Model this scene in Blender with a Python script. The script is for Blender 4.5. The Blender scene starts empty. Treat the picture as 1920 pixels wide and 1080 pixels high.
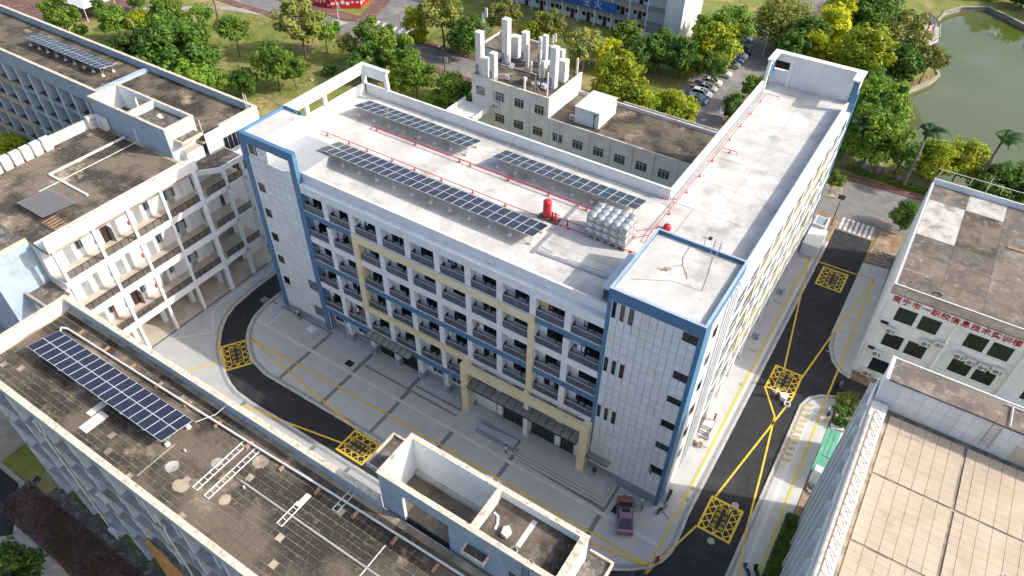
import bpy, bmesh, math, random
import numpy as np
from mathutils import Vector, Matrix
random.seed(11)
rng = np.random.default_rng(5)
SC = bpy.context.scene
COL = SC.collection
R = math.radians
# ------------------------------------------------------------------ camera
cam = bpy.data.cameras.new('camera'); cam.sensor_width = 36.0; cam.lens = 25.364
cam.clip_start = 0.5; cam.clip_end = 2000
camo = bpy.data.objects.new('camera', cam); COL.objects.link(camo)
_r = Vector((0.83958391, 0.54309901, 0.01192994)); _u = Vector((-0.37645967, 0.56586073, 0.73353919)); _f = Vector((-0.39163372, 0.62035885, -0.67954244))
CAM = Vector((67.0943, -45.3522, 72.9551))
camo.matrix_world = Matrix(((_r.x, _u.x, -_f.x, CAM.x), (_r.y, _u.y, -_f.y, CAM.y), (_r.z, _u.z, -_f.z, CAM.z), (0, 0, 0, 1)))
SC.camera = camo
# ------------------------------------------------------------------ light
SUN = Vector((1.35, 0.53, 1.0)).normalized()
wd = bpy.data.worlds.new('World'); SC.world = wd; wd.use_nodes = True
nt = wd.node_tree
sky = nt.nodes.new('ShaderNodeTexSky'); sky.sky_type = 'NISHITA'; sky.sun_disc = False
sky.sun_elevation = math.asin(SUN.z); sky.sun_rotation = math.atan2(SUN.x, SUN.y)
sky.air_density = 1.0; sky.dust_density = 4.0; sky.ozone_density = 1.0
bg = nt.nodes['Background']; bg.inputs['Strength'].default_value = 0.15
nt.links.new(sky.outputs[0], bg.inputs[0])
sl = bpy.data.lights.new('sun', 'SUN'); sl.energy = 2.9; sl.angle = R(0.5); sl.color = (1.0, 0.955, 0.885)
so = bpy.data.objects.new('sun', sl); COL.objects.link(so); so.location = (100, 60, 90)
so.rotation_euler = SUN.to_track_quat('Z', 'Y').to_euler()
vs = SC.view_settings; vs.view_transform = 'Standard'; vs.look = 'None'; vs.gamma = 1.0; vs.exposure = 0.70; vs.use_curve_mapping = False
# ------------------------------------------------------------------ materials
MATS = {}
def mixc(nt, fac, a, b, typ='MIX'):
    n = nt.nodes.new('ShaderNodeMix'); n.data_type = 'RGBA'; n.blend_type = typ
    if isinstance(fac, (int, float)): n.inputs[0].default_value = fac
    else: nt.links.new(fac, n.inputs[0])
    for i, v in ((6, a), (7, b)):
        if isinstance(v, tuple): n.inputs[i].default_value = (*v, 1)
        else: nt.links.new(v, n.inputs[i])
    return n.outputs[2]
def noise(nt, pos, scale, detail=5, rough=.6):
    n = nt.nodes.new('ShaderNodeTexNoise'); n.inputs['Scale'].default_value = scale
    n.inputs['Detail'].default_value = detail; n.inputs['Roughness'].default_value = rough
    nt.links.new(pos, n.inputs['Vector']); return n.outputs[0]
def ramp(nt, v, lo, hi):
    n = nt.nodes.new('ShaderNodeMapRange'); n.inputs[1].default_value = lo; n.inputs[2].default_value = hi
    n.interpolation_type = 'SMOOTHSTEP'
    nt.links.new(v, n.inputs[0]); return n.outputs[0]
def M(name, c, c2=None, scale=1.5, lo=.35, hi=.65, c3=None, s3=.25, lo3=.5, hi3=.62, rough=.8, metal=0, var=0, bump=0, bs=6, streak=None, spec=.4, stretch=None, c4=None, s4=4, lo4=.55, hi4=.66):
    m = bpy.data.materials.new(name); m.use_nodes = True; nt = m.node_tree; b = nt.nodes['Principled BSDF']
    b.inputs['Roughness'].default_value = rough; b.inputs['Metallic'].default_value = metal
    b.inputs['Specular IOR Level'].default_value = spec
    geo = nt.nodes.new('ShaderNodeNewGeometry'); pos = geo.outputs['Position']
    if stretch:
        mp = nt.nodes.new('ShaderNodeMapping'); mp.inputs['Scale'].default_value = stretch; nt.links.new(pos, mp.inputs[0]); posm = mp.outputs[0]
    else: posm = pos
    col = c
    if c2: col = mixc(nt, ramp(nt, noise(nt, posm, scale), lo, hi), c, c2)
    if c3: col = mixc(nt, ramp(nt, noise(nt, pos, s3, 7, .65), lo3, hi3), col, c3)
    if c4: col = mixc(nt, ramp(nt, noise(nt, pos, s4, 8, .7), lo4, hi4), col, c4)
    if streak:
        mp = nt.nodes.new('ShaderNodeMapping'); mp.inputs['Scale'].default_value = (1, 1, .12); nt.links.new(pos, mp.inputs[0])
        col = mixc(nt, ramp(nt, noise(nt, mp.outputs[0], 1.6, 6, .7), .56, .8), col, streak)
    if var:
        oi = nt.nodes.new('ShaderNodeObjectInfo'); mr = nt.nodes.new('ShaderNodeMapRange')
        mr.inputs[3].default_value = 1 - var; mr.inputs[4].default_value = 1 + var; nt.links.new(oi.outputs['Random'], mr.inputs[0])
        cc = nt.nodes.new('ShaderNodeCombineColor')
        for i in range(3): nt.links.new(mr.outputs[0], cc.inputs[i])
        col = mixc(nt, 1.0, col, cc.outputs[0], 'MULTIPLY')
    if isinstance(col, tuple): b.inputs['Base Color'].default_value = (*col, 1)
    else: nt.links.new(col, b.inputs['Base Color'])
    if bump:
        bn = nt.nodes.new('ShaderNodeBump'); bn.inputs['Strength'].default_value = bump; bn.inputs['Distance'].default_value = .03
        nt.links.new(noise(nt, pos, bs, 6), bn.inputs['Height']); nt.links.new(bn.outputs[0], b.inputs['Normal'])
    MATS[name] = m; return m
def leafmat(name, c, c2, c3=None):
    m = bpy.data.materials.new(name); m.use_nodes = True; nt = m.node_tree; nt.nodes.remove(nt.nodes['Principled BSDF'])
    out = nt.nodes['Material Output']; geo = nt.nodes.new('ShaderNodeNewGeometry')
    col = mixc(nt, ramp(nt, noise(nt, geo.outputs['Position'], .9, 3), .35, .65), c, c2)
    oi = nt.nodes.new('ShaderNodeObjectInfo')
    if c3: col = mixc(nt, ramp(nt, noise(nt, geo.outputs['Position'], .35, 3), .45, .65), col, c3)
    hs = nt.nodes.new('ShaderNodeHueSaturation'); mr = nt.nodes.new('ShaderNodeMapRange')
    mr.inputs[3].default_value = .75; mr.inputs[4].default_value = 1.25; nt.links.new(oi.outputs['Random'], mr.inputs[0])
    nt.links.new(mr.outputs[0], hs.inputs['Value']); nt.links.new(col, hs.inputs['Color'])
    d = nt.nodes.new('ShaderNodeBsdfPrincipled'); d.inputs['Roughness'].default_value = .55; d.inputs['Specular IOR Level'].default_value = .25
    t = nt.nodes.new('ShaderNodeBsdfTranslucent'); mx = nt.nodes.new('ShaderNodeMixShader'); mx.inputs[0].default_value = .42
    nt.links.new(hs.outputs[0], d.inputs['Base Color']); nt.links.new(hs.outputs[0], t.inputs[0])
    nt.links.new(d.outputs[0], mx.inputs[1]); nt.links.new(t.outputs[0], mx.inputs[2]); nt.links.new(mx.outputs[0], out.inputs[0])
    MATS[name] = m; return m
M('white', (.74, .75, .76), (.68, .69, .70), .7, rough=.75, streak=(.55, .55, .53), var=.02)
M('purewhite', (.86, .86, .85), (.82, .82, .81), .8, rough=.7)
M('panel', (.66, .68, .70), (.61, .63, .65), .5, rough=.6, var=.045, streak=(.56, .57, .57))
M('cool', (.62, .68, .72), (.55, .61, .66), .8, rough=.75, streak=(.42, .45, .46))
M('blue', (.075, .185, .325), (.065, .165, .295), .6, rough=.6, streak=(.09, .175, .28), var=.02)
M('paleblue', (.38, .475, .56), (.33, .415, .50), .7, rough=.75, streak=(.25, .28, .31), c3=(.30, .37, .44), s3=.5)
M('cream', (.76, .635, .39), (.70, .585, .36), .7, rough=.7, streak=(.6, .5, .33))
M('joint', (.33, .35, .37), rough=.9)
M('plinth', (.27, .31, .36), (.24, .28, .33), 1.0, rough=.6)
M('roofnew', (.60, .585, .56), (.475, .46, .43), .4, .35, .68, c3=(.35, .335, .305), s3=.22, lo3=.50, hi3=.70, c4=(.28, .255, .22), s4=1.6, lo4=.60, hi4=.78, rough=.9, bump=.2)
M('coping', (.72, .70, .66), (.58, .55, .50), 2.5, .45, .75, rough=.85)
M('oldcoping', (.66, .59, .48), (.48, .40, .30), 2.6, .42, .68, c3=(.26, .205, .155), s3=1.9, lo3=.53, hi3=.72, rough=.9, bump=.3)
M('oldroof', (.155, .125, .096), (.05, .041, .033), .22, .40, .60, c3=(.36, .295, .215), s3=.3, lo3=.56, hi3=.74, c4=(.26, .21, .155), s4=2.2, lo4=.52, hi4=.74, rough=.95, bump=.3, var=.12)
M('oldtile', (.165, .133, .10), (.048, .040, .032), .19, .40, .60, c3=(.43, .35, .25), s3=.23, lo3=.57, hi3=.72, c4=(.29, .235, .17), s4=2.6, lo4=.55, hi4=.72, rough=.95, bump=.25, var=.28)
M('mortar', (.44, .37, .27), (.20, .165, .125), .3, .38, .62, c3=(.48, .41, .31), s3=.2, rough=.95)
M('tantile', (.53, .435, .325), (.46, .375, .28), .4, c3=(.40, .325, .245), s3=.45, lo3=.54, hi3=.72, c4=(.26, .21, .16), s4=2.6, lo4=.63, hi4=.76, rough=.85, var=.06, bump=.1)
M('tanjoint', (.24, .19, .15), (.40, .33, .25), .9, .4, .6, rough=.9)
M('greyroof', (.175, .145, .118), (.115, .096, .08), .4, .35, .65, c3=(.36, .325, .28), s3=.13, lo3=.54, hi3=.72, c4=(.30, .26, .225), s4=1.2, lo4=.5, hi4=.72, rough=.95, bump=.2, var=.25)
M('palegrime', (.50, .48, .45), (.36, .33, .30), .7, .38, .62, c3=(.20, .18, .16), s3=.7, lo3=.56, hi3=.68, rough=.95)
M('concrete', (.40, .385, .36), (.31, .295, .27), .8, rough=.9, c3=(.24, .22, .20), s3=.5, lo3=.55, hi3=.7, bump=.15)
M('darkstain', (.14, .125, .11), (.08, .07, .062), .9, rough=.95, c3=(.22, .2, .17), s3=1.2)
M('asphalt', (.019, .020, .024), (.028, .029, .032), 1.0, c3=(.048, .047, .047), s3=.20, lo3=.48, hi3=.74, rough=.85, bump=.25, bs=25, c4=(.085, .079, .072), s4=.7, lo4=.62, hi4=.84)
M('oldroad', (.21, .20, .19), (.165, .155, .15), .5, c3=(.26, .24, .22), s3=.12, rough=.9, bump=.1)
M('paving', (.47, .47, .46), (.43, .43, .42), .5, c3=(.40, .40, .39), s3=.18, lo3=.5, hi3=.7, rough=.8, var=.05, c4=(.34, .335, .33), s4=1.5, lo4=.66, hi4=.8)
M('paving2', (.56, .565, .56), (.51, .515, .51), .6, rough=.8)
M('darkpave', (.19, .195, .205), (.165, .17, .18), 1.2, rough=.75, var=.05)
M('edgeband', (.30, .30, .30), (.25, .25, .25), .9, rough=.85)
M('kerb', (.55, .545, .53), (.34, .335, .32), 1.1, rough=.85, var=.05)
M('yellow', (.70, .49, .04), (.58, .40, .035), 1.4, .4, .7, rough=.65, c4=(.22, .165, .05), s4=5, lo4=.63, hi4=.78)
M('oldyellow', (.52, .40, .12), (.34, .29, .17), 1.6, .4, .6, rough=.8)
M('whitepaint', (.62, .61, .58), (.42, .41, .39), 1.2, .45, .7, rough=.8)
M('brick', (.17, .085, .07), (.13, .07, .06), 1.5, c3=(.21, .13, .11), s3=.4, rough=.9, var=.1)
M('soil', (.27, .185, .125), (.18, .125, .09), .8, c3=(.34, .26, .19), s3=.35, rough=1, bump=.4)
M('grass', (.20, .215, .048), (.125, .155, .03), .35, .38, .66, c3=(.34, .265, .125), s3=.09, lo3=.48, hi3=.64, c4=(.25, .245, .07), s4=2.5, lo4=.5, hi4=.7, rough=1, bump=.6, bs=9)
M('tilebrown', (.52, .46, .38), (.46, .40, .33), .7, rough=.6, c3=(.57, .51, .43), s3=.3)
M('metal', (.55, .57, .58), rough=.35, metal=.8)
M('galv', (.50, .51, .52), (.42, .43, .44), 2, rough=.45, metal=.6)
M('steel', (.58, .59, .60), (.47, .48, .485), 1.2, rough=.38, metal=.65, c3=(.40, .40, .395), s3=.8, lo3=.5, hi3=.75)
M('red', (.55, .02, .035), (.48, .018, .03), 2, rough=.4)
M('rail', (.030, .027, .026), rough=.5)
M('darkpanel', (.075, .085, .112), (.066, .076, .10), .8, rough=.35, var=.12)
M('frame', (.018, .019, .022), rough=.4)
M('alframe', (.48, .50, .50), rough=.45)
M('glass', (.012, .016, .02), rough=.06, spec=.8, var=.3)
M('teal', (.016, .034, .036), (.010, .018, .02), .9, rough=.2, spec=.35)
M('glassblue', (.05, .10, .13), (.03, .065, .09), .6, rough=.1, spec=.7, var=.15)
M('reflection_curtain', (.55, .52, .44), (.3, .2, .12), 1.4, .4, .6, rough=.9, var=.3)
M('canopyglass', (.20, .215, .205), (.25, .26, .245), .8, rough=.15, spec=.6, var=.1)
M('acwhite', (.68, .68, .67), (.60, .60, .58), 2, rough=.55, var=.05)
M('acgrille', (.20, .20, .205), rough=.6)
M('black', (.012, .012, .014), rough=.55)
M('sheet', (.60, .62, .62), (.54, .56, .56), .5, rough=.5)
M('rust', (.28, .13, .07), (.40, .27, .17), 2, rough=.9)
M('door', (.30, .32, .33), (.24, .26, .27), 1, rough=.5)
M('doordark', (.045, .025, .02), rough=.5)
M('bark', (.13, .10, .075), (.085, .065, .05), 3, rough=1)
M('palmbark', (.20, .175, .15), (.12, .10, .085), 2, rough=1)
M('water', (.095, .112, .040), (.125, .135, .068), .03, .35, .65, c3=(.075, .098, .016), s3=.014, lo3=.42, hi3=.58, rough=.07, spec=.5, bump=.12, bs=.9)
M('bank', (.36, .33, .27), (.24, .21, .17), 1.2, rough=.95)
M('greenroof', (.13, .38, .26), (.09, .30, .20), .7, rough=.6)
M('orange', (.56, .29, .07), (.45, .2, .05), 1.5, rough=.8)
M('pink', (.40, .29, .26), (.34, .25, .225), .5, rough=.9, c3=(.30, .25, .24), s3=.2)
M('letter', (.38, .012, .035), rough=.5)
M('bluebanner', (.02, .10, .34), (.025, .12, .38), 2, rough=.6)
M('tileroof', (.075, .07, .075), (.05, .048, .05), 3, rough=.8)
M('wood', (.26, .10, .07), rough=.7)
M('skin', (.42, .26, .19), rough=.6)
M('hair', (.012, .010, .009), rough=.6)
for n, c in (('clothwhite', (.62, .66, .72)), ('clothnavy', (.03, .05, .09)), ('clothblack', (.018, .018, .02)), ('clothred', (.30, .05, .05)), ('clothgrey', (.22, .23, .25)), ('clothblue', (.12, .18, .28)), ('clothyellow', (.60, .42, .05))): M(n, c, rough=.9)
for n, c in (('carwhite', (.70, .71, .72)), ('carblue', (.10, .20, .32)), ('cargrey', (.22, .23, .25)), ('carblack', (.02, .022, .026)), ('carpurple', (.27, .185, .27)), ('carorange', (.30, .12, .10)), ('carsilver', (.45, .47, .50))): M(n, c, rough=.22, spec=.7, metal=.25)
M('pvframe', (.66, .68, .69), rough=.4, metal=.2)
leafmat('leaf_dark', (.085, .175, .026), (.145, .255, .036), (.05, .12, .022))
leafmat('leaf_mid', (.155, .27, .035), (.25, .36, .045), (.10, .205, .03))
leafmat('leaf_lime', (.33, .40, .026), (.46, .50, .034), (.19, .30, .028))
leafmat('leaf_yellow', (.60, .58, .024), (.50, .53, .03), (.34, .42, .028))
leafmat('leaf_olive', (.235, .28, .06), (.36, .35, .08), (.14, .20, .045))
leafmat('leaf_cypress', (.17, .315, .03), (.28, .40, .04), (.10, .22, .03))
leafmat('leaf_palm', (.028, .085, .024), (.05, .125, .03))
leafmat('leaf_purple', (.16, .09, .095), (.12, .11, .06), (.22, .13, .135))
# solar cell: fine printed grid
def pvmat():
    m = bpy.data.materials.new('pvcell'); m.use_nodes = True; nt = m.node_tree; b = nt.nodes['Principled BSDF']
    b.inputs['Roughness'].default_value = .18; b.inputs['Specular IOR Level'].default_value = .5
    tc = nt.nodes.new('ShaderNodeTexCoord'); br = nt.nodes.new('ShaderNodeTexBrick'); br.offset = 0
    br.inputs['Scale'].default_value = 1.0; br.inputs['Brick Width'].default_value = .19; br.inputs['Row Height'].default_value = .17
    br.inputs['Mortar Size'].default_value = .006; br.inputs['Mortar Smooth'].default_value = .3
    br.inputs['Color1'].default_value = (.016, .021, .042, 1); br.inputs['Color2'].default_value = (.020, .026, .049, 1); br.inputs['Mortar'].default_value = (.075, .09, .12, 1)
    nt.links.new(tc.outputs['Object'], br.inputs['Vector']); nt.links.new(br.outputs[0], b.inputs['Base Color']); MATS['pvcell'] = m
pvmat()
# ------------------------------------------------------------------ helpers
ORG = {}
class MB:
    def __init__(s): s.v = []; s.f = []; s.m = []
    def add(s, vs, fs, mi=0):
        o = len(s.v); s.v += [tuple(v) for v in vs]; s.f += [tuple(i + o for i in f) for f in fs]; s.m += [mi] * len(fs); return s
    def box(s, x0, x1, y0, y1, z0, z1, mi=0):
        return s.add([(x0, y0, z0), (x1, y0, z0), (x1, y1, z0), (x0, y1, z0), (x0, y0, z1), (x1, y0, z1), (x1, y1, z1), (x0, y1, z1)],
                     [(0, 3, 2, 1), (4, 5, 6, 7), (0, 1, 5, 4), (1, 2, 6, 5), (2, 3, 7, 6), (3, 0, 4, 7)], mi)
    def prism(s, pts, z0, z1, mi=0):
        n = len(pts); a = sum(pts[i][0] * pts[(i + 1) % n][1] - pts[(i + 1) % n][0] * pts[i][1] for i in range(n))
        if a < 0: pts = pts[::-1]
        return s.add([(x, y, z0) for x, y in pts] + [(x, y, z1) for x, y in pts],
                     [tuple(range(n - 1, -1, -1)), tuple(range(n, 2 * n))] + [(i, (i + 1) % n, n + (i + 1) % n, n + i) for i in range(n)], mi)
    def cyl(s, x, y, z0, z1, r, n=12, r2=None, mi=0):
        r2 = r if r2 is None else r2
        c = [(math.cos(2 * math.pi * i / n), math.sin(2 * math.pi * i / n)) for i in range(n)]
        return s.add([(x + a * r, y + b * r, z0) for a, b in c] + [(x + a * r2, y + b * r2, z1) for a, b in c],
                     [tuple(range(n - 1, -1, -1)), tuple(range(n, 2 * n))] + [(i, (i + 1) % n, n + (i + 1) % n, n + i) for i in range(n)], mi)
    def tube(s, pts, r, n=6, mi=0, radii=None):
        P = [Vector(p) for p in pts]; o = []; k = len(P)
        for i, p in enumerate(P):
            d = (P[min(i + 1, k - 1)] - P[max(i - 1, 0)]).normalized()
            a = d.cross(Vector((0, 0, 1)));
            if a.length < .05: a = d.cross(Vector((1, 0, 0)))
            a.normalize(); b = d.cross(a); rr = radii[i] if radii else r
            o += [p + a * (rr * math.cos(2 * math.pi * j / n)) + b * (rr * math.sin(2 * math.pi * j / n)) for j in range(n)]
        fs = [(i * n + j, i * n + (j + 1) % n, (i + 1) * n + (j + 1) % n, (i + 1) * n + j) for i in range(k - 1) for j in range(n)]
        fs += [tuple(range(n)), tuple(range((k - 1) * n, k * n))]
        return s.add(o, fs, mi)
    def quad(s, a, b, c, d, mi=0): return s.add([a, b, c, d], [(0, 1, 2, 3)], mi)
    def dome(s, x, y, z, r, h, n=12, k=4, mi=0):
        vs = [(x + r * math.cos(j * math.pi / 2 / k) * math.cos(2 * math.pi * i / n), y + r * math.cos(j * math.pi / 2 / k) * math.sin(2 * math.pi * i / n), z + h * math.sin(j * math.pi / 2 / k)) for j in range(k) for i in range(n)] + [(x, y, z + h)]
        fs = [(j * n + i, j * n + (i + 1) % n, (j + 1) * n + (i + 1) % n, (j + 1) * n + i) for j in range(k - 1) for i in range(n)] + [((k - 1) * n + i, (k - 1) * n + (i + 1) % n, k * n) for i in range(n)]
        return s.add(vs, fs, mi)
    def mesh(s, name, mats, off=(0, 0, 0), smooth=False):
        me = bpy.data.meshes.new(name); ox, oy, oz = off
        me.from_pydata([(x - ox, y - oy, z - oz) for x, y, z in s.v], [], s.f)
        for m in ([mats] if isinstance(mats, str) else mats): me.materials.append(MATS[m])
        if not isinstance(mats, str): me.polygons.foreach_set('material_index', s.m)
        if smooth: me.polygons.foreach_set('use_smooth', [True] * len(me.polygons))
        me.update(); return me
    def build(s, name, mats, parent=None, smooth=False):   # vertices are in world coordinates
        off = ORG.get(parent, (0, 0, 0)) if parent else (0, 0, 0)
        o = bpy.data.objects.new(name, s.mesh(name, mats, off, smooth)); COL.objects.link(o)
        if parent: o.parent = parent; ORG[o] = off
        else: ORG[o] = (0, 0, 0)
        return o
def link(name, mesh, parent=None, loc=(0, 0, 0), rz=0, sc=None):    # local coordinates
    o = bpy.data.objects.new(name, mesh); COL.objects.link(o); o.location = loc
    if rz: o.rotation_euler = (0, 0, rz)
    if sc: o.scale = sc
    if parent: o.parent = parent
    return o
def W(name, mesh, parent, loc, rz=0, sc=None):                      # world coordinates, unrotated parent
    p = ORG.get(parent, (0, 0, 0)) if parent else (0, 0, 0)
    o = link(name, mesh, parent, (loc[0] - p[0], loc[1] - p[1], loc[2] - p[2]), rz, sc); ORG[o] = tuple(loc); return o
def tag(o, label=None, cat=None, group=None, kind=None):
    if label: o['label'] = label
    if cat: o['category'] = cat
    if group: o['group'] = group
    if kind: o['kind'] = kind
    return o
def thing(name, label, cat, loc=(0, 0, 0), group=None, rz=0):
    o = bpy.data.objects.new(name, None); COL.objects.link(o); o.location = loc; o.empty_display_size = .3
    if rz: o.rotation_euler = (0, 0, rz)
    ORG[o] = tuple(loc); return tag(o, label, cat, group)
_bx = {}
def bmesh_box(sx, sy, sz, mat):
    k = (round(sx, 3), round(sy, 3), round(sz, 3), mat)
    if k not in _bx: _bx[k] = MB().box(-sx / 2, sx / 2, -sy / 2, sy / 2, -sz / 2, sz / 2).mesh('piece', mat)
    return _bx[k]
def B(name, parent, x0, x1, y0, y1, z0, z1, mat):
    return W(name, bmesh_box(x1 - x0, y1 - y0, z1 - z0, mat), parent, ((x0 + x1) / 2, (y0 + y1) / 2, (z0 + z1) / 2))
def copytree(o, parent=None):
    c = o.copy(); COL.objects.link(c)
    if parent: c.parent = parent
    for ch in list(o.children): copytree(ch, c)
    return c
def many(name, parent, rects, mat, limit=300):
    """rects: (x0,x1,y0,y1,z0,z1) boxes; the nearest `limit` become parts, the rest one joined part"""
    rects = sorted(rects, key=lambda r: (Vector(((r[0] + r[1]) / 2, (r[2] + r[3]) / 2, r[5])) - CAM).length)
    for r in rects[:limit]: B(name, parent, *r, mat)
    if len(rects) > limit:
        mb = MB()
        for r in rects[limit:]: mb.box(*r)
        o = mb.build('far_' + name + 's', mat, parent); o['kind'] = 'stuff'
def sub(rect, holes):      # (a0,a1,z0,z1) minus holes -> list
    out = [rect]
    for h in holes:
        nx = []
        for a0, a1, z0, z1 in out:
            if h[0] >= a1 or h[1] <= a0 or h[2] >= z1 or h[3] <= z0: nx.append((a0, a1, z0, z1)); continue
            if h[0] > a0: nx.append((a0, h[0], z0, z1))
            if h[1] < a1: nx.append((h[1], a1, z0, z1))
            m0, m1 = max(a0, h[0]), min(a1, h[1])
            if h[2] > z0: nx.append((m0, m1, z0, h[2]))
            if h[3] < z1: nx.append((m0, m1, h[3], z1))
        out = nx
    return [r for r in out if r[1] - r[0] > .06 and r[3] - r[2] > .06]
def tiles_front(parent, x0, x1, z0, z1, tw, th, y0, y1, holes, mat, name='wall_panel', gap=.02):
    rs = []; nx = max(1, round((x1 - x0) / tw)); nz = max(1, round((z1 - z0) / th)); w = (x1 - x0) / nx; h = (z1 - z0) / nz
    for i in range(nx):
        for j in range(nz):
            for a0, a1, b0, b1 in sub((x0 + i * w + gap, x0 + (i + 1) * w - gap, z0 + j * h + gap, z0 + (j + 1) * h - gap), holes): rs.append((a0, a1, y0, y1, b0, b1))
    many(name, parent, rs, mat)
_wc = {}
def win(parent, pos, w, h, rz=0, nm=2, frame='frame', glass='glass', t=.06, world=True, name='window', transom=0, open_=None):
    """window centred at pos, facing local -y"""
    k = (round(w, 2), round(h, 2), nm, frame, transom)
    if k not in _wc:
        mb = MB(); f = t
        mb.box(-w / 2, w / 2, -.05, .03, -h / 2, -h / 2 + f).box(-w / 2, w / 2, -.05, .03, h / 2 - f, h / 2)
        for i in range(nm + 1):
            x = -w / 2 + f / 2 + i * (w - f) / nm; mb.box(x - f / 2, x + f / 2, -.045, .025, -h / 2 + f, h / 2 - f)
        if transom: mb.box(-w / 2 + f, w / 2 - f, -.04, .02, h / 2 - transom - f / 2, h / 2 - transom + f / 2)
        _wc[k] = mb.mesh('window', frame)
    o = (W if world else link)(name, _wc[k], parent, pos, rz)
    g = bmesh_box((w - t) / nm - t, .02, h - 2 * t, glass)
    for i in range(nm):
        x = -w / 2 + t / 2 + (i + .5) * (w - t) / nm
        link('pane', g, o, (x, .0, 0))
    return o
def textmesh(s, size, ext, mat):
    cu = bpy.data.curves.new('t', 'FONT'); cu.body = s; cu.size = size; cu.extrude = ext; cu.align_x = 'CENTER'; cu.align_y = 'CENTER'; cu.resolution_u = 3
    o = bpy.data.objects.new('t', cu); COL.objects.link(o); bpy.context.view_layer.update()
    me = bpy.data.meshes.new_from_object(o.evaluated_get(bpy.context.evaluated_depsgraph_get())); bpy.data.objects.remove(o); bpy.data.curves.remove(cu)
    me.materials.clear(); me.materials.append(MATS[mat]); return me
SIGN = '南宁市一职校信息技术实训楼'
SIGNM = [textmesh(c, 1.02, .05, 'letter') for c in SIGN]
LANE = {c: textmesh(c, .52, 0, 'yellow') for c in '消防车道禁止占用'}
BAN = {c: textmesh(c, 2.2, .02, 'acwhite') for c in '商贸生火'}
HOARD = None
def fill(name, outer, holes, z, mat, skirt=None):
    """flat polygon sheet (with holes); skirt = lower z gives it vertical edges"""
    cu = bpy.data.curves.new('p', 'CURVE'); cu.dimensions = '2D'; cu.fill_mode = 'BOTH'
    for pl in [outer] + holes:
        sp = cu.splines.new('POLY'); sp.points.add(len(pl) - 1); sp.use_cyclic_u = True
        for p, (x, y) in zip(sp.points, pl): p.co = (x, y, 0, 1)
    o = bpy.data.objects.new('p', cu); COL.objects.link(o); bpy.context.view_layer.update()
    me = bpy.data.meshes.new_from_object(o.evaluated_get(bpy.context.evaluated_depsgraph_get())); bpy.data.objects.remove(o); bpy.data.curves.remove(cu)
    vs = [(v.co.x, v.co.y, z) for v in me.vertices]; fs = [tuple(p.vertices) for p in me.polygons]; bpy.data.meshes.remove(me)
    mb = MB(); mb.add(vs, fs)
    if skirt is not None:
        n = len(outer); mb.add([(x, y, z) for x, y in outer] + [(x, y, skirt) for x, y in outer], [(i, (i + 1) % n, n + (i + 1) % n, n + i) for i in range(n)])
    o = mb.build(name, mat); o['kind'] = 'structure'; return o
def inside(p, poly):
    x, y = p; c = False; n = len(poly)
    for i in range(n):
        x1, y1 = poly[i]; x2, y2 = poly[(i + 1) % n]
        if (y1 > y) != (y2 > y) and x < (x2 - x1) * (y - y1) / (y2 - y1) + x1: c = not c
    return c
def offset(pts, d):
    out = []
    for i, p in enumerate(pts):
        a = Vector(pts[max(i - 1, 0)]); b = Vector(pts[min(i + 1, len(pts) - 1)]); t = (b - a).normalized()
        out.append((p[0] - t.y * d, p[1] + t.x * d))
    return out
def strip(name, pts, w, z, mat, parent=None, h=.0, side=0):
    a = offset(pts, side + w / 2); b = offset(pts, side - w / 2); mb = MB()
    for i in range(len(pts) - 1):
        if h: mb.prism([b[i], b[i + 1], a[i + 1], a[i]], z - h, z)
        else: mb.quad((*b[i], z), (*b[i + 1], z), (*a[i + 1], z), (*a[i], z))
    return mb.build(name, mat, parent)
# ================================================================== GROUND
GZ, RZ = -.13, -.12
LAKE = [(67.1, 88.9), (62.5, 94), (58.9, 104.3), (60.4, 117.4), (65.0, 127.8), (66.2, 132), (64.6, 136.8), (61.5, 144.7), (60.0, 156.4), (61.3, 171.2), (64.3, 177.4), (70.1, 181.5), (76, 177), (79.6, 173.7), (92, 168), (112, 160), (140, 140), (150, 110), (130, 92), (100, 89), (86.4, 88.4), (73.9, 87.3)]
g = fill('ground', [(-420, -160), (330, -160), (330, 520), (-420, 520)], [LAKE], GZ, 'grass')
w = fill('water', [(40, 70), (170, 70), (170, 200), (40, 200)], [], -1.1, 'water')
LK = LAKE + [LAKE[0]]
bk = MB()
for i in range(len(LAKE)):
    (x1, y1), (x2, y2) = LK[i], LK[i + 1]; bk.quad((x1, y1, -1.6), (x2, y2, -1.6), (x2, y2, .1), (x1, y1, .1))
o = bk.build('bank_wall', 'bank'); o['kind'] = 'structure'
strip('bank_coping', [(x, y) for x, y in LK], .7, .14, 'bank', o, h=.2)
OUT = [(-6.5, 24), (-6.5, 4.2), (-6.54, 0), (-6.15, -3.94), (-5.33, -6.28), (-3.92, -8.37), (-1.86, -10.45), (.64, -12.2), (2.6, -13.3), (4.4, -14.1), (6.2, -14.6), (9.4, -14.8), (14, -14.72), (61.2, -14.72)]
INN = [(-2.8, 24), (-2.8, 1.8), (-2.78, -1.2), (-2.27, -3.8), (-1.2, -5.9), (.2, -7.5), (2.1, -8.95), (4.1, -10.05), (7.1, -10.68), (22.6, -10.6), (53, -10.6), (55.2, -10.35), (57.1, -9.63), (59.1, -8.39), (60.55, -7.14), (61.45, -5.74), (61.9, -4.15), (61.8, -1.5), (61.62, 1), (61.55, 58.7)]
RGT = [(67.7, -60), (67.62, 12), (67.55, 23.3), (68.15, 25.1), (69.35, 26.35), (71.4, 27.4), (76, 27.4), (76, 31.2), (71.7, 31.3), (70.2, 31.75), (68.9, 33.15), (67.9, 35.5), (67.45, 39), (67.42, 63)]
ROADP = OUT + [(61.2, -60)] + RGT + [(61.55, 63)] + INN[::-1]
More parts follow.
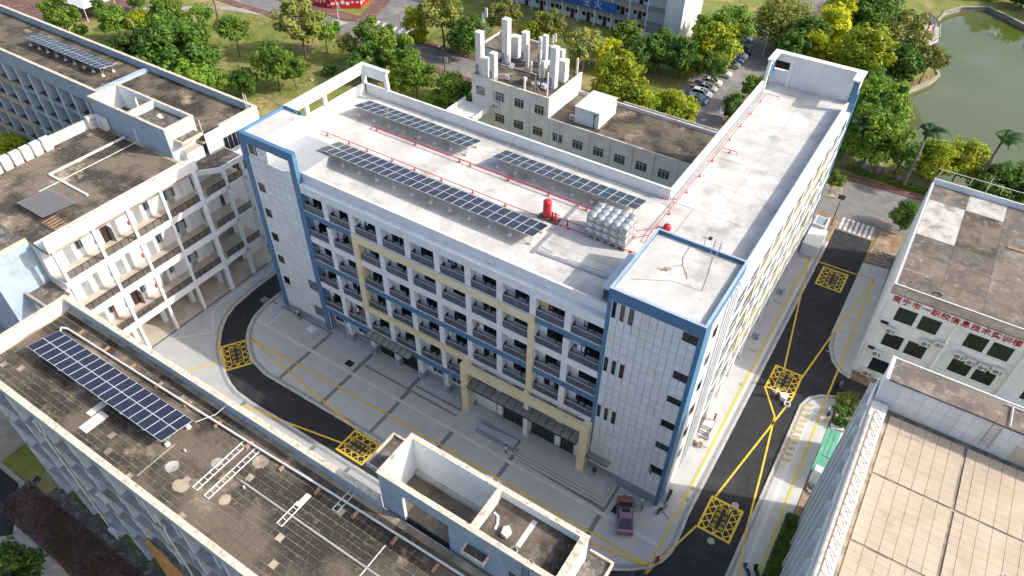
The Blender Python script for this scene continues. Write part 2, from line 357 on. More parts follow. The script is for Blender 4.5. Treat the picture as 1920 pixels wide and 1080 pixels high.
road = fill('fire_lane_road', ROADP, [], RZ, 'asphalt')
plaza = fill('plaza_pavement', INN + [(46, 59), (46, 24)], [], 0, 'paving', GZ)
pav_l = fill('courtyard_pavement', [(-9.4, 24)] + OUT + [(61.2, -24.5), (-9.4, -24.5)], [], 0, 'paving', GZ)
pav_s = fill('side_pavement', [(67.7, -60), (71.3, -60), (71.4, 27.4)] + RGT[5:0:-1], [], 0, 'paving', GZ)
pav_n = fill('corner_pavement', [(71.7, 31.3), (70.2, 31.75), (68.9, 33.15), (67.9, 35.5), (67.45, 39), (67.5, 56.5), (71.3, 57.0)], [], 0, 'paving', GZ)
back_road = fill('back_road', [(-150, 72.8), (-60, 73.4), (20, 72), (36, 66.8), (61.5, 66.8), (61.5, 63.05), (67.4, 63.05), (67.9, 66.8), (71, 67.6), (150, 70), (150, 79.0), (72, 79.3), (58, 78.4), (33.6, 79.6), (33.6, 170), (27.2, 170), (27.2, 80), (-42, 80), (-57, 112), (-66, 110), (-56, 82.5), (-62, 80), (-150, 79)], [], RZ - .004, 'oldroad')
brickp = fill('brick_pavement', [(58, 78.5), (72, 79.4), (150, 79.1), (150, 81), (72, 81), (58, 80.4), (36, 81), (36, 170), (33.7, 170), (33.7, 79.7)], [], -.02, 'brick', GZ)
brick2 = fill('park_pavement', [(-150, 79.1), (-62.2, 80.1), (-56.2, 82.6), (-66.2, 110), (-70, 110), (-61, 84), (-150, 82)], [], -.02, 'brick', GZ)
brick3 = fill('parkside_pavement', [(-41.8, 80.1), (27, 80.1), (27, 82), (-39.8, 82), (-55, 112), (-56.8, 112)], [], -.02, 'brick', GZ)
brick4 = fill('roadside_pavement', [(-150, 70.4), (-60, 71.2), (18, 70), (20, 71.9), (-60, 73.3), (-150, 72.7)], [], -.02, 'brick', GZ)
brick5 = fill('entrance_forecourt', [(-170, 30), (-122, 33), (-113, 45), (-110, 60), (-170, 60)], [], -.02, 'brick', GZ)
parking = fill('parking_apron', [(20.5, 84), (27.1, 84), (27.1, 128), (20.5, 128)], [], -.05, 'oldroad', GZ)
soil1 = fill('bare_soil', [(57.6, 59.3), (61.3, 59.3), (61.3, 66.6), (44, 66.6), (44, 60)], [], -.05, 'soil', GZ)
soil2 = fill('bare_soil', [(67.6, 57.1), (71.4, 57.1), (71.4, 67.4), (68, 66.6)], [], -.05, 'soil', GZ)
soil4 = fill('bare_soil', [(71.75, 31.35), (77, 31.35), (77, 33.0), (71.75, 33.0)], [], -.05, 'soil', GZ)
soil3 = fill('bare_soil', [(71.5, 7), (78, 7), (78, 27.3), (71.5, 27.3)], [], -.06, 'soil', GZ)
path1 = fill('park_path', [(-14, 82), (-11.5, 82), (-9.4, 92), (-4.5, 100), (-8, 106), (-10.5, 105), (-7.4, 99.5), (-12, 93)], [], -.04, 'concrete', GZ)
path2 = fill('park_path', [(-118, 52), (-92, 70), (-80, 73), (-80, 71), (-91, 68), (-117, 50)], [], -.04, 'concrete', GZ)
low_pav = fill('lower_pavement', [(-40, -37), (-2, -37), (2.8, -39.8), (16, -41.5), (16, -70), (-40, -70)], [], -.05, 'concrete', GZ)
low_road = fill('lower_road', [(-40, -37.5), (-4, -37.5), (1.5, -41.4), (-2, -44.5), (-40, -44.5)], [], .01, 'asphalt')
apron = fill('rear_apron', [(.1, -36.6), (60, -36.4), (60, -35.2), (.1, -35.2)], [], .05, 'darkstain', GZ)
bed = fill('planting_bed', [(-8, -36.7), (60, -36.6), (60, -41.3), (16, -41.4), (2.8, -39.7), (-2, -36.9)], [], -.02, 'soil', GZ)
undercroft = fill('undercroft_floor', [(-29, -21), (-9.5, -21), (-9.5, 7), (-29, 7)], [], .06, 'tilebrown', GZ)
# kerbs -------------------------------------------------------------
def kerb(parent, pts, side, w=.16):
    strip('kerb', pts, w, .03, 'kerb', parent, h=.16, side=side)
kerb(plaza, INN, .0); kerb(pav_l, OUT, .0); kerb(pav_s, RGT[:6], .0); kerb(pav_n, RGT[8:13], .0)
strip('edge_band', INN[1:], .42, .006, 'edgeband', plaza, side=.42); strip('edge_band', OUT[1:], .36, .006, 'edgeband', pav_l, side=-.4)
strip('edge_band', RGT[:6], .3, .006, 'edgeband', pav_s, side=-.36); strip('edge_band', RGT[8:13], .3, .006, 'edgeband', pav_n, side=-.36)
strip('tactile_strip', [(60.72, 2), (60.72, 57)], .34, .006, 'paving2', plaza); strip('tactile_strip', [(69, -40), (69, 24)], .5, .006, 'paving2', pav_s)
strip('light_band', [(-1.4, -4.3), (60.6, -4.3)], .42, .006, 'paving2', plaza)
strip('light_band', [(.6, -1), (.6, -4.1)], .36, .007, 'paving2', plaza)
for x, y0, y1 in ((9.2, -10.2, -4.55), (9.2, -4.05, -.2), (16.6, -10.2, -4.55), (16.5, -4.05, -.2), (24.7, -10.2, -4.55), (24.6, -4.05, -2.4), (24.4, -2.2, .4), (33.0, -10.2, -4.55), (41.15, -10.2, -4.55), (41.1, -4.05, -3.3), (53.35, -10.2, -4.55), (53.35, -4.05, -.1)): strip('dark_band', [(x, y0), (x, y1)], .55, .008, 'darkpave', plaza)
for p in ([(-2.4, -.35), (-1.2, -.35)], [(-.6, -.35), (9, -.35)], [(16.9, -2.3), (32, -2.3)], [(24.9, -1.3), (32, -1.3)], [(41, -3.35), (53.1, -3.75)]): strip('dark_band', p, .3, .0075, 'darkpave', plaza)
for p in ([(58.6, 28.9), (59.9, 28.9)], [(58.6, 40.2), (60, 40.2)], [(58.5, 10.4), (60, 10.4)], [(58.4, 0), (60, -.8)]): strip('dark_band', p, .16, .008, 'darkpave', plaza)
strip('gutter', [(-9.1, 7), (-9.1, -24)], .35, .01, 'darkpave', pav_l)
for p in ([(-8, -6.5), (-4.6, -9.2)], [(-4.6, -9.2), (-8, -13)], [(-8.2, 3), (-8.2, -6)]): strip('light_band', p, .35, .007, 'paving2', pav_l)
for x in (8.5, 20.5, 26, 36): strip('dark_band', [(x, -15.2), (x, -18)], .5, .008, 'darkpave', pav_l)
# slab joints of the paving are real grooves: thin dark recess strips only where they read
for i in range(9):
    y = -9.9 + i * 1.12
    if abs(y + 4.3) > .4: strip('joint', [(1 + max(0, -y - 6) * 1.2, y), (53 if y < -4 else 31.5, y)], .035, .004, 'joint', plaza)
for x in range(3, 60, 2):
    if x not in (9, 25, 41, 53): strip('joint', [(x + .4, -9.9), (x + .4, -4.6)], .03, .0045, 'joint', plaza)
# painted lines ------------------------------------------------------
def paint(pts, w, mat='yellow', name='painted_line'):
    mb = MB()
    for (x1, y1), (x2, y2) in zip(pts, pts[1:]):
        L = math.hypot(x2 - x1, y2 - y1); n = max(1, int(L / .25)); nx, ny = -(y2 - y1) / L * w / 2, (x2 - x1) / L * w / 2
        run = None
        for i in range(n + 1):
            c = None
            if i < n:
                t = (i + .5) / n; c = inside((x1 + (x2 - x1) * t, y1 + (y2 - y1) * t), ROADP)
            if run is None: run = (i, c)
            elif c != run[1]:
                a, b = run[0] / n, i / n; z = (RZ + .008) if run[1] else .036
                p, q = (x1 + (x2 - x1) * a, y1 + (y2 - y1) * a), (x1 + (x2 - x1) * b, y1 + (y2 - y1) * b)
                mb.quad((p[0] - nx, p[1] - ny, z), (q[0] - nx, q[1] - ny, z), (q[0] + nx, q[1] + ny, z), (p[0] + nx, p[1] + ny, z)); run = (i, c)
    return mb.build(name, mat, road)
for p in ([(.6, -7.2), (22.7, -10.65)], [(.6, -7.15), (27.5, -6.85), (53, -6.95), (60.4, -6.95)], [(26.6, -10.7), (54.3, -8.0), (60.4, -7.05)], [(-4.5, -19.5), (.75, -12.35)], [(8.6, -15.8), (22.8, -13.1)],
          [(60.45, -10), (60.45, 7), (60.2, 36.5), (60.15, 52.9)], [(60.3, -8.6), (62.9, .3)], [(63.3, 4.8), (66.4, 23.9)], [(65.38, 19.7), (66.7, 10.5), (67.8, 1.8), (68.6, -2), (69.6, -14)],
          [(62.73, 23.8), (65.4, 19.7)], [(63.9, 28.4), (61.4, 44.8), (60.2, 52.9)], [(66.4, 28.1), (67.6, 37.8), (69.85, 53.2)], [(69.9, 53.2), (70.05, 32.4), (70.05, 26.7), (70.4, 0), (70.5, -16)], [(60.2, 52.95), (69.9, 53.3)]):
    paint(p, .22)
paint(offset(OUT[:8], -.22), .1); paint(offset(INN[:6], -.2), .1)
def nobox(c, up, wx, ly, mat='yellow', z=None, text=True):
    up = Vector(up).normalized(); rt = Vector((up.y, -up.x)); c = Vector(c); z = RZ + .012 if z is None else z
    def P(a, b, dz=0): v = c + rt * a + up * b; return (v.x, v.y, z + dz)
    fr = MB(); hx, hy, t = wx / 2, ly / 2, .26
    for a0, a1, b0, b1 in ((-hx, hx, hy - t, hy), (-hx, hx, -hy, -hy + t), (-hx, -hx + t, -hy + t, hy - t), (hx - t, hx, -hy + t, hy - t)): fr.quad(P(a0, b0), P(a1, b0), P(a1, b1), P(a0, b1))
    ix, iy, s = wx * .235, ly * .335, .09
    for a0, a1, b0, b1 in ((-ix, ix, iy - s, iy), (-ix, ix, -iy, -iy + s), (-ix, -ix + s, -iy + s, iy - s), (ix - s, ix, -iy + s, iy - s)): fr.quad(P(a0, b0), P(a1, b0), P(a1, b1), P(a0, b1))
    o = fr.build('no_parking_box', mat, road)
    la = MB(); lw = .06
    for sg in (1, -1):
        for k in np.arange(-8, 8, 1.02):
            # line b = sg*1.15*a + k sampled and clipped to the band between frames
            pts = []
            for i in range(121):
                a = -hx + t + (wx - 2 * t) * i / 120; b = sg * .95 * a + k
                ok = abs(b) < hy - t and not (abs(a) < ix and abs(b) < iy)
                if ok: pts.append((a, b))
                if (not ok or i == 120) and len(pts) > 1:
                    p, q = pts[0], pts[-1]; d = Vector((q[0] - p[0], q[1] - p[1])).normalized(); n = Vector((-d.y, d.x)) * lw
                    la.quad(P(p[0] - n.x, p[1] - n.y, .001 * (2 + sg)), P(q[0] - n.x, q[1] - n.y, .001 * (2 + sg)), P(q[0] + n.x, q[1] + n.y, .001 * (2 + sg)), P(p[0] + n.x, p[1] + n.y, .001 * (2 + sg)))
                if not ok: pts = []
    la.build('lattice', mat, o)
    if text:
        for col, s_ in ((-1, '消防车道'), (1, '禁止占用')):
            for r, ch in enumerate(s_):
                v = c + rt * (col * ix * .47) + up * (iy * .72 - r * iy * .48)
                l = link('lettering', LANE[ch], o, (v.x, v.y, z + .004), math.atan2(rt.y, rt.x), (wx / 3.5, wx / 3.5, 1))
nobox((1.29, -10.35), (-.83, .56), 3.57, 4.83); nobox((24.9, -12.45), (-1, 0), 3.5, 4.2)
nobox((64.8, 2.45), (0, 1), 3.8, 4.65); nobox((64.6, 26.05), (0, 1), 3.75, 4.55); nobox((64.46, 49.95), (0, 1), 3.86, 4.85)
nobox((57.6, 73.6), (-.98, -.1), 3.6, 4.6, 'oldyellow', text=False)
for i in range(7):
    x = 61.95 + i * .78; mb = MB(); mb.quad((x, 63.4, RZ + .01), (x + .42, 63.35, RZ + .01), (x + .35, 66.9, RZ + .01), (x - .07, 66.95, RZ + .01)); mb.build('crossing_stripe', 'whitepaint', back_road)
for i in range(8):
    x = -62.9 + i * .2; mb = MB(); y = 73.6 + i * .75; mb.quad((x - 3, y, RZ + .01), (x + 1, y, RZ + .01), (x + 1, y + .4, RZ + .01), (x - 3, y + .4, RZ + .01)); mb.build('crossing_stripe', 'whitepaint', back_road)
for i in range(7):
    mb = MB(); x = -54.5 + i * 1.9; y = 82.5 - i * .1; mb.quad((x, y, RZ + .01), (x + .7, y, RZ + .01), (x - .1, y + 2.2, RZ + .01), (x - .8, y + 2.2, RZ + .01)); mb.build('crossing_stripe', 'whitepaint', back_road)
for (x, y) in ((-30, 77), (-48, 90)):
    mb = MB(); mb.quad((x, y - .1, RZ + .01), (x + 3, y - .1, RZ + .01), (x + 3, y + .1, RZ + .01), (x, y + .1, RZ + .01)); mb.add([(x - 1.2, y, RZ + .01), (x, y - .45, RZ + .01), (x, y + .45, RZ + .01)], [(0, 1, 2)]); mb.build('lane_arrow', 'whitepaint', back_road)
for x in range(-40, 120, 6):
    if x < 55 or x > 62: mb = MB(); mb.quad((x, 76.1, RZ + .01), (x + 2.4, 76.1, RZ + .01), (x + 2.4, 76.25, RZ + .01), (x, 76.25, RZ + .01)); mb.build('centre_dash', 'oldyellow', back_road)
for i in range(11):   # yellow hatch on the side pavement
    y = 13.6 + i * .98; mb = MB(); mb.quad((67.85, y, .012), (69.0, y + .3, .012), (69.0, y + .75, .012), (67.85, y + .45, .012)); mb.build('hatch_stripe', 'oldyellow', pav_s)
for i, y in enumerate((34.5, 36.6, 38.8, 41, 43.6)): strip('bay_line', [(67.7, y), (69.4, y)], .12, .012, 'whitepaint', pav_n)
for n, (x, y, r) in enumerate(((65.6, 5.0, .42), (64.9, -.6, .4), (60.9, 2.6, .4), (60.6, 4.3, .35), (59.2, 15.2, .4), (59.0, 13.2, .4), (60.1, 22.3, .32), (60.3, 52.3, .2))):
    mb = MB().cyl(x, y, -.12, (RZ + .02 if x > 61.6 else .02), r, 18); mb.build('manhole_cover', 'concrete' if x > 61.6 else 'plinth', road if x > 61.6 else plaza)
mb = MB().box(14.5, 15.6, -3.6, -2.7, -.02, .015); mb.build('drain_grate', 'black', plaza)
mb = MB().box(54.2, 55.1, -3.5, -2.5, -.02, .015); mb.build('drain_grate', 'black', plaza)
mb = MB().box(-4.2, -3.2, -1.3, -.2, RZ, RZ + .012); mb.build('patch', 'oldroad', road)
mb = MB().box(5.6, 7.0, -1.9, -.9, .005, .02); tag(mb.build('cloth_sheet', 'acwhite'), 'small white sheet lying on the plaza by the shorter tower', 'sheet')
# ================================================================== MAIN BUILDING
LX, DW, WX = 58.24, 57.3, 45.9     # right edge, wing end, wing inner wall
ZR, PT, HT = 24.28, 25.7, 28.75
mbd = thing('dormitory_building', 'new L-shaped white dormitory block with blue and cream frames in the middle', 'building', (29, 10, 0))
def part(name, mat, *boxes, parent=None):
    os_ = [B(name, parent or mbd, *b, mat) for b in boxes]
    return os_[0]
# core masses
part('wall', 'white', (8.9, 49, 1.3, 21.6, 0, ZR - .25)); part('wall', 'white', (WX + .15, 57.0, 21.6, DW - .2, 0, ZR - .25), (49, 57.0, 10.5, 21.6, 0, ZR - .25))
part('wall', 'joint', (.1, 8.85, .14, 7.3, 0, 25.55)); part('wall', 'joint', (49.06, 58.1, .14, 10.4, 0, 28.0))
part('wall', 'white', (.1, 8.9, 7.3, 21.6, 0, ZR - .25))
# roof decks as cast bays with joints
roof = part('roof_deck', 'joint', (.15, 49.0, .95, 21.55, ZR - .2, ZR - .03), (49.0, 57.5, 10.45, 21.55, ZR - .2, ZR - .03), (WX + .2, 57.5, 21.55, DW - .2, ZR - .2, ZR - .03))
def bays(xs, ys, z, mat='roofnew', skip=None, g=.018):
    for x0, x1 in zip(xs, xs[1:]):
        for y0, y1 in zip(ys, ys[1:]): B('roof_bay', roof, x0 + g, x1 - g, y0 + g, y1 - g, z - .03, z, mat)
bays([.2, 5.5, 11.0, 17.2, 24.1, 30.9, 37.3, 43.5, 48.9], [1.0, 7.4, 14.2, 21.4], ZR)
bays([49.0, 51.9, 57.4], [10.5, 14.2, 21.5], ZR)
bays([46.2, 51.9, 57.4], [21.5, 27.4, 33.2, 39, 44.8, 50.6, 57.0], ZR)
# parapets
part('parapet', 'white', (8.9, 48.95, .75, .95, 24.46, PT), (4.4, WX + .1, 21.55, 21.75, ZR - .2, PT), (.0, .18, 7.3, 21.55, ZR - .2, 25.8))
part('parapet', 'white', (WX, WX + .2, 21.75, 53.6, ZR - .2, PT), (57.5, 57.75, 10.5, 54.2, ZR - .2, PT))
part('parapet_coping', 'coping', (8.9, 48.95, .70, 1.0, PT, PT + .06), (4.5, WX + .15, 21.5, 21.8, PT, PT + .06), (WX - .05, WX + .25, 21.8, 53.6, PT, PT + .06), (57.45, 57.8, 10.5, 54.0, PT, PT + .06))
# rear left pergola and wing end frame
part('roof_frame', 'white', (0, .5, 7.3, 21.75, 27.3, 28.35), (.02, .42, 10.4, 10.9, 25.8, 27.3), (.02, .42, 13.6, 14.1, 25.8, 27.3), (.02, .5, 21.25, 21.75, 25.8, 27.3), (.5, 4.5, 21.3, 21.75, 27.0, 28.35), (.5, 4.6, 21.5, 21.74, ZR - .2, 25.8), (4.05, 4.6, 21.3, 21.75, PT, 27.0))
part('frame_coping', 'cool', (-.12, .6, 7.35, 21.9, 28.35, 28.6), (.6, 4.75, 21.2, 21.9, 28.35, 28.6))
part('end_wall', 'white', (48.6, LX - .1, 56.9, DW, ZR - .2, 28.7), (WX + .1, 48.6, 56.9, DW, 27.6, 28.7), (WX + .1, 48.6, 56.9, DW, ZR - .2, 26.3), (WX + .1, WX + .5, 53.6, 56.9, 28.0, 28.7), (WX + .1, WX + .5, 53.5, 54.0, ZR, 28.0), (48.4, 48.9, 56.65, 56.9, ZR, 28.6), (57.6, LX - .05, 53.9, 56.9, 27.4, 28.7), (57.6, LX - .05, 53.9, 54.4, ZR, 27.4))
part('end_coping', 'coping', (WX - .05, LX + .1, 56.45, DW + .15, 28.7, 28.9), (WX - .05, WX + .85, 53.5, 56.45, 28.7, 28.9), (57.2, LX + .1, 53.8, 56.45, 28.7, 28.9))
part('frame_side', 'blue', (57.5, LX + .02, 53.82, 53.9, 20, 28.66), (WX + .5, WX + .56, 54.0, 56.4, 26.2, 28.0))
# ---------------- front facade
XB = [8.9] + [12.4 + 4.06 * i for i in range(9)] + [48.95]      # right edge of each opening at XB[i+1]-.15
ZB = [(3.86, 4.88), (8.4, 9.24), (12.18, 13.1), (16.0, 16.95), (19.62, 20.8)]; TOP = (23.35, 24.46)
def band(name, x0, x1, z0, z1, mat, y=-.04): return part(name, mat, (x0, x1, y, 1.3, z0, z1))
cols = [12.55 + 4.06 * i for i in range(9)]
segs = [(3.86, 4.88)] + ZB[1:]
for (z0, z1), nxt in zip(ZB, ZB[1:] + [TOP]):
    for x in cols: part('column', 'white', (x - .36, x + .36, 0, 1.3, z1, nxt[0]))
part('column', 'white', *[(x - .36, x + .36, .1, 1.3, 1.25, 3.86) for x in cols]); part('column_plinth', 'plinth', *[(x - .38, x + .38, .05, 1.3, 0, 1.25) for x in cols])
band('cornice', 8.9, 48.95, *TOP, 'white', 0.0)
for i in range(7): B('scupper', mbd, 13 + i * 5.6, 13.6 + i * 5.6, .1, .75, 24.46, 24.56, 'panel')
band('floor_band', 8.9, 48.95, *ZB[0], 'blue'); band('floor_band', 8.9, 16.4, *ZB[2], 'blue'); band('floor_band', 17.2, 40.6, *ZB[2], 'blue'); band('floor_band', 41.3, 48.95, *ZB[2], 'blue')
band('floor_band', 8.9, 16.4, 20.0, 20.8, 'blue'); band('floor_band', 41.3, 48.95, 20.0, 20.8, 'blue')
band('floor_band', 8.9, 48.95, *ZB[3], 'white', -.01); band('floor_band', 8.9, 16.4, *ZB[1], 'white', -.01); band('floor_band', 17.2, 48.95, *ZB[1], 'white', -.01)
part('cream_frame', 'cream', (16.4, 41.3, -.22, 1.29, 19.6, 20.72), (16.4, 17.2, -.22, .75, 9.3, 19.6), (40.6, 41.3, -.22, .75, 8.9, 19.6), (16.4, 32.0, -.22, .75, 8.35, 9.3))
part('band_sill', 'coping', (8.9, 16.4, -.07, .1, 20.8, 20.84), (17.2, 40.6, -.07, .1, 13.1, 13.14), (8.9, 16.4, -.07, .1, 13.1, 13.14), (41.3, 48.95, -.07, .1, 13.1, 13.14), (41.3, 48.95, -.07, .1, 20.8, 20.84), (8.9, 48.95, -.07, .1, 4.88, 4.92), (16.4, 41.3, -.25, .1, 20.72, 20.76))
_rp = {}
def sash(w, h):
    k = (w, h)
    if k not in _rp:
        mb = MB(); f = .05
        mb.box(0, w, -.02, .02, -h / 2, -h / 2 + f, 0).box(0, w, -.02, .02, h / 2 - f, h / 2, 0).box(0, f, -.02, .02, -h / 2 + f, h / 2 - f, 0).box(w - f, w, -.02, .02, -h / 2 + f, h / 2 - f, 0)
        mb.box(f, w - f, -.008, .008, -h / 2 + f, h / 2 - f, 1); _rp[k] = mb.mesh('sash', ['frame', 'glass'])
    return _rp[k]
_led = MB().box(-1.65, 1.65, .95, 1.05, 0, .62).mesh('ledge', 'panel')
def balcony(loc, w, rz, seed):
    """loc = floor centre at the facade plane, facing local -y"""
    rd = random.Random(seed); b = W('balcony', bmesh_box(w - .02, .9, .05, 'purewhite'), mbd, loc, rz)
    # curb wall inside, three dark railing panels, hand rail
    n = 3; pw = (w - .1) / n
    for i in range(n): link('railing_panel', bmesh_box(pw - .03, .05, .9, 'darkpanel'), b, (-w / 2 + .05 + (i + .5) * pw, -.46, .46))
    link('handrail', bmesh_box(w - .06, .07, .05, 'alframe'), b, (0, -.46, .95))
    link('side_panel', bmesh_box(.05, .8, .9, 'darkpanel'), b, (-w / 2 + .04, 0, .47))
    link('back_wall', bmesh_box(w - .02, .1, 2.5, 'purewhite'), b, (0, .50, 1.28)); link('ledge', bmesh_box(w - .1, .16, .55, 'purewhite'), b, (0, .37, .30))
    ww = w * .60; x = .32 if w > 3 else .15
    wi = win(b, (x, .42, 1.42), ww, 1.5, 0, 3, world=False, name='window')
    if rd.random() < .5: link('reflection_curtain', bmesh_box(ww * .28, .03, 1.2, rd.choice(('reflection_curtain', 'clothblue', 'clothgrey', 'tilebrown', 'reflection_curtain'))), b, (x + rd.choice((-.32, 0, .32)) * ww, .395, 1.42))  # curtain slabs before the panes, coloured to imitate warm reflections in the glass
    if rd.random() < .22:
        for q_ in range(rd.randint(1, 4)): link('laundry', bmesh_box(rd.uniform(.25, .45), .05, rd.uniform(.4, .8), rd.choice(('clothwhite', 'clothred', 'clothnavy', 'clothgrey', 'clothblue', 'clothyellow'))), b, (-w / 2 + .5 + q_ * .5, -.05, 1.75))
    for s in (-1, 1):
        if rd.random() < .72: link('casement', sash(.62, 1.3), b, (x + s * ww * .17, .36, 1.42), (-R(rd.uniform(40, 100)) if s > 0 else R(180 + rd.uniform(40, 100))))
    if rd.random() < .4: link('drainpipe', MB().cyl(0, 0, 0, 2.6, .05, 8).mesh('pipe', 'white'), b, (-w / 2 + .25, .25, .02))
    return b
n = 0
for k, (z0, z1) in enumerate(ZB):
    for i in range(10):
        a = 8.95 if i == 0 else cols[i - 1] + .36; c = 48.9 if i == 9 else cols[i] - .36
        if k == 0 and a > 32 and False: continue
        balcony(((a + c) / 2, .55, z1 + .03), c - a, 0, n); n += 1
# ground floor
part('ground_wall', 'white', (8.9, 31.5, .95, 1.29, 1.25, 3.85)); part('ground_plinth', 'plinth', (8.9, 31.5, .85, 1.29, 0, 1.25)); part('ground_wall', 'white', (31.5, 49, .45, 1.29, 0, 3.85))
for x in (10.4, 14.6, 27.2, 30.2): win(mbd, (x, .93, 2.5), 2.3, 1.5, 0, 3, frame='alframe')
for x in (9.1, 12.0, 20.6, 24.4, 28.6): mb = MB().cyl(x, .02, 0, 4, .06, 8); mb.build('downpipe', 'acwhite', mbd)
part('doorway', 'black', (17.2, 24.0, .80, .94, .02, 3.2)); 
for i in range(8): win(mbd, (36.9 + i * 1.36, .42, 2.05), 1.3, 2.9, 0, 1)
# glass canopy over the side door
cn = thing('glass_canopy', 'long dark glass canopy over the side door in the middle of the plaza front', 'canopy', (20.5, -.5, 4.2))
MB().box(16.6, 24.1, -1.25, -1.17, 4.42, 4.52).box(16.6, 24.1, -.1, -.05, 4.72, 4.82).build('beam', 'frame', cn)
for i in range(9):
    x = 16.6 + i * .93; MB().add([(x - .04, -1.25, 4.50), (x + .04, -1.25, 4.50), (x + .04, -.05, 4.8), (x - .04, -.05, 4.8), (x - .04, -1.25, 4.42), (x + .04, -1.25, 4.42), (x + .04, -.05, 4.72), (x - .04, -.05, 4.72)], [(0, 1, 2, 3), (4, 5, 6, 7), (0, 1, 5, 4), (2, 3, 7, 6), (0, 3, 7, 4), (1, 2, 6, 5)]).build('rafter', 'frame', cn)
    if i < 8: MB().add([(x + .05, -1.24, 4.51), (x + .88, -1.24, 4.51), (x + .88, -.06, 4.81), (x + .05, -.06, 4.81), (x + .05, -1.24, 4.49), (x + .88, -1.24, 4.49), (x + .88, -.06, 4.79), (x + .05, -.06, 4.79)], [(0, 1, 2, 3), (4, 5, 6, 7), (0, 1, 5, 4), (2, 3, 7, 6), (0, 3, 7, 4), (1, 2, 6, 5)]).build('pane', 'canopyglass', cn)
# ---------------- entrance portal
pt = thing('entrance_portal', 'cream entrance portal with concrete canopy roof on the plaza side', 'portal', (40.5, -.3, 0))
MB().box(32.05, 33.05, -1.1, .43, 0, 7.6).box(48.25, 49.2, -1.1, .12, 0, 7.6).box(32.05, 49.2, -1.1, -.55, 7.6, 8.75).box(32.05, 33.05, -.55, .0, 7.6, 8.75).box(48.25, 49.2, -.55, .12, 7.6, 8.75).box(40.5, 41.1, -.55, -.05, 7.6, 8.75).build('portal_frame', 'cream', pt)
MB().box(33.05, 40.5, -.55, -.05, 8.0, 8.25).box(41.1, 48.25, -.55, -.05, 8.0, 8.25).build('canopy_roof', 'concrete', pt)
MB().box(40.6, 41.2, -.45, .15, .5, 7.6).build('column', 'white', pt)
for i in range(14):
    x = 33.15 + i * 1.07; a, b = x + .04, x + 1.03
    MB().add([(a, -1.35, 5.45), (b, -1.35, 5.45), (b, .4, 5.85), (a, .4, 5.85), (a, -1.35, 5.42), (b, -1.35, 5.42), (b, .4, 5.82), (a, .4, 5.82)], [(0, 1, 2, 3), (4, 5, 6, 7), (0, 1, 5, 4), (2, 3, 7, 6), (0, 3, 7, 4), (1, 2, 6, 5)]).build('canopy_pane', 'canopyglass', pt)
    MB().tube([(x, -1.38, 5.42), (x, .4, 5.84)], .05, 4).build('canopy_rafter', 'frame', pt)
MB().box(33.1, 48.2, -1.45, -1.36, 5.38, 5.48).build('canopy_gutter', 'frame', pt)
# steps
st = thing('entrance_steps', 'wide grey granite steps and platform below the cream portal', 'steps', (46, -2, 0))
for k in range(3):
    d = .34 * k
    MB().box(41.3 + d * .2, 53.35 - d, -3.55 + d, .44, .15 * k, .15 * (k + 1)).build('step', 'paving', st)
    MB().box(41.3 + d * .2, 53.3 - d, -3.57 + d, -3.545 + d, .15 * k + .09, .15 * (k + 1) + .004).build('nosing', 'darkpave', st)
MB().box(41.0, 52.3, -2.5, .44, .455, .6).build('platform', 'paving', st)
MB().box(33.1, 41.0, -1.25, .44, .0, .6).build('landing', 'paving', st)
rp = thing('wheelchair_ramp', 'grey wheelchair ramp with dark edging left of the entrance steps', 'ramp', (38, -2, 0))
MB().add([(35.5, -2.75, .02), (40.7, -2.75, .6), (40.7, -1.55, .6), (35.5, -1.55, .02), (35.5, -2.75, 0), (40.7, -2.75, 0), (40.7, -1.55, 0), (35.5, -1.55, 0)], [(0, 1, 2, 3), (0, 1, 5, 4), (2, 3, 7, 6), (1, 2, 6, 5)]).build('slope', 'paving', rp)
MB().box(35.4, 40.8, -2.95, -2.75, 0, .66).box(35.4, 40.8, -1.5, -1.3, 0, .5).build('edging', 'plinth', rp)
MB().tube([(35.6, -2.85, .65), (35.6, -2.85, 1.0), (40.7, -2.85, 1.5), (40.7, -2.85, .65)], .03).build('handrail', 'metal', rp)
# small glass canopy by the right tower door
MB().box(49.3, 51.9, .13, .16, .0, 3.0).build('doorway', 'plinth', mbd)
c2 = thing('door_canopy', 'small glass canopy over the side door beside the cream portal', 'canopy', (50.4, 0, 3.3))
for i in range(3):
    a, b = 49.3 + i * .87, 50.12 + i * .87
    MB().add([(a, -.75, 3.4), (b, -.75, 3.4), (b, .0, 3.55), (a, .0, 3.55), (a, -.75, 3.37), (b, -.75, 3.37), (b, 0, 3.52), (a, 0, 3.52)], [(0, 1, 2, 3), (4, 5, 6, 7), (0, 1, 5, 4), (2, 3, 7, 6), (0, 3, 7, 4), (1, 2, 6, 5)]).build('pane', 'canopyglass', c2)
MB().box(49.25, 51.95, -.82, -.75, 3.34, 3.42).box(49.22, 49.29, -.75, 0, 3.36, 3.44).box(51.9, 51.97, -.75, 0, 3.36, 3.44).build('frame', 'frame', c2)
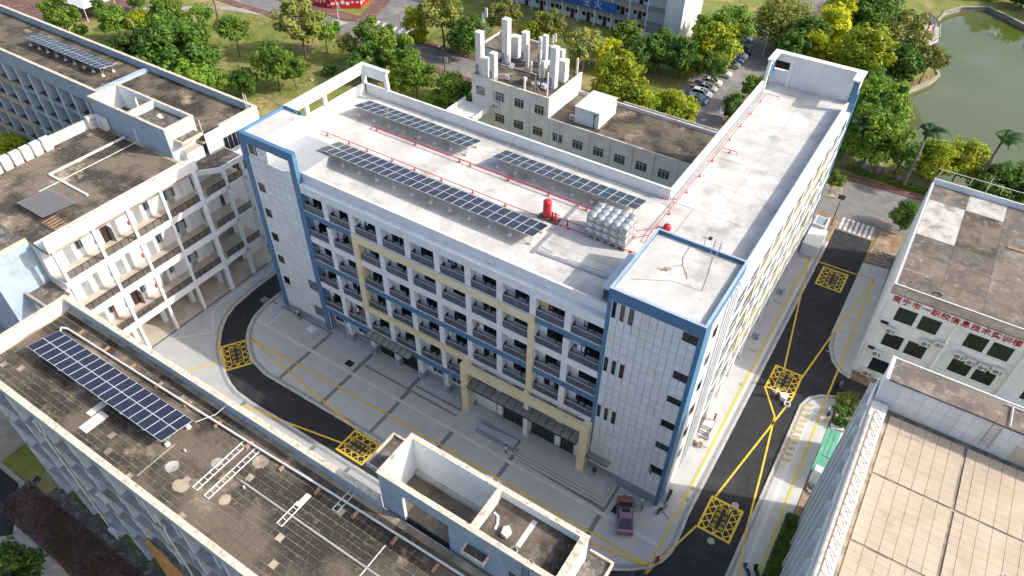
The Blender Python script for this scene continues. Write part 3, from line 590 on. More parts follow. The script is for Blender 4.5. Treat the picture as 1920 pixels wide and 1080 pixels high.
# ---------------- left tower front
LW = [(1.25, 2.42, z - 1.35, z) for z in (6.6, 10.4, 14.2, 18.1, 22.0)]
LL = [(6.35, 7.98, 6.7, 8.5), (6.35, 7.98, 1.9, 3.75)]
tiles_front(mbd, .86, 8.0, 1.1, 25.55, .89, 1.02, .0, .14, LW + LL, 'panel')
part('base_course', 'plinth', (.86, 8.0, -.03, .14, 0, 1.08))
for a0, a1, z0, z1 in LW: win(mbd, ((a0 + a1) / 2, .1, (z0 + z1) / 2), a1 - a0 - .02, z1 - z0 - .02)
for a0, a1, z0, z1 in LL:
    lv = part('louvre', 'rail', (a0 + .02, a1 - .02, .09, .13, z0 + .02, z1 - .02))
    for k in range(12): B('slat', lv, a0 + .05, a1 - .05, .03, .09, z0 + .08 + k * (z1 - z0 - .1) / 12, z0 + .15 + k * (z1 - z0 - .1) / 12, 'acgrille')
part('blue_frame', 'blue', (0, .85, -.06, .5, 0, 27.42), (8.02, 8.92, -.06, .5, 0, 27.42), (0, 8.92, -.06, .5, 27.42, 28.6), (-.03, .13, .5, 7.4, 27.5, 28.6), (.13, 3.1, 7.28, 7.45, 27.7, 28.6), (8.3, 8.89, .5, .75, 24.5, 25.7))
part('stair_box', 'white', (.13, 3.1, .5, 7.25, 25.5, 28.0), (3.1, 4.2, .14, .4, 25.55, 27.42)); part('stair_roof', 'roofnew', (.13, 3.2, .5, 7.28, 28.0, 28.22))
part('tower_wall', 'white', (.86, 3.1, .14, .5, 25.55, 27.42))
win(mbd, (1.85, .12, 26.7), 1.15, 1.35)
# roof ladder on the stair box
ld = thing('roof_ladder', 'thin grey wall ladder on the white stair box of the shorter tower', 'ladder', (3.2, 6.2, ZR))
MB().tube([(3.2, 5.9, ZR), (3.2, 5.9, 29.1), (2.7, 5.9, 29.1)], .03).tube([(3.2, 6.5, ZR), (3.2, 6.5, 29.1), (2.7, 6.5, 29.1)], .03).build('stile', 'galv', ld)
mb = MB()
for k in range(14): mb.tube([(3.2, 5.9, ZR + .3 + k * .32), (3.2, 6.5, ZR + .3 + k * .32)], .02, 4)
mb.build('rungs', 'galv', ld)
# ---------------- right tower
SL = [(x, x + .44, z, z + 2.1) for z in (25.2, 17.6, 10.1) for x in (49.42, 50.28, 51.14)]
RW = [(56.36, 57.78, z0, z1) for z0, z1 in ((26.12, 27.3), (21.0, 22.1), (17.5, 18.46), (13.62, 14.7), (9.95, 11.0), (5.5, 6.8))]
tiles_front(mbd, 49.32, 57.8, 1.62, 27.4, .77, 1.075, .0, .14, SL + RW, 'panel')
part('base_course', 'plinth', (51.95, 57.8, -.03, .14, 0, 1.6))
part('door_wall', 'white', (49.32, 51.95, .05, .14, 3.6 * 0 + 3.0, 3.3))
for a0, a1, z0, z1 in SL: win(mbd, ((a0 + a1) / 2, .1, (z0 + z1) / 2), a1 - a0 - .02, z1 - z0 - .02, nm=1)
for k, (a0, a1, z0, z1) in enumerate(RW):
    w_ = win(mbd, ((a0 + a1) / 2, .1, (z0 + z1) / 2), a1 - a0 - .02, z1 - z0 - .02)
    if k == 5: link('casement', sash(.7, 1.2), w_, (-.68, -.05, 0), R(-55))
part('blue_frame', 'blue', (48.95, 49.3, -.06, .45, 4.9, 27.4), (57.82, LX, -.06, 2.1, 0, 27.4), (48.95, LX, -.06, .22, 27.4, HT), (LX - .22, LX, .22, 10.45, 27.4, HT), (48.95, 49.15, .22, 10.45, 27.4, HT), (49.15, LX - .22, 10.25, 10.45, 28.0, HT), (48.97, 49.3, .45, 10.3, ZR, 27.4))
part('tower_roof', 'roofnew', (49.15, LX - .22, .22, 10.25, 28.0, 28.3))
part('tower_coping', 'paleblue', (48.92, LX + .03, -.08, .24, HT, HT + .03), (LX - .24, LX + .03, .24, 10.47, HT, HT + .03), (48.92, 49.17, .24, 10.47, HT, HT + .03), (49.17, LX - .24, 10.23, 10.47, HT, HT + .03))
part('lean_to', 'white', (46.95, 48.9, 2.8, 8.9, 25.5, 25.65), (46.95, 47.2, 2.8, 8.9, ZR, 25.5))
# right side wall of the tower (facing the lane)
part('side_wall', 'white', (57.9, LX - .02, 2.1, 10.45, 0, 27.4))
part('pilaster', 'white', *[(LX - .02, LX + .16, y, y + .22, 0, 27.3) for y in (6.0, 7.0, 8.0, 9.0)]); part('pilaster_band', 'paleblue', *[(LX - .02, LX + .05, y + .3, y + .85, 0, 27.3) for y in (6.0, 7.0, 8.0)])
for z in (5.9, 9.8, 13.7, 17.5, 21.3, 25.2):
    w_ = win(mbd, (LX - .02, 3.9, z), 1.5, 1.2, R(90), frame='alframe'); link('casement', sash(.62, 1.1), w_, (-.7, -.04, 0), R(-12))
# ---------------- wing facade towards the lane (plane x = LX)
YC = [10.8 + 4.06 * i for i in range(12)]
part('wing_wall', 'panel', (57.0, 57.45, 10.45, DW - .2, 0, 24.1))
part('wing_cornice', 'white', (57.0, LX, 10.45, 54.0, 23.35, 24.4))
for k, (z0, z1) in enumerate(ZB):
    mat = 'cream' if k in (1, 4) else ('blue' if k == 0 else 'white')
    if mat == 'cream': part('wing_band', 'white', (57.0, LX, 10.45, 18.55, z0, z1), (57.0, LX, 47.7, DW - .1, z0, z1)); part('wing_frame', 'cream', (57.0, LX + .14, 18.55, 47.7, z0, z1))
    elif mat == 'blue': part('wing_band', 'white', (57.0, LX, 10.45, DW - .1, z0, z1))
    else: part('wing_band', 'white', (57.0, LX, 10.45, DW - .1, z0, z1))
for (z0, z1), nx in zip([(0, 0)] + ZB, ZB + [TOP]):
    for y in YC:
        cr = 9.2 < z1 + .1 < 19.5 and (abs(y - 18.92) < .3 or abs(y - 47.34) < .3)
        part('wing_column', 'cream' if cr else 'white', (57.45, LX + (.12 if cr else -.03), y - .34, y + .34, z1, nx[0]))
for k, (z0, z1) in enumerate(ZB):
    for i in range(11): balcony((57.75, YC[i] + 2.03, z1 + .03), 3.36, R(90), 500 + n); n += 1
part('wing_base', 'panel', (57.45, 57.62, 10.45, DW - .2, .0, 3.85))
for i in range(11): win(mbd, (57.64, YC[i] + 2.03, 2.3), 2.2, 1.6, R(90), 3, frame='alframe')
part('wing_end_column', 'blue', (57.3, LX + .06, DW - .9, DW + .05, 0, 25.9))
# ================================================================== ROOF EQUIPMENT
def pvarray(label, x0, x1, y0, y1, zr, zn, zf, ncol, nfeet, group='solar arrays on the roofs', under=True):
    """near edge y0 at height zn, far edge y1 at zf"""
    t = thing('solar_array', label, 'solar array', ((x0 + x1) / 2, (y0 + y1) / 2, zr), group)
    pw = (x1 - x0) / ncol; Lr = math.hypot(y1 - y0, zf - zn) / 2; ang = math.atan2(zf - zn, y1 - y0)
    mb = MB(); w2, l2 = pw / 2 - .012, Lr / 2 - .012
    mb.box(-w2, w2, -l2, l2, -.035, 0, 0); mb.quad((-w2 + .03, -l2 + .03, .003), (w2 - .03, -l2 + .03, .003), (w2 - .03, l2 - .03, .003), (-w2 + .03, l2 - .03, .003), 1)
    me = mb.mesh('panel', ['pvframe', 'pvcell'])
    for i in range(ncol):
        for j in range(2):
            f = (j + .5) / 2; o = W('solar_panel', me, t, (x0 + (i + .5) * pw, y0 + (y1 - y0) * f, zr + zn + (zf - zn) * f)); o.rotation_euler = (ang, 0, 0)
    for f in (.12, .38, .62, .88):
        y = y0 + (y1 - y0) * f; z = zr + zn + (zf - zn) * f - .09; MB().box(x0, x1, y - .03, y + .03, z - .05, z + .05).build('purlin', 'galv', t)
    for i in range(nfeet):
        x = x0 + .5 + (x1 - x0 - 1.0) * i / (nfeet - 1)
        for f in (.16, .86):
            y = y0 + (y1 - y0) * f; z = zr + zn + (zf - zn) * f - .14
            MB().box(x - .04, x + .04, y - .04, y + .04, zr + .25, z).build('leg', 'galv', t)
            MB().cyl(x, y, zr, zr + .28, .24, 10, .2).build('foot_block', 'coping', t)
        MB().tube([(x, y0 + (y1 - y0) * .16, zr + .3), (x, y0 + (y1 - y0) * .45, zr + zn + (zf - zn) * .45 - .14)], .03, 4).build('brace', 'galv', t)
    return t
pvarray('longest solar array nearest the balconies on the new white roof', 7.1, 37.5, 5.4, 8.8, ZR, 1.6, .9, 26, 12)
pvarray('solar array along the rear parapet beside the pergola on the new roof', 3.4, 21.8, 15.7, 18.9, ZR, 1.6, .9, 16, 8)
pvarray('solar array along the rear parapet ending near the steel water tank', 25.4, 44.4, 15.7, 18.8, ZR, 1.6, .9, 16, 8)
def pipe(label, pts, r=.045, posts=(), mat='red', name='fire_pipe', group='red fire pipes on the new roof', cat='pipe'):
    t = thing(name, label, cat, (pts[0][0], pts[0][1], ZR), group); MB().tube(pts, r, 8).build('pipe_run', mat, t)
    for p in posts: MB().box(p[0] - .05, p[0] + .05, p[1] - .05, p[1] + .05, ZR, p[2] - r).box(p[0] - .12, p[0] + .12, p[1] - .12, p[1] + .12, ZR, ZR + .06).build('pipe_support', mat, t)
h = ZR + .42
pipe('red pipe running behind the longest solar array to the red tank', [(2.9, 10.1, ZR), (2.9, 10.1, h), (35.2, 10.1, h)], posts=[(x, 10.1, h) for x in (3.8, 7.5, 10.5, 14.5, 18, 22, 26.5, 31)])
pipe('thick red pipe between the solar rows leading to the steel tank', [(7.3, 14.3, ZR), (7.6, 14.6, h), (41, 14.55, h)], .065, [(x, 14.58, h) for x in (8.2, 14.5, 21.4, 23, 28.5, 34, 39)])
pipe('red pipe along the inner parapet of the long wing roof', [(49, 52.1, ZR), (49, 52.1, h), (47.2, 52.05, h), (47.15, 35, h), (46.9, 14.7, h), (47.1, 13.0, h), (47.1, 13, ZR)], posts=[(47.1, y, h) for y in (16, 19, 24, 28, 32, 38, 42, 46, 50)])
pipe('short red branch pipe across the wing roof', [(47.2, 35.05, h), (49.1, 35.1, h), (49.1, 35.1, ZR)], posts=[(48.2, 35.08, h)])
pipe('red pipe pair joining the red tank and the steel tank', [(37.0, 10.9, h + .2), (41.1, 11.0, h + .2)], posts=[(38.6, 10.95, h + .2)])
pipe('lower red pipe under the steel tank front', [(37.3, 10.3, h - .25), (41.0, 10.5, h - .25), (46, 10.6, h - .25), (47.6, 10.6, h - .25)], posts=[(39, 10.4, h - .25), (46.4, 10.6, h - .25)])
pipe('upper red pipe from the steel tank to the wing pipe', [(45.6, 13.0, h + .5), (47.0, 14.4, h + .5), (47.0, 14.4, h)], posts=[])
pipe('second red pipe from the steel tank to the wing pipe', [(45.7, 12.2, h + .15), (47.05, 13.6, h + .15)], posts=[])
pipe('small red loop pipe at the inner corner of the parapets', [(45.3, 21.0, ZR), (45.3, 21.0, h + .3), (46.7, 20.9, h + .3), (46.9, 20.6, h)], posts=[])
for lab, pts in (('wide grey cable tray crossing the roof between tank and array', [(37.9, 4.8), (37.9, 15.6)]), ('grey cable tray from the roof tray to the tall tower', [(38.1, 5.2), (46.3, 5.6)]), ('grey drain channel along the inner wing parapet', [(46.55, 22), (46.55, 53)])):
    t = tag(strip('cable_tray', pts, .34, ZR + .16, 'galv', None, h=.12), lab, 'cable tray', 'trays on the new roof')
    for i in range(6):
        f = (i + .5) / 6; MB().box(pts[0][0] + (pts[1][0] - pts[0][0]) * f - .08, pts[0][0] + (pts[1][0] - pts[0][0]) * f + .08, pts[0][1] + (pts[1][1] - pts[0][1]) * f - .08, pts[0][1] + (pts[1][1] - pts[0][1]) * f + .08, ZR, ZR + .05).build('tray_foot', 'concrete', t)
pipe('white conduit with loops beside the tall tower shadow', [(38.3, 5.9, ZR + .1), (38.3, 5.9, ZR + .3), (40, 5.6, ZR + .3), (40.3, 5.6, ZR + .08), (41.4, 5.6, ZR + .08), (41.6, 5.6, ZR + .3), (46.3, 6.0, ZR + .3)], .05, mat='galv', name='conduit', group='trays on the new roof', cat='conduit')
# steel sectional tank with pressed domes
tk = thing('water_tank', 'stainless steel sectional water tank with domed panels beside the red tank', 'water tank', (43.3, 11.6, ZR))
tx0, tx1, ty0, ty1, tz0, tz1 = 41.1, 45.75, 10.35, 13.1, ZR + .5, ZR + 2.95
MB().box(tx0 + .02, tx1 - .02, ty0 + .02, ty1 - .02, tz0, tz1 - .02).build('tank_body', 'steel', tk)
nx, ny, nz = 5, 3, 3; dx, dy, dz = (tx1 - tx0) / nx, (ty1 - ty0) / ny, (tz1 - tz0) / nz
for i in range(nx):
    for j in range(ny):
        mb = MB(); x, y = tx0 + i * dx, ty0 + j * dy; mb.box(x + .015, x + dx - .015, y + .015, y + dy - .015, tz1 - .02, tz1); mb.dome(x + dx / 2, y + dy / 2, tz1, .33, .06, 14, 4); mb.build('tank_panel', 'steel', tk, True)
def domeside(mb, c, nrm, r, hgt, n=14, k=4):
    nrm = Vector(nrm); a = nrm.cross(Vector((0, 0, 1))).normalized(); b = Vector((0, 0, 1)); c = Vector(c)
    vs = [c + a * (r * math.cos(j * math.pi / 2 / k) * math.cos(2 * math.pi * i / n)) + b * (r * math.cos(j * math.pi / 2 / k) * math.sin(2 * math.pi * i / n)) + nrm * (hgt * math.sin(j * math.pi / 2 / k)) for j in range(k) for i in range(n)] + [c + nrm * hgt]
    mb.add(vs, [(j * n + i, j * n + (i + 1) % n, (j + 1) * n + (i + 1) % n, (j + 1) * n + i) for j in range(k - 1) for i in range(n)] + [((k - 1) * n + i, (k - 1) * n + (i + 1) % n, k * n) for i in range(n)])
for i in range(nx):
    for k in range(nz):
        mb = MB(); x, z = tx0 + i * dx, tz0 + k * dz; mb.box(x + .015, x + dx - .015, ty0, ty0 + .02, z + .015, z + dz - .015); domeside(mb, (x + dx / 2, ty0, z + dz / 2), (0, -1, 0), .30, .03); mb.build('tank_panel', 'steel', tk, True)
for j in range(ny):
    for k in range(nz):
        mb = MB(); y, z = ty0 + j * dy, tz0 + k * dz; mb.box(tx1 - .02, tx1, y + .015, y + dy - .015, z + .015, z + dz - .015); domeside(mb, (tx1, y + dy / 2, z + dz / 2), (1, 0, 0), .30, .03); mb.build('tank_panel', 'steel', tk, True)
for i in range(6): MB().box(tx0 + .15 + i * .86, tx0 + .45 + i * .86, ty0, ty1, ZR, tz0 - .1).build('plinth_block', 'concrete', tk)
MB().box(tx0, tx1, ty0, ty0 + .12, tz0 - .1, tz0).box(tx0, tx1, ty1 - .12, ty1, tz0 - .1, tz0).build('base_rail', 'galv', tk)
MB().cyl(tx0 + 1.0, ty0 + 2.2, tz1, tz1 + .5, .07, 8).build('vent', 'galv', tk)
# red pressure tank on a pallet
rt = thing('pressure_tank', 'upright red pressure tank on a dark base beside the solar array end', 'tank', (36.0, 10.85, ZR))
MB().box(35.1, 37.6, 10.25, 11.35, ZR, ZR + .14).build('base', 'darkstain', rt)
mb = MB().cyl(36.0, 10.9, ZR + .4, ZR + 2.15, .47, 24); mb.dome(36.0, 10.9, ZR + 2.15, .47, .28, 24, 5); mb.cyl(36.0, 10.9, ZR + .2, ZR + .4, .3, 24, .47); mb.build('vessel', 'red', rt, False)
for a in range(3): MB().box(36 + .38 * math.cos(a * 2.1) - .05, 36 + .38 * math.cos(a * 2.1) + .05, 10.9 + .38 * math.sin(a * 2.1) - .05, 10.9 + .38 * math.sin(a * 2.1) + .05, ZR + .14, ZR + .5).build('leg', 'red', rt)
for x in (36.8, 37.2):
    MB().cyl(x, 10.7, ZR + .14, ZR + .75, .14, 12).cyl(x, 10.7, ZR + .75, ZR + 1.2, .1, 12).build('pump', 'red', rt)
MB().tube([(36.2, 10.6, ZR + .5), (37.4, 10.5, ZR + .5), (37.4, 10.5, ZR + 1.0), (36.7, 10.9, ZR + 1.0)], .05, 6).tube([(36.4, 11.1, ZR + .75), (37.5, 11.1, ZR + .75)], .05, 6).build('manifold', 'red', rt)
mb = MB(); mb.cyl(48.0, 16.4, ZR, ZR + .35, .42, 20); mb.dome(48.0, 16.4, ZR + .35, .42, .38, 20, 5); tag(mb.build('red_dome', 'red'), 'small red dome on the wing roof behind the tall tower', 'vent')
# ladder over the tower rear parapet, aerial, cables
ld = thing('parapet_ladder', 'short silver ladder leaning over the rear blue parapet of the tall tower', 'ladder', (55.0, 10.6, ZR))
MB().tube([(54.7, 10.75, ZR), (54.7, 10.75, 29.6), (54.7, 9.7, 28.35)], .035).tube([(55.3, 10.75, ZR), (55.3, 10.75, 29.6), (55.3, 9.7, 28.35)], .035).build('stile', 'galv', ld)
mb = MB()
for k in range(14): mb.tube([(54.7, 10.75, ZR + .3 + k * .36), (55.3, 10.75, ZR + .3 + k * .36)], .025, 4)
for k in range(3): mb.tube([(54.7, 10.4 - k * .3, 29.2 - k * .35), (55.3, 10.4 - k * .3, 29.2 - k * .35)], .025, 4)
mb.build('rungs', 'galv', ld)
mb = MB().tube([(52.6, 9.9, 28.34), (52.7, 8, 28.33), (53.1, 7.0, 28.33), (53.9, 6.0, 28.33), (54.2, 5.4, 28.33)], .018, 4).tube([(53.1, 7, 28.335), (51.9, 5.8, 28.335)], .018, 4).tube([(55.1, 9.6, 28.34), (55.6, 7, 28.33), (56, 4.6, 28.33), (53.2, 4.4, 28.33), (50, 2.6, 28.33)], .015, 4)
tag(mb.build('loose_cable', 'black'), 'thin dark cable lying loosely on the roof of the tall tower', 'cable')
mb = MB(); q = random.Random(77)
for i in range(70):
    u_, v_ = q.gauss(0, .28), q.gauss(0, .11); x, y, s_ = 51.9 + u_ * .8 - v_ * .6, 5.5 + u_ * .6 + v_ * .8, q.uniform(.03, .1); mb.box(x, x + s_, y, y + s_, 28.3, 28.3 + s_ * .5)
tag(mb.build('debris_heap', 'rust'), 'small heap of brown debris on the roof of the tall tower', 'debris')
an = thing('roof_aerial', 'small dark aerial mast on the wing roof behind the tall tower', 'aerial', (52.6, 15.4, ZR))
MB().tube([(52.6, 15.4, ZR), (52.6, 15.4, ZR + 1.6)], .03).tube([(52.2, 15.4, ZR + 1.5), (53.2, 15.5, ZR + 1.5)], .025).build('mast', 'rail', an); MB().box(52.9, 53.25, 15.3, 15.6, ZR + 1.5, ZR + 1.75).build('head', 'rail', an)
# ================================================================== AIR CONDITIONERS
def acmesh():
    mb = MB(); mb.box(-.42, .42, -.16, .16, 0, .6, 0); mb.box(-.38, .38, -.165, -.16, .03, .57, 0)
    n = 16; c = [(-.1 + .23 * math.cos(2 * math.pi * i / n), .3 + .23 * math.sin(2 * math.pi * i / n)) for i in range(n)]
    mb.add([(x, -.172, z) for x, z in c], [tuple(range(n))], 1); mb.box(.2, .36, -.17, -.165, .1, .5, 1); return mb.mesh('ac', ['acwhite', 'acgrille'])
ACM = acmesh(); ACB = MB().box(-.4, -.35, -.2, .2, -.06, 0).box(.35, .4, -.2, .2, -.06, 0).mesh('bracket', 'galv')
def ac(loc, rz, label, s=1.0, group='air conditioner units'):
    t = thing('air_conditioner', label, 'air conditioner', loc, group, rz); t.scale = (s, s, s)
    link('casing', ACM, t); link('bracket', ACB, t); return t
# ================================================================== LEFT CORRIDOR BUILDING (facade x=-9.1 facing the lane)
lb = thing('corridor_building', 'older white building with open corridors and dark railings behind the curved lane', 'building', (-19, -10, 0))
XF = -9.1; XW = -12.0; XBK = -30.2; YA, YE = -21.35, -1.3
def P2(name, mat, parent, *boxes):
    os_ = [B(name, parent, *b, mat) for b in boxes]
    return os_[0]
LV = [(4.35, 5.3), (9.75, 10.65), (15.2, 16.0)]; TB = (20.5, 22.2)
P2('wall', 'white', lb, (XBK, XW, YA, -.9, 4.4, 20.0)); P2('wall', 'white', lb, (XBK + 2, -20, YA, -.9, 0, 4.4), (-13.6, -13.0, -1.6, -.9, 0, 4.4))
for z0, z1 in LV: P2('floor_slab', 'white', lb, (XW, XF, YA, YE + .35, z0, z1 - .12)); P2('floor_finish', 'tilebrown', lb, (XW, XF - .15, YA + .1, YE + .2, z1 - .12, z1 - .08))
P2('parapet', 'white', lb, (XF - .25, XF, YA, YE + .35, TB[0], TB[1]), (XBK, XBK + .25, YA, -.9, 20.0, 21.6)); P2('corridor_roof', 'white', lb, (XW, XF - .25, YA, YE + .35, TB[0], 20.75))
P2('parapet_coping', 'oldcoping', lb, (XF - .32, XF + .05, YA, YE + .4, TB[1], TB[1] + .07), (XBK - .05, XBK + .3, YA, -.9, 21.6, 21.68))
YCOL = [-20.9, -16.0, -11.45, -6.75, -1.7]
for y in YCOL:
    wd_ = .62 if y > -2 else .38
    P2('column', 'white', lb, (XF - .42, XF + .03, y - wd_ / 2, y + wd_ / 2, 0, TB[0]))
    if -17 < y: P2('inner_column', 'white', lb, (-12.1, -11.5, y - .3, y + .3, 0, 4.4))
def railing(parent, a, b, z, axis='y', x=XF - .1, hgt=1.1, nb=6):
    L = b - a
    for k in range(nb):
        zz = z + .2 + k * (hgt - .2) / (nb - 1); r = .04 if k == nb - 1 else .03
        (B('rail', parent, x - r, x + r, a, b, zz - r, zz + r, 'rail') if axis == 'y' else B('rail', parent, a, b, x - r, x + r, zz - r, zz + r, 'rail'))
    m = max(2, round(L / 1.0))
    for i in range(m + 1):
        p = a + L * i / m; (B('post', parent, x - .03, x + .03, p - .03, p + .03, z, z + hgt, 'rail') if axis == 'y' else B('post', parent, p - .03, p + .03, x - .03, x + .03, z, z + hgt, 'rail'))
rd = random.Random(3)
for k, (z0, z1) in enumerate(LV):
    for i in range(4):
        a, b = YCOL[i] + .19, YCOL[i + 1] - (.31 if i == 3 else .19)
        rr = P2('railing', 'white', lb, (XF - .2, XF - .02, a, b, z1 - .12, z1 + .06)); railing(rr, a, b, z1 - .02)
        # door, window, pipes on the back wall
        yc = (a + b) / 2
        dmat = 'doordark' if (k, i) in ((2, 1), (0, 1)) else 'door'
        d = P2('door', dmat, lb, (XW, XW + .06, yc - .5, yc + .45, z1 - .08, z1 + 2.1)); B('handle', d, XW + .06, XW + .1, yc + .3, yc + .36, z1 + .95, z1 + 1.1, 'metal')
        if dmat == 'doordark': B('door_leaf', d, XW + .06, XW + .95, yc + .48, yc + .53, z1 - .06, z1 + 2.05, 'door')
        if i == 3: win(lb, (XW + .03, yc - .1, z1 + 1.6), 1.7, 1.7, R(90), 2, frame='alframe', glass='glassblue')
        elif rd.random() < .6: win(lb, (XW + .03, yc + 1.35, z1 + 1.7), .9, 1.3, R(90), 1, frame='alframe', glass='glassblue')
        mb = MB().cyl(XW + .1, b - .5, z1 - .1, z0 + 5.2, .05, 6).cyl(XW + .1, b - .8, z1 - .1, z0 + 5.2, .04, 6); mb.build('conduit', 'acwhite', lb)
        if i in (1, 2): B('fire_box', lb, XW, XW + .18, a + .5, a + 1.05, z1 + .5, z1 + 1.1, 'red')
MB().cyl(XW + .12, -16.9, 5.2, 9.7, .07, 8).build('riser', 'red', lb)
# roof deck
deck = P2('roof_deck', 'mortar', lb, (XBK + .25, XF - .32, YA, -.9, 20.0, 20.25))
rs = []
for i in range(40):
    for j in range(39):
        x = XBK + .3 + i * .51; y = YA + .05 + j * .51
        if x + .5 < XF - .35 and y + .5 < -.95: rs.append((x, x + .485, y, y + .485, 20.2, 20.28))
many('roof_tile', deck, rs, 'oldtile')
MB().tube([(-27.6, -.95, 20.4), (-27.6, -1.6, 20.5), (-24.2, -3.0, 20.5)], .06)
MB().box(-24.0, -23.75, -12.2, -1.2, 20.28, 20.5).build('roof_kerb', 'coping', deck); MB().box(-23.75, -15.8, -12.3, -12.05, 20.28, 20.5).build('roof_kerb', 'coping', deck); MB().box(-21.6, -21.5, -15, -1.2, 20.28, 20.34).build('roof_joint', 'coping', deck)
sh = thing('corrugated_shelter', 'dark corrugated sheets with rusty battens on the corner of the old roof', 'shelter', (-17.2, -16.5, 20.28))
for i in range(16):
    x = -20.5 + i * .34; MB().add([(x, -18.2, 21.0), (x + .30, -18.2, 21.05), (x + .30, -13.9, 20.7), (x, -13.9, 20.65), (x, -18.2, 20.97), (x + .3, -18.2, 21.02), (x + .3, -13.9, 20.67), (x, -13.9, 20.62)], [(0, 1, 2, 3), (4, 5, 6, 7), (0, 1, 5, 4), (2, 3, 7, 6), (0, 3, 7, 4), (1, 2, 6, 5)]).build('sheet', 'acgrille', sh)
for i in range(8): MB().box(-15 + i * .6, -14.8 + i * .6, -18.6, -16.9, 20.55, 20.62).build('batten', 'rust', sh)
def vrfmesh():
    mb = MB(); mb.box(-.55, .55, -.36, .36, 0, 1.7, 0); n = 16
    for zc in (.5, 1.2):
        mb.add([(.0 + .3 * math.cos(2 * math.pi * i / n), -.368, zc + .3 * math.sin(2 * math.pi * i / n)) for i in range(n)], [tuple(range(n))], 1)
    return mb.mesh('vrf', ['acwhite', 'acgrille2'])
M('acgrille2', (.42, .42, .42), rough=.6)
VRF = vrfmesh()
def vrf(loc, rz, lab):
    t = thing('air_conditioner', lab, 'air conditioner', loc, 'air conditioner units', rz); link('casing', VRF, t); link('plinth', MB().box(-.5, .5, -.34, .34, -.18, 0).mesh('pl', 'concrete'), t)
for y, lab in ((-15.6, 'tall white twin-fan unit cut by the left picture edge on the old parapet'), (-14.2, 'second tall white twin-fan unit from the picture edge on the old parapet'), (-12.82, 'third tall white twin-fan unit in the row on the old parapet'), (-11.45, 'fourth tall white twin-fan unit in the row on the old parapet'), (-10.1, 'fifth tall white twin-fan unit in the row on the old parapet'), (-8.7, 'last tall white twin-fan unit before the gap in the parapet row')): vrf((-29.45, y, 20.46), R(90), lab)
vrf((-29.6, -2.0, 20.46), R(90), 'tall white twin-fan unit at the inner corner of the old parapet'); vrf((-28.9, -1.35, 20.46), 0, 'tall white unit against the blue penthouse wall, nearer the corner'); vrf((-27.7, -1.35, 20.46), 0, 'tall white unit against the blue penthouse wall, away from the corner')
# stair bay between the two old buildings
stb = thing('stair_tower', 'open white stair bay with dark railings between the old buildings', 'stair tower', (-10.5, 3, 0))
YS = [-1.1, 2.5, 5.6]
for z0, z1 in LV: P2('landing', 'white', stb, (-14.5, XF, -.95, 5.9, z0 + .1, z1 - .1)); P2('landing_finish', 'tilebrown', stb, (-14.4, XF - .15, -.9, 5.8, z1 - .1, z1 - .06))
for y in (2.5, 5.5): P2('column', 'white', stb, (XF - .45, XF, y - .25, y + .25, 0, 18.5))
MB().prism([(XF, 2.0), (XF, 6.0), (-12.6, 6.0), (-12.6, 3.4), (-14.2, -.9), (-11.6, -.9)], 18.3, 19.0).build('roof_slab', 'white', stb)
MB().prism([(XF - .25, 2.2), (XF - .25, 5.8), (-12.5, 5.8), (-12.5, 3.4), (-14.0, -.7), (-11.8, -.7)], 19.0, 19.05).build('roof_finish', 'darkstain', stb)
for z0, z1 in LV:
    rr = P2('railing', 'white', stb, (XF - .15, XF - .03, -.7, 2.25, z1 - .1, z1 + .02), (XF - .15, XF - .03, 2.75, 5.25, z1 - .1, z1 + .02)); railing(rr, -.7, 2.25, z1); railing(rr, 2.75, 5.25, z1)
    fl = MB()
    for s in range(9): fl.box(-13.6, -11.9, 1.2 + s * .3, 1.5 + s * .3, z1 - .2 + s * .17 - 1.6, z1 + s * .17 - 1.6)
    fl.build('stair_flight', 'tilebrown', stb)
P2('back_wall', 'white', stb, (-14.7, -14.5, -.9, 5.9, 0, 18.3))
# adjoining lower-left wing: stairs, blue wall, pink terrace
lw = thing('annex_building', 'pale blue stair annex with yellow coping at the left picture edge', 'building', (-16, -24, 0))
P2('wall', 'paleblue', lw, (-28, -13.2, -26.4, YA - .05, 0, 20.6)); P2('roof_deck', 'darkstain', lw, (-27.8, -13.4, -26.2, YA - .1, 20.6, 20.7)); P2('coping', 'cream', lw, (-28.1, -13.1, -26.5, -26.2, 20.6, 20.95), (-13.4, -13.1, -26.2, YA - .1, 20.6, 20.95), (-28.1, -27.8, -26.2, YA - .1, 20.6, 20.95))
P2('canopy_roof', 'darkstain', lw, (-13.2, -9.3, -24.2, YA - .06, 14.2, 14.45)); P2('canopy_edge', 'concrete', lw, (-13.2, -9.2, -24.5, -24.2, 14.1, 14.9))
P2('end_wall', 'white', lw, (-13.2, -9.3, -21.6, YA - .05, 0, 14.2))
fl = P2('stair_wall', 'white', lw, (-13.2, -12.9, -24.2, YA - .05, 0, 13))
for s in range(12): B('stair_step', lw, -11.9, -10.4, -24.4 + s * .26, -24.14 + s * .26, 8.6 + s * .17, 8.77 + s * .17, 'tilebrown')
for s in range(6): B('stair_rail', lw, -10.3, -10.24, -24.4, -21.6, 9.0 + s * .18, 9.05 + s * .18, 'rail')
tr = thing('pink_terrace', 'low pinkish flat terrace roof at the left picture edge', 'building', (-24, -26, 0))
P2('body', 'concrete', tr, (-60, -8.5, -60, -24.7, 0, 6)); P2('roof_deck', 'pink', tr, (-59.7, -8.8, -59.7, -25.0, 6, 6.12)); P2('kerb', 'oldcoping', tr, (-60, -8.5, -25.0, -24.7, 6, 6.6))
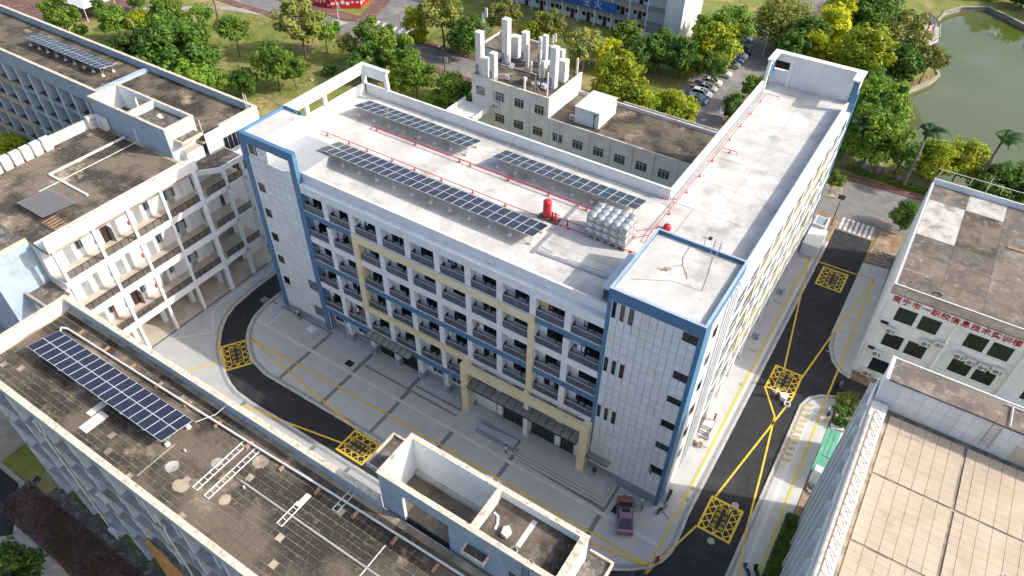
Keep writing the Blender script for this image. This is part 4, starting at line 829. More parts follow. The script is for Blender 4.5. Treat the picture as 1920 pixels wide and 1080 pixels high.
# ================================================================== UPPER LEFT BUILDING
ul = thing('classroom_building', 'long old building with dark open balconies and a tiled roof at upper left', 'building', (-45, 8, 0))
UX0, UX1, UY0, UY1, UZ = -95, -12.9, 2.75, 12.8, 22.25
P2('wall', 'white', ul, (UX0, UX1, UY0 + 2.2, UY1, 0, 20.8)); P2('end_wall', 'white', ul, (UX1 - .02, UX1 + .12, 3.6, UY1, 0, 22.0))
deck = P2('roof_deck', 'mortar', ul, (UX0, UX1, UY0 + .3, UY1 - .3, 20.8, 21.0))
rs = []
for i in range(155):
    for j in range(18):
        x = UX0 + .2 + i * .53; y = UY0 + .35 + j * .52
        if x < UX1 - .6 and y < UY1 - .8: rs.append((x, x + .5, y, y + .49, 20.95, 21.03))
many('roof_tile', deck, rs, 'oldtile', 200)
P2('parapet', 'paleblue', ul, (UX0, -31, UY0, UY0 + .3, 19.6, 22.1), (UX0, UX1, UY1 - .3, UY1, 20.8, 22.1)); P2('parapet', 'white', ul, (UX1 - .25, UX1 + .13, 6.2, UY1, 20.8, 22.1))
P2('coping', 'oldcoping', ul, (UX0, -31, UY0 - .05, UY0 + .4, 22.1, 22.2), (UX0, UX1, UY1 - .4, UY1 + .05, 22.1, 22.2), (UX1 - .32, UX1 + .18, 6.2, UY1 - .4, 22.1, 22.2))
P2('expansion_kerb', 'paleblue', ul, (-37.1, -36.3, UY0 + .4, UY1 - .4, 21.03, 21.5))
UL_L = [4.4, 8.3, 12.2, 16.0]
for z in UL_L: P2('floor_slab', 'paleblue', ul, (UX0, -30.3, UY0, UY0 + 2.2, z - .3, z + .25))
P2('balcony_strip', 'tantile', ul, *[(UX0, -59.5, UY0 - .35, UY0 - .02, z - .2, z + .5) for z in UL_L])
for z in UL_L: P2('corridor_floor', 'darkstain', ul, (UX0, -30.3, UY0 + .12, UY0 + 2.18, z + .25, z + .28))
for i in range(16): P2('pier', 'cool', ul, (-88 + i * 3.75, -87.55 + i * 3.75, UY0 - .06, UY0 + 2.2, 0, 19.6))
for z in [.5] + UL_L:
    for i in range(14): win(ul, (-82.2 + i * 3.75, UY0 + 2.15, z + 1.75), 3.2, 2.7, 0, 4, frame='rail')
for k in range(5):
    for i in range(15): B('balustrade', ul, -87.5 + i * 3.75, -84.3 + i * 3.75, UY0 + .05, UY0 + .11, (UL_L[k - 1] if k else 0) + .25, (UL_L[k - 1] if k else 0) + .55, 'plinth')
for z in (15.2, 19.2): win(ul, (UX1 + .13, 7.6, z), 3.0, 2.2, R(90), 4, frame='alframe')
win(ul, (UX1 + .13, 11, 19.2), 2.2, 2.0, R(90), 3, frame='alframe')
ph = thing('roof_penthouse', 'pale blue open-topped stair penthouse on the upper left roof', 'penthouse', (-22, 1.5, 20))
PX0, PX1, PY0, PY1, PZ = -30.2, -14.2, -.85, 3.7, 24.4
P2('wall', 'paleblue', ph, (PX0, PX1, PY0, PY0 + .25, 0, PZ)); P2('wall', 'white', ph, (PX0, PX0 + .3, PY0 + .25, PY1, 20, PZ), (PX0 + .3, -26.5, PY1 - .25, PY1, 20, PZ), (-23.5, -21.9, PY1 - .25, PY1, 20, PZ), (-26.5, -23.5, PY1 - .25, PY1, 23.6, PZ), (-22, -21.7, PY0 + .25, PY1 - .25, 20, PZ))
P2('low_wall', 'white', ph, (-21.7, PX1, PY1 - .25, PY1, 20, PZ), (PX1 - .25, PX1, PY0 + .25, PY1 - .25, 0, PZ)); P2('roof', 'darkstain', ph, (-21.7, PX1 - .25, PY0 + .25, PY1 - .25, 23.2, 23.5)); P2('floor', 'darkstain', ph, (PX0 + .3, -22, PY0 + .25, PY1 - .25, 20.4, 21.0))
P2('coping', 'oldcoping', ph, (PX0 - .05, PX1 + .05, PY0 - .05, PY0 + .32, PZ, PZ + .08), (PX0 - .05, PX1 + .05, PY1 - .3, PY1 + .05, PZ, PZ + .08), (PX0 - .05, PX0 + .35, PY0 + .32, PY1 - .3, PZ, PZ + .08), (PX1 - .3, PX1 + .05, PY0 + .32, PY1 - .3, PZ, PZ + .08), (-22.05, -21.65, PY0 + .32, PY1 - .3, PZ, PZ + .08))
P2('window_slot', 'coping', ph, (-21.6, -21.1, PY0 - .06, PY0 - .01, 20.3, 22.3))
P2('hood', 'darkstain', ph, (PX1, -12.6, .2, 3.2, 22.4, 22.6)); P2('hood_edge', 'cream', ph, (PX1, -12.5, .05, .2, 22.3, 22.7), (-12.6, -12.45, .2, 3.2, 22.3, 22.7)); P2('balcony_box', 'white', ph, (PX1, -12.9, .4, 3.0, 8, 20.6)); P2('balcony_opening', 'tilebrown', ph, (PX1 + .02, -12.95, .5, 2.9, 20.6, 20.7))
mb = MB().box(-19.8, -19.2, 2.0, 2.5, 23.5, 23.56).box(-19.3, -18.5, 1.7, 2.2, 23.5, 23.6); tag(mb.build('plastic_scrap', 'acwhite'), 'crumpled white plastic scrap on the penthouse roof at upper left', 'scrap')
pvarray('small solar array on the old roof at upper left', -60.3, -40.2, 7.0, 9.6, 21.03, 1.55, 1.2, 18, 9)
for x, y in ((-14.2, 12.1), (-13.6, 12.0)): tag(MB().cyl(x, y, 21.0, 24.0, .06, 8).build('vent_pipe', 'acwhite'), 'white vent pipe standing at the far corner of the upper left roof', 'pipe', 'vent pipes at the roof corner')
tag(MB().cyl(-14.6, 4.6, 21, 23.2, .06, 8).build('vent_pipe', 'acwhite'), 'single white vent pipe beside the penthouse hood on the upper left roof', 'pipe')
# ================================================================== FOREGROUND BUILDING
fg = thing('foreground_building', 'old pale blue building with stained tile roof across the lower left', 'building', (30, -30, 0))
FX0, FX1, FY0, FY1, FD, FT = .45, 60, -35.25, -24.9, 20.6, 22.0
P2('wall', 'paleblue', fg, (FX0 + .3, FX1, FY0 + .6, FY1, 0, FD - .3))
deck = P2('roof_deck', 'mortar', fg, (FX0 + .2, FX1, FY0 + .2, FY1 - .2, FD - .3, FD))
rs = []; rr_ = random.Random(8)
for i in range(112):
    for j in range(19):
        x = FX0 + .7 + i * .6; y = FY0 + .6 + j * .6
        if y + .56 > FY1 - .5 or x > 59 or rr_.random() < .012: continue
        d = rr_.uniform(-.012, .012); rs.append((x, x + .552, y, y + .552, FD - .05, FD + .035))
many('roof_tile', deck, rs, 'oldtile')
P2('parapet', 'paleblue', fg, (FX0, FX1, FY0, FY0 + .35, 20.7, FT), (FX0, 42.2, FY1 - .35, FY1, FD - .3, FT)); P2('parapet', 'white', fg, (FX0, FX0 + .35, FY0 + .35, FY1 - .35, FD - .3, FT))
P2('parapet_coping', 'oldcoping', fg, (FX0 - .06, FX1, FY0 - .06, FY0 + .5, FT, FT + .08), (FX0 - .06, 42.2, FY1 - .5, FY1 + .06, FT, FT + .08), (FX0 - .06, FX0 + .5, FY0 + .5, FY1 - .5, FT, FT + .08))
FL = [4.7, 9.0, 13.2, 16.9]
for z in FL: P2('sun_ledge', 'paleblue', fg, (FX0 + .3, FX1, FY0 - .05, FY0 + .6, z - .15, z + .2)); P2('ledge_top', 'concrete', fg, (FX0 + .3, FX1, FY0 - .05, FY0 + .58, z + .2, z + .23))
P2('side_wall', 'cool', fg, (FX0, FX0 + .3, FY0, FY1, 0, 20.3))
for k, z in enumerate([2, 6.2, 10.6, 14.9]): P2('side_panel', 'cream', fg, (FX0 - .12, FX0 - .01, FY0 + .3, FY0 + 1.5, z, z + 2.2))
for i in range(13): P2('pier', 'cool', fg, (1.5 + i * 4.8, 1.95 + i * 4.8, FY0 + .03, FY0 + .6, 0, 20.7))
for i in range(12):
    P2('mullion_pier', 'cool', fg, (3.5 + i * 4.8 + .9, 3.5 + i * 4.8 + 1.3, FY0 + .3, FY0 + .6, 0, 20.25))
    for z in [.4] + FL: [win(fg, (2.0 + 1.2 + i * 4.8 + dx_, FY0 + .57, z + 2.0), 2.1, 2.1, 0, 3, frame='rail', glass='teal') for dx_ in (0, 2.35)]
for x in (11.5, 28.0):
    MB().tube([(x, FY0 - .25, 21.0), (x, FY0 - .25, 19.4), (x, FY0 - .12, 19.0), (x, FY0 - .25, 18.4), (x, FY0 - .25, .1)], .09, 8).build('downpipe', 'acwhite', fg)
ac((17.3, FY0 - .45, 13.6), 0, 'white air conditioner on the shaded rear facade, upper one', 1.3); ac((12.6, FY0 - .45, 2.6), 0, 'white air conditioner low on the shaded rear facade', 1.3)
aw = thing('orange_canopy', 'orange sloped canopy on the rear facade at the bottom edge', 'canopy', (25, -36.5, 8))
MB().add([(20.5, FY0, 9.6), (31, FY0, 9.6), (31, FY0 - 2.6, 8.2), (20.5, FY0 - .3, 8.2), (20.5, FY0, 9.3), (31, FY0, 9.3), (31, FY0 - 2.6, 7.9), (20.5, FY0 - .3, 7.9)], [(0, 1, 2, 3), (4, 5, 6, 7), (2, 3, 7, 6), (1, 2, 6, 5), (0, 3, 7, 4)]).build('slab', 'orange', aw)
MB().add([(20.6, FY0 - .02, 9.64), (31, FY0 - .02, 9.64), (31, FY0 - .8, 9.2), (20.6, FY0 - .12, 9.2)], [(0, 1, 2, 3)]).build('moss_strip', 'darkstain', aw)
for x in (25, 30.5): MB().cyl(x, FY0 - 1.2, 0, 8.3, .2, 10).build('post', 'coping', aw)
pvarray('blue solar array on the stained foreground roof', 4.0, 23.6, -31.1, -28.0, FD + .035, 1.45, .95, 18, 7)
pz = FD + .3
pp = thing('roof_pipe', 'long white pipe running along the stained foreground roof', 'pipe', (20, -26.8, FD)); MB().tube([(3.1, -27.7, FD + .1), (3.1, -27.5, pz + .1), (3.6, -27.2, pz), (19.6, -26.9, pz), (28.5, -26.7, pz), (39.6, -26.4, pz), (52, -26.2, pz)], .1, 8).build('pipe_run', 'acwhite', pp)
for x in range(5, 50, 4): B('saddle', pp, x - .12, x + .12, -27.2, -26.4, FD + .03, FD + .22, 'rust')
pp = thing('thin_roof_pipe', 'thin white pipe crossing the foreground roof towards the parapet', 'pipe', (24, -27, FD)); MB().tube([(23.5, -27.9, FD + .5), (24.4, -26.4, FD + .6), (24.9, -25.3, FD + 1.2)], .04, 6).build('pipe_run', 'acwhite', pp)
def blockframe(x, y0, n, label, s=.56):
    t = thing('block_row', label, 'roof frame', (x, y0, FD), 'rows of white frames on the roof')
    for i in range(n):
        mb = MB(); y = y0 + i * s; z0, z1 = FD + .03, FD + .12
        mb.box(x - .3, x + .3, y, y + .06, z0, z1).box(x - .3, x - .23, y + .06, y + s, z0, z1).box(x + .23, x + .3, y + .06, y + s, z0, z1)
        if i == n - 1: mb.box(x - .3, x + .3, y + s, y + s + .06, z0, z1)
        mb.build('frame_cell', 'coping', t)
blockframe(28.5, -32.2, 10, 'row of white square frames on the stained roof, nearer the solar array'); blockframe(29.9, -32.2, 10, 'row of white square frames on the stained roof, second from the solar array')
blockframe(36.6, -30.7, 4, 'short row of white frames ending in a white slab on the roof'); blockframe(39.4, -27.4, 4, 'short row of white frames by the open penthouse')
for x, y, sx, sy, lab in ((36.65, -28.1, .5, 1.3, 'long white concrete slab at the end of the short frame row'), (15.7, -32.6, 1.1, 2.2, 'large pale slab on the foreground roof below the solar array'), (14.6, -31.5, .7, 1.8, 'narrow pale slab on the foreground roof beside the larger slab')):
    o = MB().box(x - sx / 2, x + sx / 2, y - sy / 2, y + sy / 2, FD + .03, FD + .1).build('concrete_slab', 'coping'); tag(o, lab, 'slab')
def splash(name, x, y, r, mat, lab, seed, sx=1., z=None, host='stain', n=22):
    q = random.Random(seed); mb = MB(); pts = [(x + r * sx * q.uniform(.85, 1.05) * math.cos(2 * math.pi * i / n), y + r * q.uniform(.85, 1.05) * math.sin(2 * math.pi * i / n)) for i in range(n)]
    return mb.prism(pts, (z or FD) + .02, (z or FD) + .045)
for k, (x, y, r, sx) in enumerate(((31.3, -31.5, .5, 1.), (31.0, -27.4, .7, 1.), (27.3, -32.6, .6, 1.3))):
    splash('p', x, y, r, 'mortar', '', k, sx, n=40).build('mortar_patch', 'mortar', deck)
for k, (x, y, r) in enumerate(((25.2, -31.8, .6), (28.0, -29.8 + .3, .5))): splash('p', x, y, r, '', '', 40 + k).build('white_patch', 'palegrime', deck)
for x, y in ((24.9, -30.2), (31.8, -29.9), (44.8, -30.8)): tag(MB().cyl(x, y, FD, FD + .3, .09, 8).build('roof_vent', 'acwhite'), 'small white vent stub on the stained foreground roof', 'vent', 'vent stubs on the foreground roof')
MB().box(31.0, 60, -29.65, -29.5, FD, FD + .06).build('roof_joint', 'concrete', deck); MB().box(23.5, 23.6, -34, -30.2, FD, FD + .06).build('roof_joint', 'concrete', deck); MB().box(44.6, 44.7, -30.6, -27.4, FD, FD + .05).build('roof_joint', 'coping', deck)
# penthouse
fp = thing('foreground_penthouse', 'roofless pale blue stair penthouse with white inner walls on the foreground roof', 'penthouse', (50, -22.7, FD))
QX0, QX1, QY0, QY1, QT, QM = 42.3, 58.3, -24.85, -20.65, 25.3, 50.95
P2('wall', 'paleblue', fp, (QX0, 44.5, QY0, QY0 + .28, FD - .3, QT), (44.5, 48.9, QY0, QY0 + .28, 23.9, QT), (48.9, QX1, QY0, QY0 + .28, FD - .3, QT)); P2('inner_wall', 'purewhite', fp, (QX0, QX0 + .28, QY0 + .28, QY1, 0, QT), (QX0 + .28, QX1, QY1 - .28, QY1, 0, QT), (QM - .14, QM + .14, QY0 + .28, QY1 - .28, FD, QT), (QX1 - .28, QX1, QY0 + .28, QY1 - .28, 0, QT))
P2('reveal', 'acwhite', fp, (44.5, 44.54, QY0 - .02, QY0 + .27, FD, 23.88))
P2('inner_floor', 'oldroof', fp, (QX0 + .28, QM - .14, QY0 + .28, QY1 - .28, FD - .3, FD + .05)); P2('upper_roof', 'oldroof', fp, (QM + .14, QX1 - .28, QY0 + .28, QY1 - .28, 23.9, 24.35)); P2('stain_strip', 'acwhite', fp, (54.0, 54.4, -23.6, -21.2, 24.35, 24.37))
P2('rubble_kerb', 'palegrime', fp, (QX0 + .28, QM - .14, QY1 - .62, QY1 - .28, FD + .05, FD + .45))
P2('coping', 'oldcoping', fp, (QX0 - .08, QX1 + .08, QY0 - .08, QY0 + .36, QT, QT + .1), (QX0 - .08, QX1 + .08, QY1 - .36, QY1 + .08, QT, QT + .1), (QX0 - .08, QX0 + .36, QY0 + .36, QY1 - .36, QT, QT + .1), (QX1 - .5, QX1 + .08, QY0 + .36, QY1 - .36, QT, QT + .1), (QM - .22, QM + .22, QY0 + .36, QY1 - .36, QT, QT + .1))
P2('lower_canopy', 'darkstain', fp, (39.2, QX0 - .01, -23.0, -19.7, 21.4, 21.6)); P2('lower_canopy_edge', 'oldcoping', fp, (39.05, 39.2, -23.15, -19.55, 21.3, 21.85), (39.2, QX0 - .01, -19.7, -19.55, 21.3, 21.85), (39.2, QX0 - .01, -23.15, -23.0, 21.3, 21.85))
P2('right_canopy', 'darkstain', fp, (QX1, 60.1, -23.2, -20.0, 21.9, 22.1)); P2('right_canopy_edge', 'oldcoping', fp, (60.1, 60.25, -23.3, -19.85, 21.8, 22.35), (QX1, 60.1, -20.0, -19.85, 21.8, 22.35))
P2('door_hood', 'darkstain', fp, (50.7, 52.5, -25.6, QY0, 23.0, 23.15)); P2('hood_edge', 'oldcoping', fp, (50.6, 52.6, -25.7, -25.6, 22.95, 23.4), (50.6, 50.7, -25.6, QY0, 22.95, 23.4), (52.5, 52.6, -25.6, QY0, 22.95, 23.4))
win(fp, (54.6, QY0 - .01, 22.4), .8, 1.4, 0, 1, frame='alframe', glass='glassblue')
ld = thing('wall_ladder', 'dark rung ladder on the blue wall of the foreground penthouse', 'ladder', (55.8, -25, FD))
MB().tube([(55.5, -25.05, FD), (55.5, -25.05, QT)], .03).tube([(56.0, -25.05, FD), (56.0, -25.05, QT)], .03).build('stile', 'rail', ld)
for k in range(13): MB().tube([(55.5, -25.05, FD + .3 + k * .35), (56.0, -25.05, FD + .3 + k * .35)], .02, 4).build('rung', 'rail', ld)
def ring(label, x, y, r=.3):
    mb = MB()
    for k in range(3): mb.tube([(x + (r - k * .03) * math.cos(a * math.pi / 9), y + (r - k * .03) * math.sin(a * math.pi / 9), 24.37 + k * .025) for a in range(19)], .025, 5)
    tag(mb.build('cable_coil', 'concrete'), label, 'cable coil')
ring('coiled cable on the upper penthouse roof, nearer the white stripe', 54.1, -24.0); ring('coiled cable on the upper penthouse roof by the ladder top', 55.6, -24.2)
mb = MB(); mb.prism([(52.7, -23.5), (53.2, -23.6), (53.3, -23.0), (52.9, -22.7), (52.6, -23.0)], 24.36, 24.7); tag(mb.build('white_tub', 'acwhite'), 'broken white tub lying on the upper penthouse roof', 'tub')
mb = MB().tube([(51.3, -22.3, 24.37), (51.7, -22.4, 24.37), (52.0, -22.9, 24.37), (52.1, -23.4, 24.37)], .1, 6); tag(mb.build('white_hose', 'acwhite'), 'curved white spill of plaster on the upper penthouse roof', 'hose')
# ================================================================== RIGHT BUILDING WITH RED LETTERS
rb = thing('training_building', 'white building with red lettering and grimy patched roof at the right edge', 'building', (85, 45, 0))
TX0, TX1, TY0, TY1, TZ = 71.55, 112, 33.0, 61.2, 14.1
P2('wall', 'white', rb, (TX0, TX1, TY0, TY1, 0, 13.6)); deck = P2('roof_deck', 'joint', rb, (TX0 + .2, TX1, TY0 + 1.4, TY1 - .2, 13.6, 13.8))
xs = [71.9, 76.6, 81.4, 86.2, 91, 96, 101, 106, 111.8]; ys = [34.5, 38.6, 42.9, 47.3, 52.2, 56.6, 60.9]; q = random.Random(4)
for i, (a, b) in enumerate(zip(xs, xs[1:])):
    for j, (c, d) in enumerate(zip(ys, ys[1:])): B('roof_bay', deck, a + .02, b - .02, c + .02, d - .02, 13.78, 13.84, 'palegrime' if (i, j) in ((0, 3), (0, 4), (1, 5)) else ('oldroof' if (i, j) in ((1, 4), (1, 3), (3, 2)) else 'greyroof'))
P2('parapet', 'cool', rb, (TX0, TX0 + .2, TY0, TY1, 13.6, 14.2), (TX0, TX1, TY1 - .2, TY1, 13.6, 14.7)); P2('eaves_slab', 'greyroof', rb, (TX0, TX1, TY0 - .35, TY0 + 1.35, 14.3, 14.45)); P2('eaves_face', 'white', rb, (TX0, TX1, TY0 - .35, TY0 - .02, 13.0, 14.3)); P2('eaves_rail', 'coping', rb, (TX0, TX1, TY0 + 1.35, TY0 + 1.5, 13.8, 14.55))
P2('side_wall', 'cool', rb, (TX0 - .08, TX0, TY0 - .3, TY1, 0, 14.15))
xx = 72.5
for i, me in enumerate(SIGNM):
    o = W('letter', me, rb, (xx + i * 1.08, TY0 - .41, 13.7)); o.rotation_euler = (R(90), 0, 0)
for r_, zc in enumerate((11.45, 7.1, 2.4)):
    for i, xc in enumerate((74.2, 76.9, 82.0, 84.65, 90, 92.6, 98, 100.6)):
        win(rb, (xc, TY0 - .03, zc), 2.15, 2.1, 0, 4, frame='rail', glass='teal', transom=.6)
P2('pier', 'white', rb, *[(x - .18, x + .18, TY0 - .5, TY0 - .01, 0, 13.0) for x in (79.4, 86.9, 95.3)]); P2('sill_band', 'white', rb, (TX0, TX1, TY0 - .12, TY0 - .01, 9.9, 10.15), (TX0, TX1, TY0 - .12, TY0 - .01, 5.5, 5.75))
for lab, x, z, s in (('air conditioner under the first upper window of the lettered building', 73.4, 8.5, 1.4), ('air conditioner between the first window pairs of the lettered building', 77.5, 8.6, 1.4), ('air conditioner just right of the white pier on the lettered building', 81.2, 8.6, 1.4), ('air conditioner with dark blue fan beside the pier, left of its twin', 82.6, 8.4, 1.3), ('air conditioner with dark blue fan, right of its twin on the lettered building', 83.9, 8.3, 1.3), ('air conditioner at the right of the fan pair on the lettered building', 85.4, 8.5, 1.4), ('air conditioner low on the wall by the soil strip of the lettered building', 73.2, 4.2, 1.4), ('air conditioner at the base of the lettered building corner', 73.3, .4, 1.5), ('grey air conditioner beside the pier under the red letters', 78.8, 9.2, 1.2)):
    ac((x, TY0 - .42, z), 0, lab, s)
B('bracket_shelf', rb, 72.0, 72.9, TY0 - .5, TY0 - .02, 9.6, 9.7, 'rail'); B('bracket_shelf', rb, 72.0, 72.8, TY0 - .5, TY0 - .02, 5.0, 5.1, 'rail'); B('canopy_slab', rb, 87.6, 100, TY0 - 2.4, TY0 - .02, 4.5, 4.7, 'cool')
gr = thing('roof_guardrail', 'thin white guardrail along the far edge of the lettered building roof', 'railing', (90, 61, 13.3))
for x in range(72, 112, 4): MB().cyl(x, 61.9, 14.7, 15.9, .03, 6).build('post', 'acwhite', gr)
MB().box(TX0, TX1, 61.87, 61.93, 15.85, 15.92).build('top_rail', 'acwhite', gr)
MB().box(TX0 + .02, TX0 + .08, TY0 + 2, 61.9, 14.2, 14.26).build('side_rail', 'acwhite', gr)
tag(MB().box(82.5, 87.8, 50.6, 50.8, 13.84, 14.0).box(82.3, 86.6, 50.9, 51.1, 13.84, 13.95).build('timber_plank', 'rust'), 'long timber planks lying on the patched roof at right', 'plank')
mb = MB(); mb.tube([(76.4 + .5 * math.cos(a * .35), 36 + .3 * math.sin(a * .35), 13.87 + a * .004) for a in range(30)], .03, 5); tag(mb.build('black_hose', 'black'), 'coiled black hose on the patched roof near the red letters', 'hose')
for x in (78.2, 92): tag(MB().cyl(x, 61.1, 14.7, 17.3, .04, 6).build('lightning_rod', 'acwhite'), 'thin white lightning rod on the far roof edge at right', 'rod', 'lightning rods on the lettered building')
# ================================================================== BOTTOM RIGHT BUILDING
br = thing('terrace_building', 'grey finned building with tan tiled roof terrace at the lower right', 'building', (85, -10, 0))
BX, BYB, BYF, BTZ, BHZ = 73.6, 9.3, 6.3, 22.0, 25.5
P2('wall', 'cool', br, (BX, 112, -60, BYB, 0, 21.8)); P2('upper_wall', 'panel', br, (72.75, 112, BYF, BYB, 21.8, 25.2)); P2('upper_roof', 'greyroof', br, (73.0, 112, BYF + .1, BYB - .1, 25.2, 25.4)); P2('upper_edge', 'cool', br, (72.7, 73.0, BYF - .05, BYB + .05, 24.6, 25.5), (73.0, 112, BYB - .1, BYB + .05, 24.8, 25.45))
rs = []
for i in range(13):
    for j in range(3):
        a = 74.2 + i * .95
        if not (a + .9 > 83.2 and a < 85.6 and j < 2): rs.append((a + .015, a + .935, BYF - .05, BYF, 22.1 + j * 1.0, 23.08 + j * 1.0))
many('wall_panel', br, rs, 'panel'); P2('doorway', 'tilebrown', br, (83.5, 85.5, BYF - .03, BYF + .02, 22.1, 23.9))
deck = P2('terrace_deck', 'tanjoint', br, (BX, 112, -60, BYF, 21.8, 21.98)); rs = []
lines = {75.0 + 6.3 * k for k in range(6)}
for i in range(37):
    for j in range(62):
        x = 74.4 + i * 1.0; y = BYF - .6 - j * .78
        if (i % 7) == 6 or (j % 9) == 8: rs.append((x + .02 + (.25 if i % 7 == 6 else 0), x + .98, y - .76 + (.2 if j % 9 == 8 else 0), y, 21.95, 22.06)); continue
        rs.append((x + .015, x + .985, y - .765, y, 21.95, 22.06))
many('terrace_tile', deck, rs, 'tantile')
P2('gutter', 'darkstain', br, (74.2, 112, BYF - .55, BYF - .06, 21.98, 22.0))
P2('parapet', 'coping', br, (72.65, 73.95, -60, BYF - .3, 21.8, 22.75)); P2('drying_deck', 'concrete', br, (87.6, 95, -60, 2, 22.08, 22.14))
rs = []
for j in range(110): rs.append((87.6, 95, 2 - j * .2, 2.12 - j * .2, 22.14, 22.18))
many('deck_slat', br, rs, 'tilebrown', 120)
BF = [3.8, 7.4, 11.0, 14.6, 18.2]
for z in BF: P2('floor_band', 'cool', br, (72.9, BX, -60, BYB, z - .3, z + .5))
for i in range(15): P2('fin', 'cool', br, (72.1, BX, 8.9 - i * 2.9 - .12, 8.9 - i * 2.9 + .12, 0, 21.7))
for z in [.3] + BF:
    for i in range(14): win(br, (BX - .03, 7.4 - i * 2.9, z + 1.9), 2.2, 1.7, R(-90), 2, frame='alframe', glass='glassblue')
for z in (20.4,): P2('tile_band', 'coping', br, (72.5, 72.64, -60, BYB, z, 22.3))
sf = thing('sign_frame', 'rusty triangulated sign frame standing along the white parapet at lower right', 'sign frame', (73.2, -5, 22.75))
MB().box(72.95, 73.03, -30, 4.2, 23.3, 23.38).box(72.95, 73.03, -30, 4.2, 22.95, 23.02).build('rail', 'rust', sf)
for i in range(32):
    y = 4.1 - i * 1.06; MB().tube([(73.0, y, 22.75), (73.0, y, 23.6), (73.75, y, 22.77)], .03, 4).tube([(73.0, y, 23.5), (73.7, y - .5, 22.77)], .022, 4).build('bracket', 'rail', sf)
ld = thing('terrace_ladder', 'rusty ladder fixed on the white terrace wall at right', 'ladder', (81.5, 6.2, 22))
MB().tube([(81.2, 6.15, 22.6), (81.2, 6.15, 26.6)], .03).tube([(81.9, 6.15, 22.6), (81.9, 6.15, 26.6)], .03).build('stile', 'rust', ld)
for k in range(10): MB().tube([(81.2, 6.15, 22.8 + k * .35), (81.9, 6.15, 22.8 + k * .35)], .02, 4).build('rung', 'rust', ld)
tp = thing('roof_standpipe', 'white T-shaped pipe lying on the dark upper roof at right', 'pipe', (82.6, 8, 25.4)); MB().tube([(82.3, BYF + .2, 25.55), (82.3, 8.8, 25.55)], .06).tube([(81.8, 8.8, 25.55), (83.9, 8.8, 25.55)], .06).build('pipe_run', 'acwhite', tp)
tag(MB().tube([(88, -6.5, 22.5), (85.3, -5.2, 22.4), (84.5, -5.0, 22.2)], .05, 6).build('hose_pole', 'galv'), 'grey pole resting on the tan terrace near the bottom right corner', 'pole')
# green shed, hedge strip, soil clutter by the finned building
gs = thing('green_shed', 'green and white corrugated shed roof beside the side pavement', 'shed', (72.0, 15.8, 0))
MB().box(71.6, 74.2, 12.4, 18.8, 0, 2.6).build('wall', 'cool', gs)
for i in range(6): MB().box(71.3 + i * .5, 71.78 + i * .5, 14.6, 19.0, 2.95 - abs(i - 2.5) * .04, 3.02 - abs(i - 2.5) * .04).build('roof_sheet', 'sheet' if i == 3 else 'greenroof', gs)
MB().add([(71.3, 14.58, 2.9), (74.3, 14.58, 2.9), (74.3, 12.4, 2.4), (71.3, 12.4, 2.4)], [(0, 1, 2, 3)]).build('front_roof', 'greenroof', gs)
for i in range(4): tag(W('panel_stack', bmesh_box(1.5, .8, .12, 'sheet'), None, (72.4, 22.0 + i * 1.05, .3 + .05 * i), .35), ['pale board leaning by the shrubs, nearest the green shed', 'pale board by the shrubs, second from the green shed', 'pale board by the shrubs, third from the green shed', 'pale board by the shrubs, farthest from the green shed'][i], 'board', 'pale boards by the shrubs')
q = random.Random(2); mb = MB()
for i in range(60):
    x, y, s = q.uniform(71.6, 74), q.uniform(11.0, 12.3), q.uniform(.08, .3); mb.box(x, x + s, y, y + s * .7, 0, s * .8)
for i in range(60):
    x, y, s = q.uniform(67.9, 71.2), q.uniform(57.5, 61), q.uniform(.08, .35); mb.box(x, x + s, y, y + s * .7, -.05, s * .7)
tag(mb.build('rubble', 'concrete'), 'scattered pale rubble on the soil beside the lane', 'rubble', kind='stuff')
# ================================================================== ANTENNA BUILDING
ab = thing('antenna_building', 'grimy white tiled block carrying the antennas behind the new roof', 'building', (5, 58, 0))
AX0, AX1, AY0, AY1, AZ = -2.9, 13.0, 51.0, 62.5, 14.2
M('grimetile', (.66, .65, .63), (.60, .59, .57), .6, rough=.7, streak=(.40, .39, .37), c3=(.56, .55, .53), s3=.4)
P2('wall', 'grimetile', ab, (AX0, AX1, AY0, AY1, 0, 13.6)); P2('rear_wall', 'grimetile', ab, (AX0 - 6, 5.9, AY1, 69, 0, 13.4))
P2('roof_deck', 'oldroof', ab, (AX0 + .25, AX1 - .25, AY0 + .25, AY1, 13.6, 13.75), (AX0 - 5.8, 5.7, AY1, 68.8, 13.4, 13.7)); P2('parapet', 'grimetile', ab, (AX0, AX1, AY0, AY0 + .25, 13.6, 14.1), (AX1 - .25, AX1, AY0 + .25, AY1, 13.6, 14.1), (AX0, AX0 + .25, AY0 + .25, AY1, 13.6, 14.1), (-8.9, 5.9, 68.75, 69, 13.4, 14.2), (5.65, 5.9, AY1, 68.75, 13.4, 14.2), (-8.9, -8.65, AY1, 68.75, 13.4, 14.0))
P2('coping', 'oldcoping', ab, (AX0 - .08, AX1 + .08, AY0 - .08, AY0 + .3, 14.1, 14.2), (AX1 - .3, AX1 + .08, AY0 + .3, AY1, 14.1, 14.2), (AX0 - .08, AX0 + .3, AY0 + .3, AY1, 14.1, 14.2))
EX1, EZ = 47, 10.45
